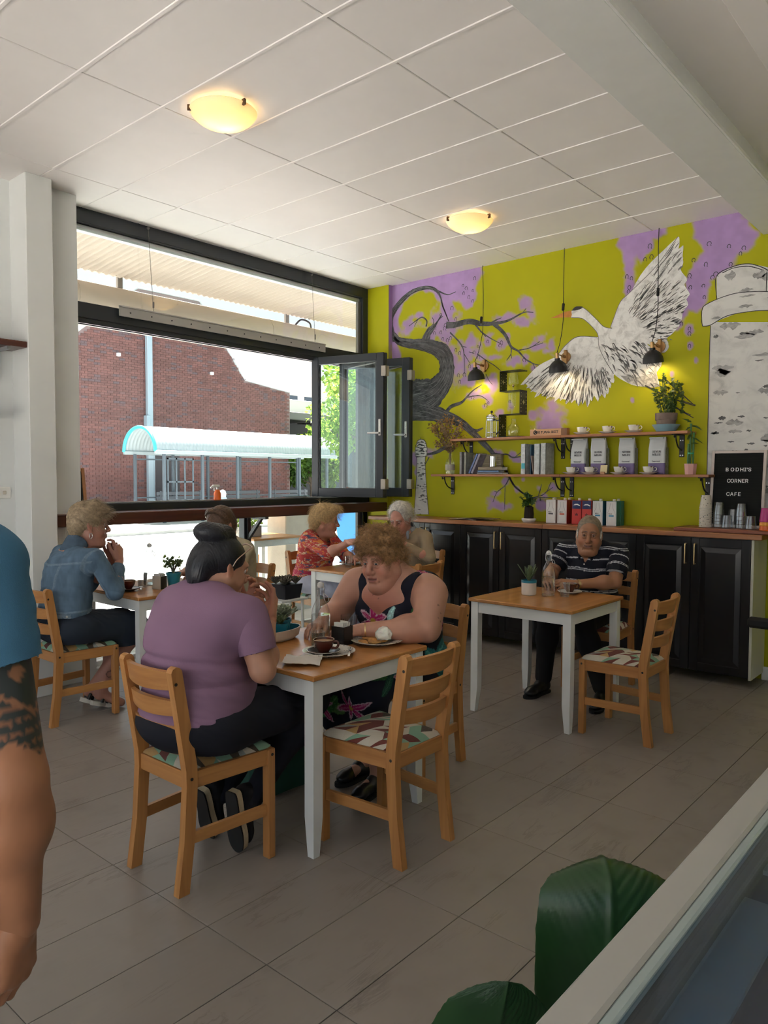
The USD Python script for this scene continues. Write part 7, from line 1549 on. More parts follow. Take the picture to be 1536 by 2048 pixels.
    return np.vstack(vs), np.vstack(fs), np.clip(np.vstack(cs), 0, 1)

def hand_mesh(skin, curl=(20, 25, 15), spread=4.0, thumb=(38, 20, 0), curls=None, h=0.0027, nails=True, s=1.0):
    """A right hand, wrist at the origin, fingers along x, thumb to +y, back of the hand up. curl: bend at each knuckle row in degrees."""
    V = Vol((-0.05, -0.085, -0.11), (0.215, 0.125, 0.06), h); tips = []
    mc = [(0.090, 0.030, 0.002), (0.094, 0.009, 0.005), (0.089, -0.0125, 0.003), (0.080, -0.032, -0.002)]
    for i, m in enumerate(mc): V.add(cap((0.004, 0.017-0.011*i, 0), m, 0.0155, 0.0125), 0.016)
    V.add(ell((0.05, 0.0, -0.004), (0.045, 0.036, 0.0145)), 0.012).add(ell((0.035, 0.026, -0.011), (0.032, 0.016, 0.014)), 0.012).add(ell((0.035, -0.026, -0.008), (0.034, 0.012, 0.012)), 0.012)
    V.add(cap((-0.05, 0, 0), (0.01, 0, 0), 0.0265, 0.0225), 0.02)
    L = [(0.043, 0.026, 0.021), (0.047, 0.030, 0.022), (0.043, 0.028, 0.021), (0.034, 0.021, 0.018)]; rad = [(0.0094, 0.0086, 0.0078, 0.0066), (0.0096, 0.0088, 0.008, 0.0068), (0.009, 0.0083, 0.0076, 0.0064), (0.008, 0.0073, 0.0067, 0.0058)]
    for i in range(4):
        yaw = math.radians(spread*(1.5-i)); p = A(mc[i], float); a = 0.0; c3 = curl if curls is None else curls[i]
        for j in range(3):
            a += math.radians(c3[j]); d = A([math.cos(a)*math.cos(yaw), math.cos(a)*math.sin(yaw), -math.sin(a)]); q = p+d*L[i][j]
            V.add(cap(p, q, rad[i][j], rad[i][j+1]), 0.0045 if j else 0.007); p = q
        tips.append((p, d, a, yaw))
    az, el, bend = thumb; p = A([0.026, 0.030, -0.008]); ya, e = math.radians(az), math.radians(el)
    for j, (l, r0, r1) in enumerate(((0.042, 0.0135, 0.0112), (0.032, 0.0110, 0.0098), (0.027, 0.0098, 0.0072))):
        d = A([math.cos(e)*math.cos(ya), math.cos(e)*math.sin(ya), -math.sin(e)]); q = p+d*l; V.add(cap(p, q, r0, r1), 0.010 if j == 0 else 0.004); p = q; ya -= math.radians(bend)
    m = V.mesh(); P = np.asarray(m.vertices); col = np.tile(A(skin, float), (len(P), 1)); col *= 1+0.22*(meshkit.fbm(P*60, 3, 2)[:, None]-0.5)
    N = np.asarray(m.vertex_normals); pink = A(skin)*A([1.12, 0.86, 0.82]); t = (0.5*sstep(0.0, 0.9, -N[:, 2]))[:, None]; col = col*(1-t)+pink*t
    for (p_, d, a, yaw) in tips:
        dd = np.linalg.norm(P-(p_+A([0, 0, 0.003])), axis=1); t = (0.5*(1-sstep(0.007, 0.014, dd)))[:, None]; col = col*(1-t)+pink*t
    return P*s, np.asarray(m.faces), np.clip(col, 0, 1)
def put_hand(H, side, wrist, f, palm):
    P, F, C = H; f = unit(f); b = -unit(A(palm, float)-f*(A(palm, float)@f)); P = P.copy()
    if side == 'L': P[:, 1] *= -1; F = F[:, ::-1]
    M = np.stack([f, np.cross(b, f), b], 1); return P@M.T+A(wrist, float), F, C
def put_head(Hd, c, R, s=1.0):
    P, F, C = Hd; return (P*s)@A(R).T+A(c, float), F, C
def join(*parts):
    vs, fs, cs, n = [], [], [], 0
    for v, f, c in parts: vs.append(v); fs.append(f+n); cs.append(c); n += len(v)
    return tm(np.vstack(vs), np.vstack(fs)), np.vstack(cs)
def skin_part(V, skin, paint=None):
    m = V.mesh(); P = np.asarray(m.vertices); c = np.tile(A(skin, float), (len(P), 1))*(1+0.22*(meshkit.fbm(P*26, 4, 7)[:, None]-0.5))
    if paint: c = paint(P, c)
    return P, np.asarray(m.faces), np.clip(c, 0, 1)
def crease(m, fn):
    """Moves a garment's surface along its normals by fn(points), for folds."""
    P = np.asarray(m.vertices); N = np.asarray(m.vertex_normals); return tm(P+N*np.asarray(fn(P))[:, None], m.faces)
def folds(P, d, scale, amp, seed=0, sharp=2.0):
    """Ridges that run across direction d."""
    d = unit(d); a = unit(np.cross(d, [0.3, 0.2, 1.0])); b = np.cross(d, a)
    q = np.stack([P@d*scale, P@a*scale*0.28, P@b*scale*0.28], -1); n = meshkit.fbm(q+seed*7.3, 3, seed); return -amp*(1-np.abs(2*n-1))**sharp

def strands(m, n, seed, flow, length, lift=0.15, wave=0.0, freq=60.0, steps=7, mask=None, hug=0.6, jitter=0.2):
    """Hair roots over a mesh, combed along flow(points)."""
    q = np.random.default_rng(seed); P = np.asarray(m.vertices); N = np.asarray(m.vertex_normals); ok = np.arange(len(P)) if mask is None else np.nonzero(mask(P))[0]
    i = ok[q.integers(0, len(ok), n)]; p, nn = P[i]-N[i]*0.002, N[i]
    d = flow(p); d = d-nn*(d*nn).sum(1, keepdims=True)*hug; d = unit_rows(unit_rows(d)+q.normal(size=d.shape)*jitter+nn*lift); L = (length*(0.6+0.8*q.random(n)))[:, None]/steps
    side = unit_rows(np.cross(d, nn)); ph = q.random(n)[:, None]*6.3; out = [p]; x = p.copy()
    for k in range(1, steps+1):
        d = unit_rows(d-nn*0.10*k/steps+A([0, 0, -0.10])*hug); x = x+d*L
        out.append(x+wave*(side*np.sin(freq*k*L+ph)+nn*np.abs(np.cos(freq*k*L+ph))))
    return [s for s in np.stack(out, 1)]
def add_hair(parent, name, V, mat, R, c, s=1.0, amp=0.004, scale=70, flow=None, n=1600, length=0.05, w=0.0016, seed=1, **kw):
    m = V.mesh(); P = np.asarray(m.vertices); N = np.asarray(m.vertex_normals)
    d = np.asarray(flow(P)) if flow else np.tile([0, 0, -1.0], (len(P), 1)); a = unit_rows(np.cross(d, N)+1e-9)
    ph = (P*a).sum(1); qn = meshkit.fbm(np.stack([ph*scale*2.2, (P*unit_rows(d)).sum(1)*scale*0.25, P[:, 2]*scale*0.15], -1)+seed, 3, seed)
    m = tm(P+N*(amp*(2*qn-1))[:, None], m.faces)
    hm = tm((np.asarray(m.vertices)*s)@A(R).T+A(c), m.faces); h_ = part(parent, name, hm, mat, smooth=True)
    if n:
        st = strands(m, n, seed, flow or (lambda p: np.tile([0, 0, -1.0], (len(p), 1))), length, **kw)
        curves(h_, 'strands', [(x*s)@A(R).T+A(c) for x in st], [np.linspace(w, w*0.4, len(x)) for x in st], mat)
    return h_
def shoe(parent, name, heel, toe, up, mat_up, mat_sole, L=0.26, low=0.055, sole_h=0.022, label=None, mid=None):
    """A shoe from heel to toe, its upper on the side of up."""
    heel, toe = A(heel, float), A(toe, float); f = unit(toe-heel); u = unit(A(up, float)-f*(A(up, float)@f)); l = np.cross(u, f); k = L/0.26
    V = Vol((-0.03, -0.06, -0.005), (0.30, 0.06, 0.13), 0.004)
    V.add(cap((0.035, 0, 0.035+sole_h), (0.20, 0.0, 0.026+sole_h), 0.036, 0.034), 0).add(ell((0.215, 0.004, 0.022+sole_h), (0.045, 0.040, 0.024)), 0.02).add(cap((0.035, 0, 0.035+sole_h), (0.04, 0, low+0.02+sole_h), 0.034, 0.034), 0.02).add(cap((0.10, 0, 0.05+sole_h), (0.06, 0, low+sole_h), 0.034, 0.034), 0.02)
    V.cut(half((0, 0, -1), -(sole_h*0.5)), 0.004)
    o = [(-0.005, 0.0), (0.0, 0.028), (0.05, 0.034), (0.12, 0.036), (0.19, 0.045), (0.245, 0.034), (0.268, 0.004), (0.25, -0.030), (0.19, -0.042), (0.12, -0.034), (0.05, -0.033), (0.0, -0.026)]
    pg = bez(o+[o[0]], 4)[:-1]; so_ = prism(Polygon(pg), sole_h)
    F_ = lambda m: framed(moved(m, (0, 0, 0), s=k), heel, f, l, u)
    p = part(parent, name, F_(V.mesh()), mat_up, smooth=True, label=label)
    part(p, 'sole', F_(so_), mat_sole, smooth=30)
    if mid: part(p, 'outsole', F_(prism(Polygon(pg).buffer(0.001), 0.007, -0.004)), mid, smooth=30)
    return p
# ----------------------------------------------------------------- building blocks shared by the seated figures
def arm(V, sh, el, wr, r0, r1, r2, k=0.03):
    V.add(cap(sh, el, r0, r1), k).add(cap(el, wr, r1*0.98, r2), 0.015); m = A(el)*0.72+A(wr)*0.28
    V.add(ell(m, (r1*1.12,)*3), 0.03)
def leg(V, hip, kn, an, r0, r1, r2, k=0.05):
    V.add(cap(hip, kn, r0, r1), k).add(cap(kn, an, r1*0.95, r2), 0.02); V.add(ell(A(kn)*0.68+A(an)*0.32, (r1*0.92,)*3), 0.05)
DARK_HAIR, BLOND, GREYW = hair_mat('hair_black', (0.016, 0.017, 0.022), 0.38), hair_mat('hair_ash_blond', (0.36, 0.27, 0.17)), hair_mat('hair_white', (0.62, 0.59, 0.54))
GOLDB, HGREY, HBROWN, HCURL = hair_mat('hair_gold_blond', (0.52, 0.36, 0.17)), hair_mat('hair_grey_brown', (0.22, 0.17, 0.12)), hair_mat('hair_brown', (0.11, 0.06, 0.035)), hair_mat('hair_copper', (0.36, 0.20, 0.085))
M_BLKLEATHER = plain('shoe_black', (0.010, 0.010, 0.011), 0.3, coat=0.4); M_SOLEC = plain('sole_cream', (0.55, 0.46, 0.30), 0.7, vary=0.1, scale=30); M_SOLEB = plain('sole_black', (0.012, 0.012, 0.012), 0.8); M_SOLEW = plain('sole_white', (0.62, 0.58, 0.50), 0.6)
def tint(m, c, n=0.10, sc=9): P = np.asarray(m.vertices); return np.clip(np.tile(A(c, float), (len(P), 1))*(1+2*n*(meshkit.fbm(P*sc, 3, 4)[:, None]-0.5)), 0, 1)
def along(P, a, b):
    a, b = A(a, float), A(b, float); return ((P-a)@(b-a))/((b-a)@(b-a))
def near_line(P, a, b):
    t = np.clip(along(P, a, b), 0, 1)[:, None]; return np.linalg.norm(P-(A(a, float)+t*(A(b, float)-A(a, float))), axis=1)

# ================================================================= woman in the purple T-shirt
def purple_woman():
    t = thing('person', 'woman in a purple T-shirt with a high black hair bun, hands cupped before her face', 'person', (1.72, 2.47, 0), 0)
    sk = (0.46, 0.235, 0.155)
    sR, eR, wR = (0.10, -0.215, 1.00), (0.125, -0.275, 0.80), (0.305, -0.105, 0.935)
    sL, eL, wL = (0.10, 0.215, 1.00), (0.20, 0.255, 0.80), (0.365, 0.085, 0.955)
    V = Vol((-0.30, -0.42, 0.02), (0.80, 0.42, 1.22), 0.0065)
    V.add(ell((0.0, 0, 0.58), (0.18, 0.21, 0.13)), 0).add(ell((0.03, 0, 0.75), (0.17, 0.20, 0.2)), 0.1).add(ell((0.03, 0, 0.93), (0.15, 0.19, 0.16)), 0.1).add(cap((0.06, -0.17, 1.0), (0.06, 0.17, 1.0), 0.075), 0.08).add(cap((0.075, 0, 1.0), (0.115, 0, 1.11), 0.068, 0.060), 0.06)
    arm(V, sR, eR, wR, 0.064, 0.050, 0.027); arm(V, sL, eL, wL, 0.064, 0.050, 0.027)
    R = rot(yaw=-6, pitch=16); hc = A([0.150, 0.0, 1.165])
    hd = put_head(head_mesh(sk, w=1.05, fat=0.5, age=0.2, brow=(0.02, 0.015, 0.015), nose=1.0, neck=1.05, gaze=(1, 0, -0.4)), hc, R)
    H1 = hand_mesh(tuple(A(sk)*A([1.05, 0.98, 0.95])), curls=[(20, 30, 20), (26, 36, 22), (30, 42, 25), (34, 46, 26)], spread=3, thumb=(26, 18, -4))
    H2 = hand_mesh(tuple(A(sk)*A([1.05, 0.98, 0.95])), curls=[(22, 34, 22), (30, 40, 24), (36, 48, 28), (40, 52, 28)], spread=3, thumb=(24, 16, 0))
    hr = put_hand(H1, 'R', wR, (0.42, 0.40, 0.80), (-0.78, 0.28, 0.52)); hl = put_hand(H2, 'L', wL, (0.10, -0.25, 0.95), (-0.90, -0.30, 0.25))
    m, c = join(skin_part(V, sk), hd, hr, hl); part(t, 'body', m, M_SKIN, cd=c)
    # trousers
    V = Vol((-0.30, -0.32, 0.08), (0.72, 0.32, 0.80), 0.0075)
    V.add(ell((-0.005, 0, 0.585), (0.205, 0.240, 0.125)), 0)
    kR, kL = (0.56, -0.095, 0.555), (0.57, 0.115, 0.555); aR, aL = (0.225, -0.075, 0.20), (0.21, 0.095, 0.19)
    leg(V, (0.05, -0.115, 0.575), kR, aR, 0.128, 0.083, 0.048, 0.08); leg(V, (0.05, 0.115, 0.575), kL, aL, 0.128, 0.083, 0.048, 0.08)
    m = V.mesh(); P = np.asarray(m.vertices).copy(); lowp = (P[:, 2] < 0.484) & (P[:, 0] < 0.27) & (P[:, 2] > 0.40); P[lowp, 2] = 0.484+0.10*(P[lowp, 2]-0.484); m = tm(P, m.faces)
    m = crease(m, lambda P: folds(P, (0.8, 0, -0.5), 16, 0.006, 2)*sstep(0.3, 0.55, P[:, 0])+folds(P, (0.4, 0, 1), 14, 0.004, 5))
    part(t, 'trousers', m, M_CLOTH, cd=tint(m, (0.012, 0.013, 0.020)), label='black trousers')
    # shirt
    V = Vol((-0.33, -0.43, 0.50), (0.40, 0.43, 1.16), 0.006)
    V.add(ell((0.0, 0, 0.615), (0.205, 0.245, 0.125)), 0).add(ell((0.05, 0, 0.715), (0.205, 0.238, 0.145)), 0.08).add(ell((-0.01, 0, 0.80), (0.165, 0.225, 0.16)), 0.08).add(ell((0.02, 0, 0.93), (0.172, 0.215, 0.165)), 0.10)
    V.add(ell((0.10, 0, 0.90), (0.15, 0.185, 0.11)), 0.06).add(cap((0.05, -0.165, 1.005), (0.05, 0.165, 1.005), 0.088), 0.08).add(cap((0.06, -0.06, 1.04), (0.06, 0.06, 1.04), 0.075), 0.06)
    for s_ in (sR, sL): V.add(cap(s_, A(s_)+A([0.005, 0, -0.05]), 0.080, 0.076), 0.045)
    V.cut(cap((0.085, 0, 1.0), (0.16, 0, 1.22), 0.066, 0.085), 0.008)
    V.cut((lambda X, Y, Z: Z-(0.545+0.12*np.clip(X, -0.2, 0.3)+0.10*np.clip(X-0.05, 0, 1))+0*Y, None, None), 0.006)
    m = cat(V.mesh(), sleeve(0.006, [(sR, 0.081), (eR, 0.079)], 0.70), sleeve(0.006, [(sL, 0.081), (eL, 0.079)], 0.70))
    def fold(P):
        a = folds(P, (0.15, 0.1, 1), 9, 0.011, 3, 3)*sstep(0.98, 0.80, P[:, 2]); roll_ = -0.014*np.exp(-((P[:, 2]-0.835+0.12*P[:, 0])/0.014)**2)-0.010*np.exp(-((P[:, 2]-0.745+0.05*P[:, 1])/0.012)**2)
        arm_ = folds(P, (0.2, -0.3, 1), 18, 0.007, 8, 2)*sstep(0.10, 0.2, np.abs(P[:, 1]))*sstep(0.95, 0.85, P[:, 2])
        hem = 0.003*np.exp(-((P[:, 2]-(0.545+0.12*np.clip(P[:, 0], -0.2, 0.3)+0.10*np.clip(P[:, 0]-0.05, 0, 1))-0.022)/0.004)**2)
        return a+roll_*(0.5+0.5*meshkit.noise(P*7))+arm_-hem
    m = crease(m, fold); part(t, 'shirt', m, M_CLOTH, cd=tint(m, (0.25, 0.145, 0.225), 0.06), label='purple T-shirt')
    # hair
    V = Vol((-0.25, -0.16, -0.16), (0.14, 0.16, 0.24), 0.0035)
    V.add(ell((-0.025, 0, 0.040), (0.108, 0.087, 0.098)), 0).add(ell((-0.105, 0, -0.015), (0.048, 0.064, 0.088)), 0.03).add(ell((-0.085, 0, 0.122), (0.076, 0.068, 0.046)), 0.008).add(ell((-0.035, 0.01, 0.135), (0.055, 0.058, 0.038)), 0.015)
    V.cut(ell((0.092, 0, -0.035), (0.070, 0.10, 0.098)), 0.012).cut(ell((0.010, 0, -0.075), (0.050, 0.11, 0.060)), 0.01)
    fl = lambda p: unit_rows(A([-0.085, 0, 0.10])-p)
    add_hair(t, 'hair', V, DARK_HAIR, R, hc, 1, 0.0035, 80, fl, 1500, 0.07, 0.0012, 4, lift=0.03, jitter=0.10)
    g_ = part(t, 'sunglasses', (lambda x: tm(np.asarray(x.vertices)@R.T+hc, x.faces))(cat(tube(bez([(-0.010, -0.086, 0.012), (0.000, -0.093, 0.045), (0.055, -0.080, 0.098), (0.078, -0.055, 0.108)], 6), 0.0022, 6), tube(bez([(-0.010, 0.086, 0.012), (0.000, 0.093, 0.045), (0.055, 0.080, 0.098), (0.078, 0.055, 0.108)], 6), 0.0022, 6), tube(bez([(0.078, -0.055, 0.108), (0.086, -0.03, 0.112), (0.083, 0, 0.118), (0.086, 0.03, 0.112), (0.078, 0.055, 0.108)], 5), 0.003, 6))), plain('frame_rose', (0.55, 0.38, 0.30), 0.3, metallic=0.8), smooth=60, label='thin metal glasses pushed up in her hair')
    for nm, hl_, tp in (('shoe', (0.125, -0.078, 0.262), (0.165, -0.065, 0.01)), ('shoe', (0.090, 0.085, 0.235), (0.165, 0.13, 0.012))):
        shoe(t, nm, hl_, tp, (1, 0.1, 0.2), plain('suede_black', (0.012, 0.012, 0.014), 0.9), M_SOLEC, 0.255, 0.05, 0.030, mid=M_SOLEB)
purple_woman()

# ================================================================= woman in the floral dress
def floral_woman():
    t = thing('person', 'curly-haired woman in a dark tropical floral dress leaning on the nearest table', 'person', (3.06, 2.45, 0), 180)
    sk = (0.50, 0.255, 0.175)
    sL, eL, wL = (0.150, 0.250, 0.965), (0.225, 0.285, 0.810), (0.440, 0.045, 0.805)
    sR, eR, wR = (0.145, -0.245, 0.965), (0.235, -0.310, 0.805), (0.43, -0.225, 0.805)
    V = Vol((-0.20, -0.46, 0.0), (0.75, 0.46, 1.16), 0.0065)
    V.add(ell((0.0, 0, 0.58), (0.15, 0.20, 0.12)), 0).add(ell((0.08, 0, 0.75), (0.15, 0.20, 0.2)), 0.1).add(ell((0.115, 0, 0.92), (0.128, 0.195, 0.13)), 0.1).add(cap((0.105, -0.19, 0.985), (0.105, 0.19, 0.985), 0.072), 0.07).add(cap((0.115, 0, 0.98), (0.165, 0, 1.08), 0.082, 0.074), 0.07)
    V.add(ell((0.205, 0, 0.92), (0.065, 0.13, 0.07)), 0.05)
    arm(V, sL, eL, wL, 0.086, 0.066, 0.031, 0.05); arm(V, sR, eR, wR, 0.086, 0.066, 0.031, 0.05)
    for s in (-1, 1): V.add(cap((0.42, s*0.10, 0.40), (0.30+0.05*s, s*0.085, 0.09), 0.052, 0.036), 0.02).add(cap((0.30+0.05*s, s*0.085, 0.07), (0.40+0.05*s, s*0.09, 0.045), 0.032, 0.03), 0.02)
    R = rot(yaw=6, pitch=9, roll=3); hc = A([0.225, -0.005, 1.115])
    hd = put_head(head_mesh(tuple(A(sk)*A([1.03, 0.98, 0.98])), w=1.14, fat=1.0, age=0.85, mouth=0.35, nose=1.12, neck=1.3, brow=(0.22, 0.12, 0.07), lip=(0.30, 0.10, 0.085), gaze=(1, 0.25, -0.15), eye=(0.10, 0.12, 0.12)), hc, R, 1.04)
    HL = hand_mesh(sk, curl=(22, 28, 16), spread=3, thumb=(24, 12, 6)); hl = put_hand(HL, 'L', wL, (0.72, -0.7, -0.05), (-0.1, -0.15, -1)); hr = put_hand(HL, 'R', wR, (0.92, 0.38, -0.05), (0, 0.1, -1))
    def moles(P, c):
        q = np.random.default_rng(6)
        for p in [(0.20, 0.345, 0.93), (0.19, 0.345, 0.89), (0.215, 0.34, 0.87), (0.26, 0.02, 0.93), (0.262, -0.02, 0.945), (0.20, 0.34, 0.85)]:
            d = np.linalg.norm(P-A(p), axis=1); i = d.argmin(); d = np.linalg.norm(P-P[i], axis=1); c = np.where((d < 0.006)[:, None], c*0.35, c)
        rosy = sstep(0.20, 0.27, P[:, 0])*(P[:, 2] > 0.86)*(np.abs(P[:, 1]) < 0.14); return c*(1-rosy[:, None]*0.25*A([0.2, 1, 1]))
    m, c = join(skin_part(V, sk, moles), hd, hl, hr); part(t, 'body', m, M_SKIN, cd=c)
    # dress: bodice, straps, lap and skirt in one garment
    V = Vol((-0.26, -0.36, 0.22), (0.66, 0.36, 1.10), 0.0055)
    V.add(ell((-0.005, 0, 0.585), (0.195, 0.238, 0.115)), 0).add(ell((0.075, 0, 0.71), (0.188, 0.228, 0.155)), 0.07).add(ell((0.05, 0, 0.84), (0.16, 0.222, 0.15)), 0.08).add(ell((0.085, 0, 0.94), (0.145, 0.205, 0.13)), 0.08)
    for s in (-1, 1): V.add(ell((0.175, s*0.092, 0.845), (0.098, 0.105, 0.092)), 0.045).add(cap((0.13, s*0.150, 0.98), (0.05, s*0.150, 0.98), 0.082, 0.078), 0.05)
    for s in (-1, 1): V.add(cap((0.05, s*0.11, 0.57), (0.47, s*0.12, 0.565), 0.125, 0.100), 0.09).add(cap((0.47, s*0.12, 0.545), (0.43, s*0.11, 0.34), 0.098, 0.092), 0.06)
    V.add(ell((0.25, 0, 0.56), (0.25, 0.17, 0.09)), 0.06).add(ell((0.45, 0, 0.42), (0.085, 0.15, 0.14)), 0.06)
    V.cut(half((0, 0, -1), -0.285), 0.006)
    for s, (a, b) in ((1, (sL, eL)), (-1, (sR, eR))): V.cut(cap(A(a)+A([0.0, s*0.018, 0.035]), A(b)+A([0, s*0.02, -0.02]), 0.098, 0.085), 0.008)
    V.cut((lambda X, Y, Z: np.maximum(np.abs(Y)-(Z-0.872)*0.72, -(X-0.10)), None, None), 0.010).cut(cap((0.10, 0, 1.02), (0.18, 0, 1.20), 0.100, 0.12), 0.01)
    V.cut((lambda X, Y, Z: np.maximum(np.abs(Y)-0.105, np.maximum(0.99-Z+0.0*X, -1.0)), None, None), 0.01)
    m = V.mesh(); P = np.asarray(m.vertices).copy(); lowp = (P[:, 2] < 0.484) & (P[:, 0] < 0.22); P[lowp, 2] = 0.484+0.08*(P[lowp, 2]-0.484); m = tm(P, m.faces)
    m = crease(m, lambda P: folds(P, (0.2, 0.9, 0.15), 11, 0.007, 4)*sstep(0.5, 0.4, P[:, 2])+folds(P, (0.3, 0.1, 1), 10, 0.006, 2)*sstep(0.85, 0.7, P[:, 2]))
    P = np.asarray(m.vertices); N = np.asarray(m.vertex_normals)
    col = np.tile(A([0.012, 0.013, 0.024]), (len(P), 1)); nz = meshkit.fbm(P*22, 4, 5)
    q = np.random.default_rng(15)
    def stamp(cen, rad, kind, ang, seed):
        i = np.linalg.norm(P-A(cen), axis=1).argmin(); c, n = P[i], N[i]; e1 = unit(np.cross([0, 0, 1.0], n)+1e-6); e2 = np.cross(n, e1); d = P-c; x, y = d@e1, d@e2; hgt = np.abs(d@n)
        on = (hgt < rad*0.7) & (N@n > 0.0); r = np.hypot(x, y)/rad; th = np.arctan2(y, x)-ang
        if kind == 'lily':
            k6 = np.abs(((th/(2*math.pi/6)+0.5) % 1)-0.5)*2; wob = 0.12*(meshkit.noise(np.stack([th*2, r*3, 0*r+seed], -1))-0.5); edge = (0.30+0.70*(1-k6)**1.1)*(0.9+0.25*np.sin(th*2+seed))+wob
            ins = on & (r < edge); inner = on & (r < edge-0.13); vein = on & (k6 < 0.10) & (r < edge-0.2) & (r > 0.15)
            col[ins] = A([0.62, 0.42, 0.50]); col[inner] = A([0.36, 0.018, 0.12])*(0.7+0.7*nz[inner, None]); col[vein] = A([0.55, 0.16, 0.28]); col[on & (r < 0.12)] = A([0.42, 0.30, 0.05])
        else:
            u, v = x*math.cos(ang)+y*math.sin(ang), -x*math.sin(ang)+y*math.cos(ang); u, v = u/rad, v/(rad*0.36)
            ins = on & (u*u+v*v < 1); col[ins] = A(kind)*(0.6+0.8*nz[ins, None]); mid = on & (np.abs(v) < 0.10) & (np.abs(u) < 0.92); col[mid] = A(kind)*1.8+A([0.05, 0.08, 0.04])
            rib = on & ins & (np.sin((u-np.abs(v)*0.5)*26) > 0.82); col[rib] = A(kind)*1.5+0.01
    greens = [(0.015, 0.07, 0.045), (0.02, 0.11, 0.05), (0.05, 0.17, 0.05), (0.10, 0.22, 0.07), (0.02, 0.13, 0.14), (0.25, 0.36, 0.30)]
    for k in range(46):
        stamp((q.uniform(-0.2, 0.58), q.uniform(-0.3, 0.3), q.uniform(0.30, 0.93)), q.uniform(0.05, 0.13), greens[k % 6], q.uniform(0, 3.1), k)
    trim = (P[:, 2] > 0.84) & (P[:, 0] > 0.02) & ((np.abs(P[:, 1])-(P[:, 2]-0.872)*0.72 < 0.032)); col[trim] = A([0.014, 0.014, 0.020])
    stamp((0.28, 0.095, 0.855), 0.05, (0.30, 0.50, 0.50), 1.3, 99)
    for cen, rad, an in (((0.30, -0.015, 0.80), 0.125, 0.45), ((0.10, 0.165, 1.07), 0.055, 0.2), ((0.53, 0.09, 0.47), 0.105, 1.3), ((0.53, -0.12, 0.44), 0.10, 0.2), ((0.02, 0.24, 0.80), 0.05, 1.0), ((-0.18, 0.10, 0.80), 0.09, 0.7), ((0.30, 0.2, 0.58), 0.09, 0.9), ((0.33, -0.1, 0.66), 0.09, 2.0)):
        stamp(cen, rad, 'lily', an, rad*100)
    part(t, 'dress', m, M_CLOTH, cd=np.clip(col, 0, 1), label='dark dress with magenta lilies and green leaves')
    # curly hair
    V = Vol((-0.19, -0.17, -0.17), (0.16, 0.17, 0.24), 0.0035)
    V.add(ell((-0.022, 0, 0.046), (0.108, 0.085, 0.094)), 0).add(ell((-0.085, 0, -0.010), (0.045, 0.070, 0.075)), 0.03)
    q = np.random.default_rng(2)
    for k in range(46):
        d = unit(q.normal(size=3)+A([0.35, -0.25, 0.9])); V.add(ell(A([-0.008, -0.004, 0.056])+d*A([0.104, 0.084, 0.094]), (0.024,)*3), 0.012)
    V.cut(ell((0.105, 0, -0.045), (0.064, 0.112, 0.110)), 0.012).cut(ell((0.020, 0, -0.075), (0.060, 0.125, 0.088)), 0.01)
    fl = lambda p: unit_rows(p-A([-0.05, 0, 0.05])+A([0, 0, -0.02]))
    def swirl(p): return np.stack([np.sin(p[:, 1]*70)+0.6, np.cos(p[:, 2]*60+p[:, 0]*50), np.sin(p[:, 0]*65+1)], -1)
    add_hair(t, 'hair', V, HCURL, R, hc, 1.04, 0.006, 60, swirl, 3600, 0.042, 0.0016, 9, lift=0.30, wave=0.0055, freq=210, steps=12, jitter=0.45, hug=0.35)
    ringm = cat([tube([(-0.004, s*0.0875, -0.052)+0.012*A([math.cos(a)*0.9, 0.15*math.sin(a), math.sin(a)]) for a in np.linspace(0, 2*math.pi, 20)], 0.0016, 6) for s in (-1, 1)])
    part(t, 'earring', tm((np.asarray(ringm.vertices)*1.04)@R.T+hc, ringm.faces), M_BRASS, smooth=60)
    wv = unit(A(wL)-A(eL)); wc = A(wL)-wv*0.03; wt = moved(lathe([(0.031, -0.006), (0.034, -0.006), (0.034, 0.006), (0.031, 0.006)], 28), (0, 0, 0)); e1 = unit(np.cross([0, 0, 1], wv)); 
    w_ = part(t, 'wristwatch', framed(wt, wc, e1, np.cross(wv, e1), wv), M_BRASS, smooth=40); part(w_, 'dial', moved(trimesh.creation.cylinder(0.012, 0.006, sections=20), wc+A([0, 0.026, 0.020]), rx=-50), M_BRASS, smooth=30)
    for s, x in ((1, 0.355), (-1, 0.255)): shoe(t, 'shoe', (x-0.055, s*0.085, 0.0), (x+0.20, s*0.10, 0.0), (0, 0, 1), M_BLKLEATHER, M_SOLEB, 0.245, 0.02, 0.018)
floral_woman()

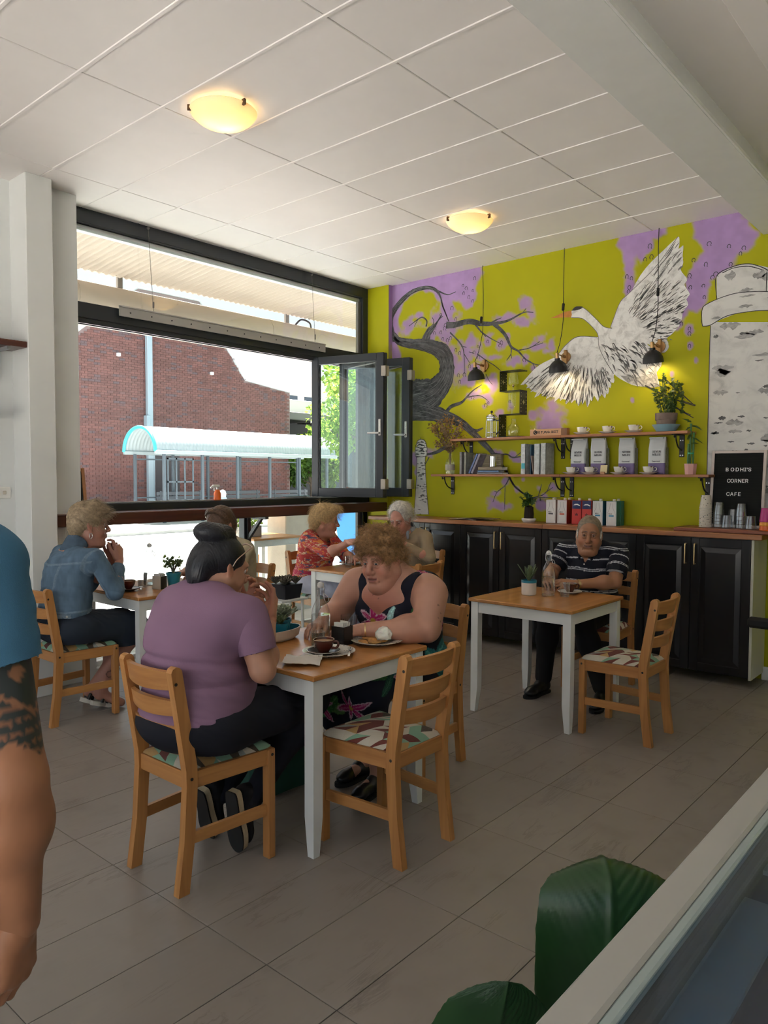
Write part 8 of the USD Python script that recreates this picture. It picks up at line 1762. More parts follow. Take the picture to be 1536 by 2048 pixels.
# ================================================================= man in the striped polo
def polo_man():
    t = thing('person', 'man in a navy polo with white stripes, smiling at the camera from the right-hand table', 'person', (5.20, 2.42, 0), 180)
    sk = (0.36, 0.165, 0.085)
    sL, eL, wL = (0.05, 0.215, 0.985), (0.195, 0.245, 0.805), (0.420, 0.055, 0.795)
    sR, eR, wR = (0.05, -0.215, 0.985), (0.165, -0.255, 0.830), (0.405, -0.165, 0.800)
    V = Vol((-0.22, -0.42, 0.40), (0.72, 0.42, 1.14), 0.0065)
    V.add(ell((0.0, 0, 0.60), (0.14, 0.17, 0.13)), 0).add(ell((0.03, 0, 0.85), (0.125, 0.175, 0.2)), 0.1).add(cap((0.02, -0.16, 0.985), (0.02, 0.16, 0.985), 0.065), 0.06).add(cap((0.04, 0, 0.98), (0.085, 0, 1.07), 0.064, 0.060), 0.05)
    arm(V, sL, eL, wL, 0.056, 0.047, 0.030); arm(V, sR, eR, wR, 0.056, 0.047, 0.030)
    R = rot(yaw=24, pitch=3, roll=-3); hc = A([0.115, 0.01, 1.118])
    hd = put_head(head_mesh(sk, w=1.06, fat=0.3, age=1.0, smile=1.0, nose=1.12, neck=1.06, brow=(0.045, 0.035, 0.03), lip=(0.20, 0.075, 0.055), closed=0.5, eye=(0.03, 0.02, 0.015), stubble=tuple(A(sk)*0.72)), hc, R, 1.07)
    H = hand_mesh(sk, curl=(28, 40, 25), spread=2, thumb=(26, 14, 8)); hl = put_hand(H, 'L', wL, (0.6, -0.75, 0.05), (-0.5, -0.3, -0.8)); hr = put_hand(H, 'R', wR, (0.8, 0.55, 0.06), (0, 0.3, -1))
    m, c = join(skin_part(V, sk), hd, hl, hr); part(t, 'body', m, M_SKIN, cd=c)
    V = Vol((-0.26, -0.42, 0.52), (0.34, 0.42, 1.13), 0.0052)
    V.add(ell((0.0, 0, 0.63), (0.17, 0.200, 0.12)), 0).add(ell((0.055, 0, 0.74), (0.165, 0.195, 0.15)), 0.07).add(ell((0.02, 0, 0.90), (0.148, 0.195, 0.16)), 0.09).add(cap((0.02, -0.155, 0.985), (0.02, 0.155, 0.985), 0.083), 0.06).add(cap((0.03, -0.04, 1.02), (0.03, 0.04, 1.02), 0.065), 0.05)
    for s_ in (sL, sR): V.add(cap(s_, A(s_)-A([0, 0, 0.04]), 0.076, 0.07), 0.04)
    V.cut((lambda X, Y, Z: np.maximum(np.abs(Y)-(Z-0.925)*0.42, -(X-0.06)), None, None), 0.006).cut(cap((0.045, 0, 1.02), (0.10, 0, 1.16), 0.066, 0.075), 0.006).cut(half((0, 0, -1), -0.545), 0.005)
    m = cat(V.mesh(), sleeve(0.0052, [(sL, 0.077), (eL, 0.081)], 0.78), sleeve(0.0052, [(sR, 0.077), (eR, 0.081)], 0.78)); m = crease(m, lambda P: folds(P, (0.2, 0.2, 1), 13, 0.008, 6)+folds(P, (0.3, 0.9, 0.4), 12, 0.004, 9))
    P = np.asarray(m.vertices); col = tint(m, (0.010, 0.011, 0.019), 0.06)
    z = P[:, 2]+0.004*np.sin(P[:, 1]*30); onarm = np.zeros(len(P), bool); ph = z.copy()
    for s_, e_ in ((sL, eL), (sR, eR)):
        a = along(P, s_, e_); d = near_line(P, s_, e_); k = (d < 0.098) & (np.abs(P[:, 1]) > 0.165) & (a > 0.05); ph[k] = 1.0-a[k]*0.27
    f = (ph/0.078) % 1.0; wht = ((np.abs(f-0.15) < 0.060) & (((ph/0.078).astype(int) % 2) == 0)) | ((((ph/0.078).astype(int) % 2) == 1) & ((np.abs(f-0.10) < 0.038) | (np.abs(f-0.26) < 0.038)))
    col[wht] = A([0.50, 0.51, 0.54])
    part(t, 'polo_shirt', m, M_CLOTH, cd=col, label='navy polo with white stripes')
    V = Vol((-0.1, -0.14, 0.90), (0.2, 0.14, 1.14), 0.004)
    V.add(cap((0.03, 0, 1.00), (0.065, 0, 1.055), 0.079, 0.073), 0).cut(cap((0.04, 0, 0.98), (0.09, 0, 1.12), 0.070, 0.068), 0.003).cut((lambda X, Y, Z: np.maximum(np.abs(Y)-(Z-0.93)*0.55, -(X-0.05)), None, None), 0.004).cut(half((0, 0, -1), -0.955), 0.004)
    for s in (-1, 1): V.add(cap((0.105, s*0.045, 1.02), (0.148, s*0.048, 0.945), 0.016, 0.010), 0.012)
    m = V.mesh(); part(t, 'collar', m, M_CLOTH, cd=tint(m, (0.010, 0.011, 0.018)))
    part(t, 'button', cat([trimesh.creation.icosphere(1, 0.006).apply_translation([0.176-0.004*k, 0.004, 0.91-0.05*k]) for k in range(2)]), M_CHINA)
    V = Vol((-0.24, -0.30, 0.05), (0.66, 0.34, 0.72), 0.0075); V.add(ell((0.0, 0, 0.58), (0.165, 0.195, 0.10)), 0)
    leg(V, (0.06, -0.10, 0.565), (0.47, -0.115, 0.54), (0.46, -0.155, 0.12), 0.098, 0.078, 0.058); leg(V, (0.06, 0.10, 0.565), (0.46, 0.14, 0.54), (0.44, 0.27, 0.12), 0.098, 0.078, 0.058)
    m = V.mesh(); P = np.asarray(m.vertices).copy(); lowp = (P[:, 2] < 0.484) & (P[:, 0] < 0.24); P[lowp, 2] = 0.484+0.08*(P[lowp, 2]-0.484); m = tm(P, m.faces); part(t, 'trousers', m, M_CLOTH, cd=tint(m, (0.008, 0.008, 0.009)), label='black trousers')
    for y, dy in ((-0.155, -0.02), (0.27, 0.05)): shoe(t, 'shoe', (0.40, y, 0.0), (0.66, y+dy, 0.0), (0, 0, 1), M_BLKLEATHER, M_SOLEB, 0.27, 0.06, 0.016)
    V = Vol((-0.14, -0.12, -0.10), (0.13, 0.12, 0.16), 0.003)
    V.add(ell((-0.020, 0, 0.036), (0.100, 0.0815, 0.097)), 0).cut(ell((0.085, 0, -0.020), (0.062, 0.10, 0.105)), 0.01).cut(ell((0.02, 0, -0.085), (0.07, 0.11, 0.070)), 0.01).cut(half((0, 0, -1), 0.075), 0.01)
    fl = lambda p: np.stack([np.full(len(p), -0.5), 0.3*np.sign(p[:, 1]), -0.6+0*p[:, 0]], -1)
    add_hair(t, 'hair', V, HGREY, R, hc, 1.07, 0.0015, 110, fl, 1800, 0.030, 0.0010, 5, lift=0.04, jitter=0.12)
    V = Vol((-0.14, -0.12, -0.12), (0.13, 0.12, 0.10), 0.003)
    for s in (-1, 1): V.add(cap((0.012, s*0.0745, 0.030), (0.014, s*0.0735, -0.012), 0.009, 0.006), 0)
    add_hair(t, 'sideburn', V, GREYW, R, hc, 1.07, 0.001, 110, fl, 300, 0.02, 0.0010, 6, lift=0.03)
    wv = unit(A(wL)-A(eL)); wc = A(wL)-wv*0.025; e1 = unit(np.cross([0, 0, 1], wv)); w_ = part(t, 'wristwatch', framed(lathe([(0.031, -0.008), (0.0345, -0.008), (0.0345, 0.008), (0.031, 0.008)], 28), wc, e1, np.cross(wv, e1), wv), M_BRASS, smooth=40)
polo_man()

# ================================================================= woman in the denim jacket
def denim_woman():
    t = thing('person', 'woman with short blonde hair in a faded denim jacket, hands clasped at her mouth', 'person', (2.27, 4.62, 0), 0)
    sk = (0.42, 0.20, 0.145)
    sR, eR, wR = (0.105, -0.185, 1.02), (0.215, -0.225, 0.800), (0.330, -0.075, 0.975)
    sL, eL, wL = (0.105, 0.185, 1.02), (0.255, 0.185, 0.800), (0.345, 0.030, 0.985)
    V = Vol((-0.22, -0.36, 0.0), (0.62, 0.36, 1.24), 0.0065)
    V.add(ell((0.0, 0, 0.60), (0.14, 0.17, 0.13)), 0).add(ell((0.03, 0, 0.88), (0.12, 0.165, 0.2)), 0.1).add(cap((0.055, -0.14, 1.02), (0.055, 0.14, 1.02), 0.06), 0.06).add(cap((0.075, 0, 1.03), (0.125, 0, 1.14), 0.060, 0.056), 0.05)
    arm(V, sR, eR, wR, 0.05, 0.042, 0.026); arm(V, sL, eL, wL, 0.05, 0.042, 0.026)
    for s, an in ((-1, (0.175, 0.035, 0.115)), (1, (0.205, -0.035, 0.105))): V.add(cap((0.42, s*0.08, 0.46), an, 0.06, 0.037), 0.02).add(ell(A([0.42, s*0.08, 0.46])*0.65+A(an)*0.35, (0.056,)*3), 0.04); V.add(cap(an, A(an)+A([0.12, -s*0.05, -0.075]), 0.036, 0.027), 0.02)
    R = rot(yaw=-17, pitch=2); hc = A([0.165, -0.005, 1.215])
    hd = put_head(head_mesh(sk, w=1.0, fat=0.3, age=0.5, brow=(0.12, 0.08, 0.05), neck=0.98), hc, R, 1.06)
    H = hand_mesh(sk, curl=(55, 70, 40), spread=1, thumb=(32, 10, 12)); H2 = hand_mesh(sk, curls=[(20, 40, 25), (58, 75, 40), (60, 75, 40), (60, 75, 40)], spread=1, thumb=(32, 10, 12))
    hr = put_hand(H2, 'R', wR, (0.12, 0.28, 0.95), (-0.35, 0.9, 0.0)); hl = put_hand(H, 'L', wL, (-0.10, -0.25, 0.95), (-0.3, -0.9, 0.2))
    def tat(P, c):
        an = A([0.265, 0.0, 0.22]); r = np.hypot((P[:, 0]-0.268)*1.0, (P[:, 2]-0.225)*1.0); k = (np.abs(r-0.022) < 0.0035) & (P[:, 1] < 0.03) & (P[:, 2] < 0.40); c[k] = c[k]*0.35; return c
    m, c = join(skin_part(V, sk, tat), hd, hr, hl); part(t, 'body', m, M_SKIN, cd=c)
    # skirt
    V = Vol((-0.25, -0.30, 0.34), (0.58, 0.30, 0.74), 0.007); V.add(ell((-0.01, 0, 0.575), (0.175, 0.215, 0.105)), 0)
    for s in (-1, 1): V.add(cap((0.03, s*0.10, 0.565), (0.43, s*0.085, 0.535), 0.112, 0.092), 0.10).add(cap((0.42, s*0.085, 0.52), (0.36, s*0.08, 0.42), 0.09, 0.085), 0.06)
    V.add(ell((0.22, 0, 0.53), (0.25, 0.15, 0.095)), 0.05).cut(half((0, 0, -1), -0.405), 0.006)
    m = V.mesh(); P = np.asarray(m.vertices).copy(); lowp = (P[:, 2] < 0.482) & (P[:, 0] < 0.16); P[lowp, 2] = 0.482+0.08*(P[lowp, 2]-0.482); m = tm(P, m.faces)
    m = crease(m, lambda P: folds(P, (0.5, 0.7, 0.2), 13, 0.009, 3)); part(t, 'skirt', m, M_CLOTH, cd=tint(m, (0.022, 0.030, 0.045), 0.12), label='dark blue-grey skirt')
    # jacket
    V = Vol((-0.26, -0.38, 0.58), (0.42, 0.38, 1.15), 0.0052)
    V.add(ell((-0.01, 0, 0.68), (0.158, 0.190, 0.10)), 0).add(ell((0.01, 0, 0.78), (0.150, 0.182, 0.14)), 0.07).add(ell((0.025, 0, 0.92), (0.150, 0.188, 0.15)), 0.08).add(cap((0.05, -0.135, 1.015), (0.05, 0.135, 1.015), 0.078), 0.06).add(cap((0.06, 0, 1.03), (0.095, 0, 1.085), 0.074, 0.070), 0.03)
    for s_ in (sL, sR): V.add(cap(s_, A(s_)-A([0, 0, 0.04]), 0.070, 0.066), 0.035)
    V.cut(cap((0.085, 0, 1.05), (0.15, 0, 1.20), 0.060, 0.070), 0.006).cut(half((0, 0, -1), -0.645), 0.006).cut((lambda X, Y, Z: np.maximum(np.abs(Y)-0.02-(Z-0.75)*0.2, -(X-0.09)), None, None), 0.006)
    m = cat(V.mesh(), sleeve(0.0052, [(sR, 0.070), (eR, 0.062), (wR, 0.045)], 0.84), sleeve(0.0052, [(sL, 0.070), (eL, 0.062), (wL, 0.045)], 0.84))
    def seams(P):
        s = []
        y = np.abs(P[:, 1]); back = P[:, 0] < 0.06
        s.append(np.where(back, np.abs(P[:, 2]-(0.985+0.10*(y-0.08))), 9)); s.append(np.where(back & (P[:, 2] < 0.985) & (P[:, 2] > 0.69), np.abs(y-(0.055+0.14*(P[:, 2]-0.68))), 9)); s.append(np.abs(P[:, 2]-0.69)+np.where(np.abs(P[:, 1]) > 0.3, 9, 0))
        for a in (sR, sL): d = P-A(a); s.append(np.abs(d@unit([0.1, 0.9*np.sign(a[1]), -0.25])-0.012)+np.where(np.linalg.norm(d, axis=1) > 0.12, 9, 0))
        for a, b in ((sR, eR), (sL, eL)):
            al = along(P, a, b); nl = near_line(P, a, b); dirn = unit(np.cross(A(b)-A(a), [1, 0, 0])); s.append(np.abs((P-A(a))@dirn)+np.where((nl > 0.085) | (al < 0.1) | (al > 1.1) | (P[:, 0] > a[0]+0.1), 9, 0))
        return np.min(np.stack(s), 0)
    m = crease(m, lambda P: folds(P, (0.3, 0.2, 1), 15, 0.007, 7)+folds(P, (1, 0.3, 0.5), 22, 0.004, 3)+0.0022*(np.exp(-(seams(P)/0.004)**2))-0.002*np.exp(-((seams(P)-0.010)/0.004)**2))
    P = np.asarray(m.vertices); sd = seams(P); n1 = meshkit.fbm(P*A([30, 30, 9]), 4, 3); base = A([0.105, 0.17, 0.245])*(0.55+0.85*n1[:, None]); wear = 0.55*sstep(0.010, 0.003, sd)[:, None]*(0.4+0.8*meshkit.noise(P*160))[:, None]
    col = base*(1-0.6*wear)+A([0.33, 0.42, 0.48])*0.6*wear; hemw = sstep(0.70, 0.655, P[:, 2])[:, None]*(meshkit.noise(P*A([90, 90, 30])) > 0.55)[:, None]; col = col*(1-0.5*hemw)+A([0.42, 0.48, 0.52])*0.5*hemw
    j = part(t, 'denim_jacket', m, M_CLOTH, cd=np.clip(col, 0, 1), label='faded blue denim jacket')
    part(j, 'button', cat([moved(lathe([(0, 0), (0.008, 0), (0.007, 0.004), (0, 0.005)], 14), p, rx=r) for p, r in (((-0.075, -0.165, 0.668), 65), ((0.30, -0.165, 0.90), 60))]), plain('button_silver', (0.6, 0.62, 0.62), 0.3, metallic=0.8), smooth=40)
    V = Vol((-0.12, -0.14, 0.98), (0.25, 0.14, 1.16), 0.004); V.add(cap((0.055, 0, 1.045), (0.085, 0, 1.10), 0.082, 0.078), 0).cut(cap((0.075, 0, 1.02), (0.12, 0, 1.15), 0.068, 0.070), 0.003).cut((lambda X, Y, Z: np.maximum(np.abs(Y)-0.035, -(X-0.09)), None, None), 0.004)
    m = V.mesh(); part(j, 'collar', m, M_CLOTH, cd=tint(m, (0.075, 0.115, 0.165), 0.25, 40))
    V = Vol((-0.16, -0.13, -0.14), (0.16, 0.13, 0.19), 0.003); V.add(ell((-0.020, 0, 0.044), (0.112, 0.088, 0.104)), 0).add(ell((-0.075, 0, -0.015), (0.048, 0.068, 0.085)), 0.03).add(cap((0.02, -0.03, 0.125), (0.095, -0.03, 0.092), 0.034, 0.020), 0.02)
    V.cut(ell((0.092, 0, -0.045), (0.066, 0.10, 0.105)), 0.01).cut(ell((0.025, 0, -0.085), (0.060, 0.12, 0.085)), 0.01).cut(half((0, 0, -1), 0.098), 0.01)
    fl = lambda p: unit_rows(A([0.05, 0.0, 0.03])+(p-A([-0.05, 0, 0.10]))*A([0.6, 0.6, 1.2])+A([0.06, 0, -0.02]))
    add_hair(t, 'hair', V, BLOND, R, hc, 1.06, 0.0055, 62, fl, 2400, 0.050, 0.0013, 8, lift=0.16, jitter=0.2)
    ear = cat([tube([(-0.008, s*0.090, -0.060)+0.014*A([0.6*math.cos(a), 0.1*math.sin(a), 1.2*math.sin(a)]) for a in np.linspace(0, 2*math.pi, 18)], 0.002, 6) for s in (-1, 1)]); part(t, 'earring', tm(np.asarray(ear.vertices)*1.06@R.T+hc, ear.faces), M_CHROME, smooth=60)
    for s, (hl_, tp) in ((-1, ((0.125, 0.045, 0.085), (0.315, -0.015, 0.012))), (1, ((0.160, -0.045, 0.070), (0.335, 0.045, 0.010)))):
        f = unit(A(tp)-A(hl_)); u = unit(A([0.3, 0, 1])-f*(A([0.3, 0, 1])@f)); l = np.cross(u, f); pg = bez([(-0.01, 0.0), (0.0, 0.026), (0.06, 0.030), (0.12, 0.034), (0.18, 0.042), (0.225, 0.028), (0.238, 0.0), (0.21, -0.030), (0.16, -0.038), (0.1, -0.032), (0.03, -0.028), (-0.01, 0.0)], 4)[:-1]
        s_ = part(t, 'sandal', framed(prism(Polygon(pg), 0.028, -0.030), hl_, f, l, u), M_SOLEW, smooth=30, label='black strap sandal on a white sole')
        part(s_, 'strap', framed(cat([tube([(x+0.01*math.sin(a), 0.040*math.cos(a), -0.004+0.05*math.sin(a)*k) for a in np.linspace(0, math.pi, 12)], 0.011, 6) for x, k in ((0.15, 0.9), (0.18, 0.75), (0.03, 1.3))]), hl_, f, l, u), M_BLKLEATHER, smooth=50)
denim_woman()

# ================================================================= person in the beige jacket
def beige_person():
    t = thing('person', 'person in a beige jacket with braided brown hair, half hidden behind the black hair bun', 'person', (3.69, 4.69, 0), 180)
    sk = (0.44, 0.23, 0.16); V = Vol((-0.22, -0.36, 0.40), (0.62, 0.36, 1.20), 0.008)
    eR, wR, eL, wL = (0.22, -0.26, 0.80), (0.40, -0.12, 0.81), (0.22, 0.26, 0.80), (0.40, 0.12, 0.81)
    V.add(ell((0, 0, 0.6), (0.14, 0.17, 0.13)), 0).add(ell((0.03, 0, 0.86), (0.12, 0.165, 0.2)), 0.1).add(cap((0.05, 0, 1.0), (0.11, 0, 1.08), 0.06, 0.056), 0.05); arm(V, (0.08, -0.18, 0.97), eR, wR, 0.05, 0.042, 0.026); arm(V, (0.08, 0.18, 0.97), eL, wL, 0.05, 0.042, 0.026)
    R = rot(pitch=18, yaw=10); hc = A([0.140, -0.03, 1.155]); hd = put_head(head_mesh(sk, age=0.2, h=0.0035), hc, R, 1.05); H = hand_mesh(sk, curl=(25, 35, 20), h=0.0035)
    m, c = join(skin_part(V, sk), hd, put_hand(H, 'R', wR, (0.9, 0.4, 0), (0, 0, -1)), put_hand(H, 'L', wL, (0.9, -0.4, 0), (0, 0, -1))); part(t, 'body', m, M_SKIN, cd=c)
    V = Vol((-0.26, -0.38, 0.52), (0.45, 0.38, 1.10), 0.006); V.add(ell((0, 0, 0.64), (0.165, 0.19, 0.12)), 0).add(ell((0.02, 0, 0.80), (0.155, 0.185, 0.16)), 0.07).add(ell((0.02, 0, 0.93), (0.145, 0.185, 0.13)), 0.07).add(cap((0.04, -0.14, 0.98), (0.04, 0.14, 0.98), 0.075), 0.05)
    for s_, e_, w_ in (((0.08, -0.18, 0.97), eR, wR), ((0.08, 0.18, 0.97), eL, wL)): V.add(cap(s_, e_, 0.072, 0.06), 0.03).add(cap(e_, A(e_)*0.2+A(w_)*0.8, 0.058, 0.042), 0.015)
    V.cut(cap((0.07, 0, 1.0), (0.14, 0, 1.14), 0.06, 0.07), 0.006).cut(half((0, 0, -1), -0.54), 0.006); m = crease(V.mesh(), lambda P: folds(P, (0.3, 0.2, 1), 14, 0.008, 3)); part(t, 'jacket', m, M_CLOTH, cd=tint(m, (0.42, 0.36, 0.25), 0.08), label='beige jacket')
    V = Vol((-0.24, -0.26, 0.06), (0.60, 0.26, 0.70), 0.009); V.add(ell((0, 0, 0.57), (0.16, 0.19, 0.10)), 0); leg(V, (0.05, -0.1, 0.56), (0.44, -0.10, 0.54), (0.40, -0.11, 0.11), 0.095, 0.075, 0.052); leg(V, (0.05, 0.1, 0.56), (0.44, 0.10, 0.54), (0.40, 0.11, 0.11), 0.095, 0.075, 0.052)
    m = V.mesh(); P = np.asarray(m.vertices).copy(); lowp = (P[:, 2] < 0.484) & (P[:, 0] < 0.24); P[lowp, 2] = 0.484+0.08*(P[lowp, 2]-0.484); m = tm(P, m.faces); part(t, 'trousers', m, M_CLOTH, cd=tint(m, (0.05, 0.055, 0.07)))
    for s in (-1, 1): shoe(t, 'shoe', (0.35, s*0.11, 0), (0.6, s*0.12, 0), (0, 0, 1), M_BLKLEATHER, M_SOLEB, 0.25, 0.05)
    V = Vol((-0.17, -0.15, -0.16), (0.15, 0.15, 0.18), 0.0035); V.add(ell((-0.022, 0, 0.042), (0.110, 0.090, 0.102)), 0).add(ell((-0.085, 0, -0.02), (0.05, 0.07, 0.08)), 0.03)
    for k in range(12): a = -1.3+2.6*k/11; V.add(ell((0.055-0.03*abs(a), 0.088*math.sin(a), 0.05+0.085*math.cos(a)), (0.022, 0.016, 0.017)), 0.008)
    V.cut(ell((0.098, 0, -0.045), (0.066, 0.105, 0.10)), 0.01); fl = lambda p: np.stack([-0.6+0*p[:, 0], 0.2*p[:, 1], -0.5+0*p[:, 0]], -1)
    add_hair(t, 'hair', V, HBROWN, R, hc, 1.05, 0.005, 75, fl, 1200, 0.045, 0.0013, 3, lift=0.05)
beige_person()

# ================================================================= woman in the red top
def red_woman():
    t = thing('person', 'blonde woman in a red patterned top reaching across the back table', 'person', (4.75, 4.95, 0), -75)
    sk = (0.48, 0.23, 0.165); sR, eR, wR = (0.07, -0.185, 0.985), (0.33, -0.29, 0.87), (0.57, -0.33, 0.985); sL, eL, wL = (0.08, 0.185, 0.97), (0.24, 0.20, 0.80), (0.43, 0.04, 0.800)
    V = Vol((-0.22, -0.46, 0.40), (0.68, 0.38, 1.18), 0.007); V.add(ell((0, 0, 0.6), (0.15, 0.18, 0.13)), 0).add(ell((0.03, 0, 0.86), (0.125, 0.17, 0.2)), 0.1).add(cap((0.05, -0.13, 0.985), (0.05, 0.13, 0.985), 0.06), 0.06).add(cap((0.06, 0, 0.99), (0.125, -0.01, 1.09), 0.062, 0.058), 0.05)
    arm(V, sR, eR, wR, 0.052, 0.044, 0.027); arm(V, sL, eL, wL, 0.052, 0.044, 0.027)
    R = rot(yaw=22, pitch=6); hc = A([0.155, -0.02, 1.135]); hd = put_head(head_mesh(sk, w=1.03, fat=0.5, age=0.7, brow=(0.2, 0.14, 0.08), lip=(0.32, 0.08, 0.075)), hc, R, 1.03)
    H = hand_mesh(sk, curl=(25, 35, 20), h=0.0032); m, c = join(skin_part(V, sk), hd, put_hand(H, 'R', wR, (0.95, -0.1, 0.15), (0, 0.3, -1)), put_hand(H, 'L', wL, (0.9, -0.4, 0), (0, 0, -1))); part(t, 'body', m, M_SKIN, cd=c)
    V = Vol((-0.26, -0.44, 0.52), (0.45, 0.40, 1.10), 0.0055); V.add(ell((-0.005, 0, 0.64), (0.175, 0.205, 0.12)), 0).add(ell((0.03, 0, 0.77), (0.165, 0.195, 0.15)), 0.07).add(ell((0.03, 0, 0.92), (0.150, 0.188, 0.15)), 0.08).add(cap((0.045, -0.135, 0.985), (0.045, 0.135, 0.985), 0.076), 0.05)
    for s in (-1, 1): V.add(ell((0.13, s*0.08, 0.86), (0.075, 0.085, 0.08)), 0.05)
    for s_, e_, w_ in ((sR, eR, wR), (sL, eL, wL)): V.add(cap(s_, e_, 0.074, 0.064), 0.03).add(cap(e_, A(e_)*0.78+A(w_)*0.22, 0.062, 0.056), 0.015)
    V.cut(cap((0.075, 0, 1.01), (0.15, 0, 1.16), 0.060, 0.075), 0.006).cut((lambda X, Y, Z: np.maximum(np.abs(Y)-(Z-0.90)*0.45, -(X-0.07)), None, None), 0.006).cut(half((0, 0, -1), -0.54), 0.006)
    m = crease(V.mesh(), lambda P: folds(P, (0.3, 0.2, 1), 14, 0.009, 3)+folds(P, (0.6, 0.6, 0.6), 18, 0.004, 5)); P = np.asarray(m.vertices)
    col = tint(m, (0.46, 0.055, 0.055), 0.2, 20); n1, n2, n3 = (meshkit.fbm(P*A([16, 16, 34])+k*9, 3, k) for k in range(3)); lowr = sstep(0.78, 0.62, P[:, 2])[:, None]; col = col*(1-lowr)+A([0.50, 0.045, 0.12])*lowr
    col = np.where((n1 > 0.60)[:, None], A([0.62, 0.20, 0.05]), col); col = np.where((np.abs(n2-0.5) < 0.022)[:, None], A([0.60, 0.42, 0.28]), col); col = np.where((n3 > 0.66)[:, None], A([0.10, 0.09, 0.16]), col); part(t, 'top', m, M_CLOTH, cd=np.clip(col, 0, 1), label='red and orange patterned top')
    V = Vol((-0.24, -0.34, 0.06), (0.62, 0.30, 0.72), 0.008); V.add(ell((-0.01, 0, 0.58), (0.175, 0.205, 0.11)), 0); leg(V, (0.05, -0.11, 0.57), (0.44, -0.15, 0.54), (0.42, -0.16, 0.11), 0.112, 0.086, 0.06); leg(V, (0.05, 0.1, 0.57), (0.44, 0.09, 0.54), (0.42, 0.10, 0.11), 0.11, 0.085, 0.06)
    m = V.mesh(); P = np.asarray(m.vertices).copy(); lowp = (P[:, 2] < 0.484) & (P[:, 0] < 0.22); P[lowp, 2] = 0.484+0.08*(P[lowp, 2]-0.484); m = crease(tm(P, m.faces), lambda P: folds(P, (0.8, 0.2, 0.4), 16, 0.007, 4)); part(t, 'trousers', m, M_CLOTH, cd=tint(m, (0.48, 0.50, 0.62), 0.06), label='pale lavender trousers')
    for y in (-0.16, 0.10): shoe(t, 'shoe', (0.37, y, 0), (0.61, y, 0), (0, 0, 1), plain('shoe_grey', (0.20, 0.19, 0.20), 0.7), M_SOLEW, 0.245, 0.04)
    V = Vol((-0.17, -0.15, -0.16), (0.16, 0.15, 0.19), 0.0035); V.add(ell((-0.022, 0, 0.050), (0.118, 0.098, 0.106)), 0).add(ell((-0.075, 0, -0.01), (0.062, 0.082, 0.085)), 0.03).add(ell((0.055, 0, 0.105), (0.055, 0.07, 0.045)), 0.02)
    V.cut(ell((0.100, 0, -0.035), (0.062, 0.105, 0.095)), 0.01).cut(ell((0.030, 0, -0.085), (0.055, 0.12, 0.075)), 0.01); fl = lambda p: unit_rows((p-A([-0.06, 0, 0.11]))*A([1, 1, 1.3])+A([0.0, 0, -0.03]))
    add_hair(t, 'hair', V, GOLDB, R, hc, 1.03, 0.008, 45, fl, 1800, 0.055, 0.0015, 6, lift=0.14, wave=0.003, freq=90, jitter=0.2)
red_woman()

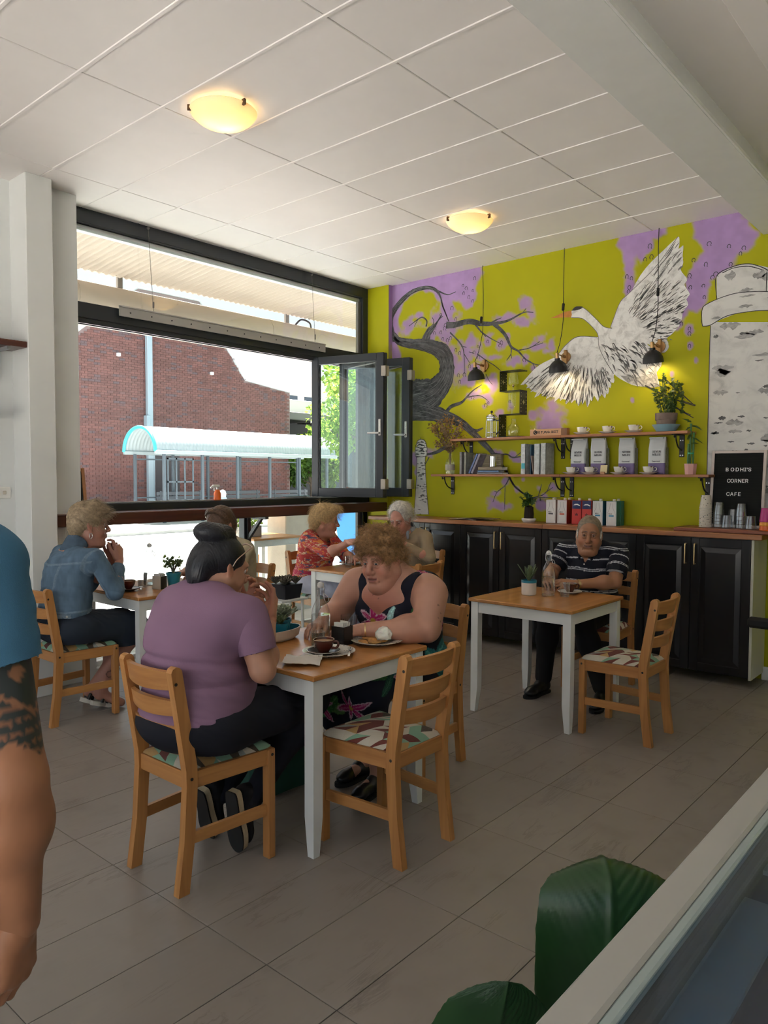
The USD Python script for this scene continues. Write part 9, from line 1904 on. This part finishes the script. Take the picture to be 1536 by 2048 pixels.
# ================================================================= white-haired man
def old_man():
    t = thing('person', 'white-haired man in a beige sweater looking down, holding a white paper', 'person', (5.46, 4.34, 0), 180)
    sk = (0.50, 0.235, 0.17); sL, eL, wL = (0.06, 0.20, 0.98), (0.13, 0.29, 0.80), (0.285, 0.13, 0.935); sR, eR, wR = (0.06, -0.20, 0.98), (0.15, -0.28, 0.80), (0.335, -0.06, 0.92)
    V = Vol((-0.22, -0.42, 0.40), (0.55, 0.42, 1.16), 0.007); V.add(ell((0, 0, 0.6), (0.14, 0.17, 0.13)), 0).add(ell((0.03, 0, 0.86), (0.12, 0.17, 0.2)), 0.1).add(cap((0.06, 0, 0.99), (0.12, 0, 1.07), 0.058, 0.056), 0.05); arm(V, sL, eL, wL, 0.05, 0.042, 0.028); arm(V, sR, eR, wR, 0.05, 0.042, 0.028)
    R = rot(yaw=14, pitch=24); hc = A([0.165, -0.02, 1.150]); hd = put_head(head_mesh(sk, w=0.98, fat=0.1, age=1.0, nose=1.1, closed=0.9, brow=(0.55, 0.50, 0.45), lip=(0.34, 0.12, 0.10)), hc, R, 1.10)
    H = hand_mesh(sk, curl=(45, 55, 30), spread=2, thumb=(25, 20, 15), h=0.003); m, c = join(skin_part(V, sk), hd, put_hand(H, 'L', wL, (0.5, -0.7, 0.45), (0.3, -0.5, -0.6)), put_hand(H, 'R', wR, (0.4, 0.7, 0.5), (0.3, 0.5, -0.6))); part(t, 'body', m, M_SKIN, cd=c)
    V = Vol((-0.26, -0.42, 0.52), (0.45, 0.42, 1.10), 0.0058); V.add(ell((0, 0, 0.64), (0.165, 0.195, 0.12)), 0).add(ell((0.03, 0, 0.78), (0.155, 0.19, 0.16)), 0.07).add(ell((0.02, 0, 0.92), (0.145, 0.192, 0.15)), 0.08).add(cap((0.03, -0.145, 0.985), (0.03, 0.145, 0.985), 0.078), 0.05)
    for s_, e_, w_ in ((sL, eL, wL), (sR, eR, wR)): V.add(cap(s_, e_, 0.074, 0.068), 0.03).add(cap(e_, A(e_)*0.12+A(w_)*0.88, 0.066, 0.046), 0.015)
    V.cut(cap((0.07, 0, 1.01), (0.14, 0, 1.14), 0.060, 0.07), 0.006).cut((lambda X, Y, Z: np.maximum(np.abs(Y)-(Z-0.92)*0.45, -(X-0.07)), None, None), 0.006).cut(half((0, 0, -1), -0.54), 0.006)
    m = crease(V.mesh(), lambda P: folds(P, (0.4, 0.3, 1), 14, 0.010, 2)+folds(P, (0.2, 0.9, 0.3), 10, 0.005, 6)); part(t, 'sweater', m, M_CLOTH, cd=tint(m, (0.31, 0.24, 0.155), 0.08), label='beige sweater')
    V = Vol((-0.1, -0.15, 0.92), (0.24, 0.15, 1.14), 0.004); V.add(cap((0.05, 0, 1.01), (0.09, 0, 1.065), 0.080, 0.074), 0).cut(cap((0.07, 0, 0.98), (0.12, 0, 1.12), 0.068, 0.066), 0.003).cut((lambda X, Y, Z: np.maximum(np.abs(Y)-(Z-0.94)*0.5, -(X-0.07)), None, None), 0.004).cut(half((0, 0, -1), -0.975), 0.004)
    for s in (-1, 1): V.add(cap((0.135, s*0.045, 1.025), (0.165, s*0.070, 0.975), 0.016, 0.010), 0.010)
    m = V.mesh(); part(t, 'collar', m, M_CLOTH, cd=tint(m, (0.30, 0.33, 0.38), 0.1), label='blue-grey shirt collar')
    V = Vol((-0.24, -0.26, 0.06), (0.60, 0.26, 0.70), 0.009); V.add(ell((0, 0, 0.57), (0.16, 0.19, 0.10)), 0); leg(V, (0.05, -0.1, 0.56), (0.42, -0.10, 0.54), (0.38, -0.11, 0.11), 0.095, 0.075, 0.055); leg(V, (0.05, 0.1, 0.56), (0.42, 0.10, 0.54), (0.38, 0.11, 0.11), 0.095, 0.075, 0.055)
    m = V.mesh(); P = np.asarray(m.vertices).copy(); lowp = (P[:, 2] < 0.484) & (P[:, 0] < 0.24); P[lowp, 2] = 0.484+0.08*(P[lowp, 2]-0.484); m = tm(P, m.faces); part(t, 'trousers', m, M_CLOTH, cd=tint(m, (0.06, 0.05, 0.045)), label='dark brown trousers')
    for s in (-1, 1): shoe(t, 'shoe', (0.33, s*0.11, 0), (0.58, s*0.12, 0), (0, 0, 1), M_BLKLEATHER, M_SOLEB, 0.26, 0.05)
    V = Vol((-0.16, -0.14, -0.14), (0.15, 0.14, 0.18), 0.0035); V.add(ell((-0.022, 0, 0.044), (0.108, 0.090, 0.100)), 0).add(ell((-0.075, 0, 0.0), (0.050, 0.078, 0.07)), 0.03); V.cut(ell((0.100, 0, 0.0), (0.075, 0.075, 0.125)), 0.012).cut(ell((0.03, 0, -0.085), (0.065, 0.12, 0.075)), 0.01)
    fl = lambda p: np.stack([-0.4+0*p[:, 0], 0.8*np.sign(p[:, 1]), -0.35+0*p[:, 0]], -1); add_hair(t, 'hair', V, GREYW, R, hc, 1.10, 0.005, 60, fl, 1300, 0.045, 0.0013, 7, lift=0.25, wave=0.003, freq=100, jitter=0.3)
old_man()
pp_ = thing('paper_sheet', 'small white sheet of paper held by the white-haired man', 'paper', (5.145, 4.285, 0.965), 20)
part(pp_, 'sheet', solid_surface(lambda u, v: np.stack([0.008*np.sin(3*u), (u-0.5)*0.05, (v-0.5)*0.15], -1), 8, 4, 0.0012), M_PAPER, smooth=50)

# ================================================================= man standing at the left edge
def standing_man():
    t = thing('person', 'man in a blue T-shirt with a tattooed arm standing close at the left edge', 'person', (0.300, 1.300, 0), 40.7)
    sk = (0.37, 0.165, 0.085)
    sR, eR, wR = (0.0, -0.195, 1.400), (-0.02, -0.255, 1.10), (0.035, -0.236, 0.862); sL, eL, wL = (0.0, 0.195, 1.40), (-0.02, 0.25, 1.10), (0.04, 0.235, 0.86)
    V = Vol((-0.30, -0.42, 0.60), (0.32, 0.42, 1.62), 0.006)
    V.add(ell((0, 0, 1.0), (0.12, 0.17, 0.15)), 0).add(ell((0, 0, 1.25), (0.125, 0.175, 0.2)), 0.1).add(cap((0, -0.15, 1.40), (0, 0.15, 1.40), 0.065), 0.06).add(cap((-0.01, 0, 1.42), (0.005, 0, 1.52), 0.065, 0.06), 0.05); arm(V, sR, eR, wR, 0.062, 0.050, 0.031); arm(V, sL, eL, wL, 0.062, 0.050, 0.031)
    def ink(P, c):
        a = along(P, sR, eR); k = near_line(P, sR, eR) < 0.085; ax = unit(A(eR)-A(sR)); e1 = unit(np.cross(ax, [1, 0, 0])); e2 = np.cross(ax, e1); d = P-A(sR); ph = np.arctan2(d@e2, d@e1); z = a*0.31
        low = 0.245+0.035*np.abs(((ph/0.9) % 2)-1); on = k & (P[:, 1] < -0.12) & (z > 0.10) & (z < low)
        band = on & (z > low-0.055); tri = np.abs(((ph/0.20) % 1)-0.5)*2; dots = band & ((((z/0.018) % 1) < 0.5*tri+0.12)); ln = on & (np.abs(z-(low-0.062)) < 0.004); blob_ = on & (np.hypot((ph-0.4)*0.055, z-0.155) < 0.012)
        c[on] = A([0.028, 0.036, 0.036]); c[dots] = A(sk)*0.62; c[ln] = A(sk)*0.8; c[blob_] = A(sk)*0.9; return c
    hd = put_head(head_mesh(sk, age=0.3, brow=(0.03, 0.02, 0.015), h=0.0035), A([0.04, 0, 1.625]), rot(pitch=4), 1.0); H = hand_mesh(sk, curl=(25, 35, 22), spread=1, thumb=(18, 14, 4), h=0.003)
    m, c = join(skin_part(V, sk, ink), hd, put_hand(H, 'R', wR, (0.10, 0.12, -1), (0.1, 1, 0)), put_hand(H, 'L', wL, (0.10, -0.12, -1), (0.1, -1, 0))); part(t, 'body', m, M_SKIN, cd=c)
    V = Vol((-0.26, -0.42, 0.86), (0.26, 0.42, 1.56), 0.0058); V.add(ell((0, 0, 0.98), (0.145, 0.185, 0.12)), 0).add(ell((0, 0, 1.12), (0.14, 0.18, 0.2)), 0.08).add(ell((0, 0, 1.29), (0.148, 0.195, 0.17)), 0.08).add(cap((0, -0.15, 1.405), (0, 0.15, 1.405), 0.082), 0.05)
    V.cut(cap((0, 0, 1.47), (0.01, 0, 1.60), 0.068, 0.08), 0.006).cut(half((0, 0, -1), -0.90), 0.006); m = crease(cat(V.mesh(), sleeve(0.0058, [(sR, 0.082), (eR, 0.076)], 0.47), sleeve(0.0058, [(sL, 0.082), (eL, 0.076)], 0.47)), lambda P: folds(P, (0.3, 0.3, 1), 12, 0.008, 3)); part(t, 'shirt', m, M_CLOTH, cd=tint(m, (0.055, 0.16, 0.27), 0.06), label='blue T-shirt')
    V = Vol((-0.26, -0.30, 0.07), (0.26, 0.30, 1.06), 0.009); V.add(ell((0, 0, 0.95), (0.135, 0.175, 0.11)), 0); leg(V, (0, -0.09, 0.90), (0.01, -0.10, 0.50), (-0.02, -0.11, 0.10), 0.098, 0.072, 0.055); leg(V, (0, 0.09, 0.90), (0.01, 0.10, 0.50), (-0.02, 0.11, 0.10), 0.098, 0.072, 0.055); m = V.mesh(); part(t, 'trousers', m, M_CLOTH, cd=tint(m, (0.03, 0.035, 0.045)), label='dark trousers')
    for s in (-1, 1): shoe(t, 'shoe', (-0.08, s*0.11, 0), (0.18, s*0.125, 0), (0, 0, 1), M_BLKLEATHER, M_SOLEB, 0.27, 0.05)
    V = Vol((-0.15, -0.13, -0.12), (0.13, 0.13, 0.16), 0.004); V.add(ell((-0.02, 0, 0.036), (0.102, 0.083, 0.098)), 0).cut(ell((0.095, 0, -0.03), (0.066, 0.10, 0.10)), 0.01).cut(ell((0.02, 0, -0.09), (0.06, 0.12, 0.07)), 0.01); add_hair(t, 'hair', V, HBROWN, rot(pitch=4), A([0.04, 0, 1.625]), 1, 0.002, 90, None, 600, 0.02, 0.001, 2)
standing_man()
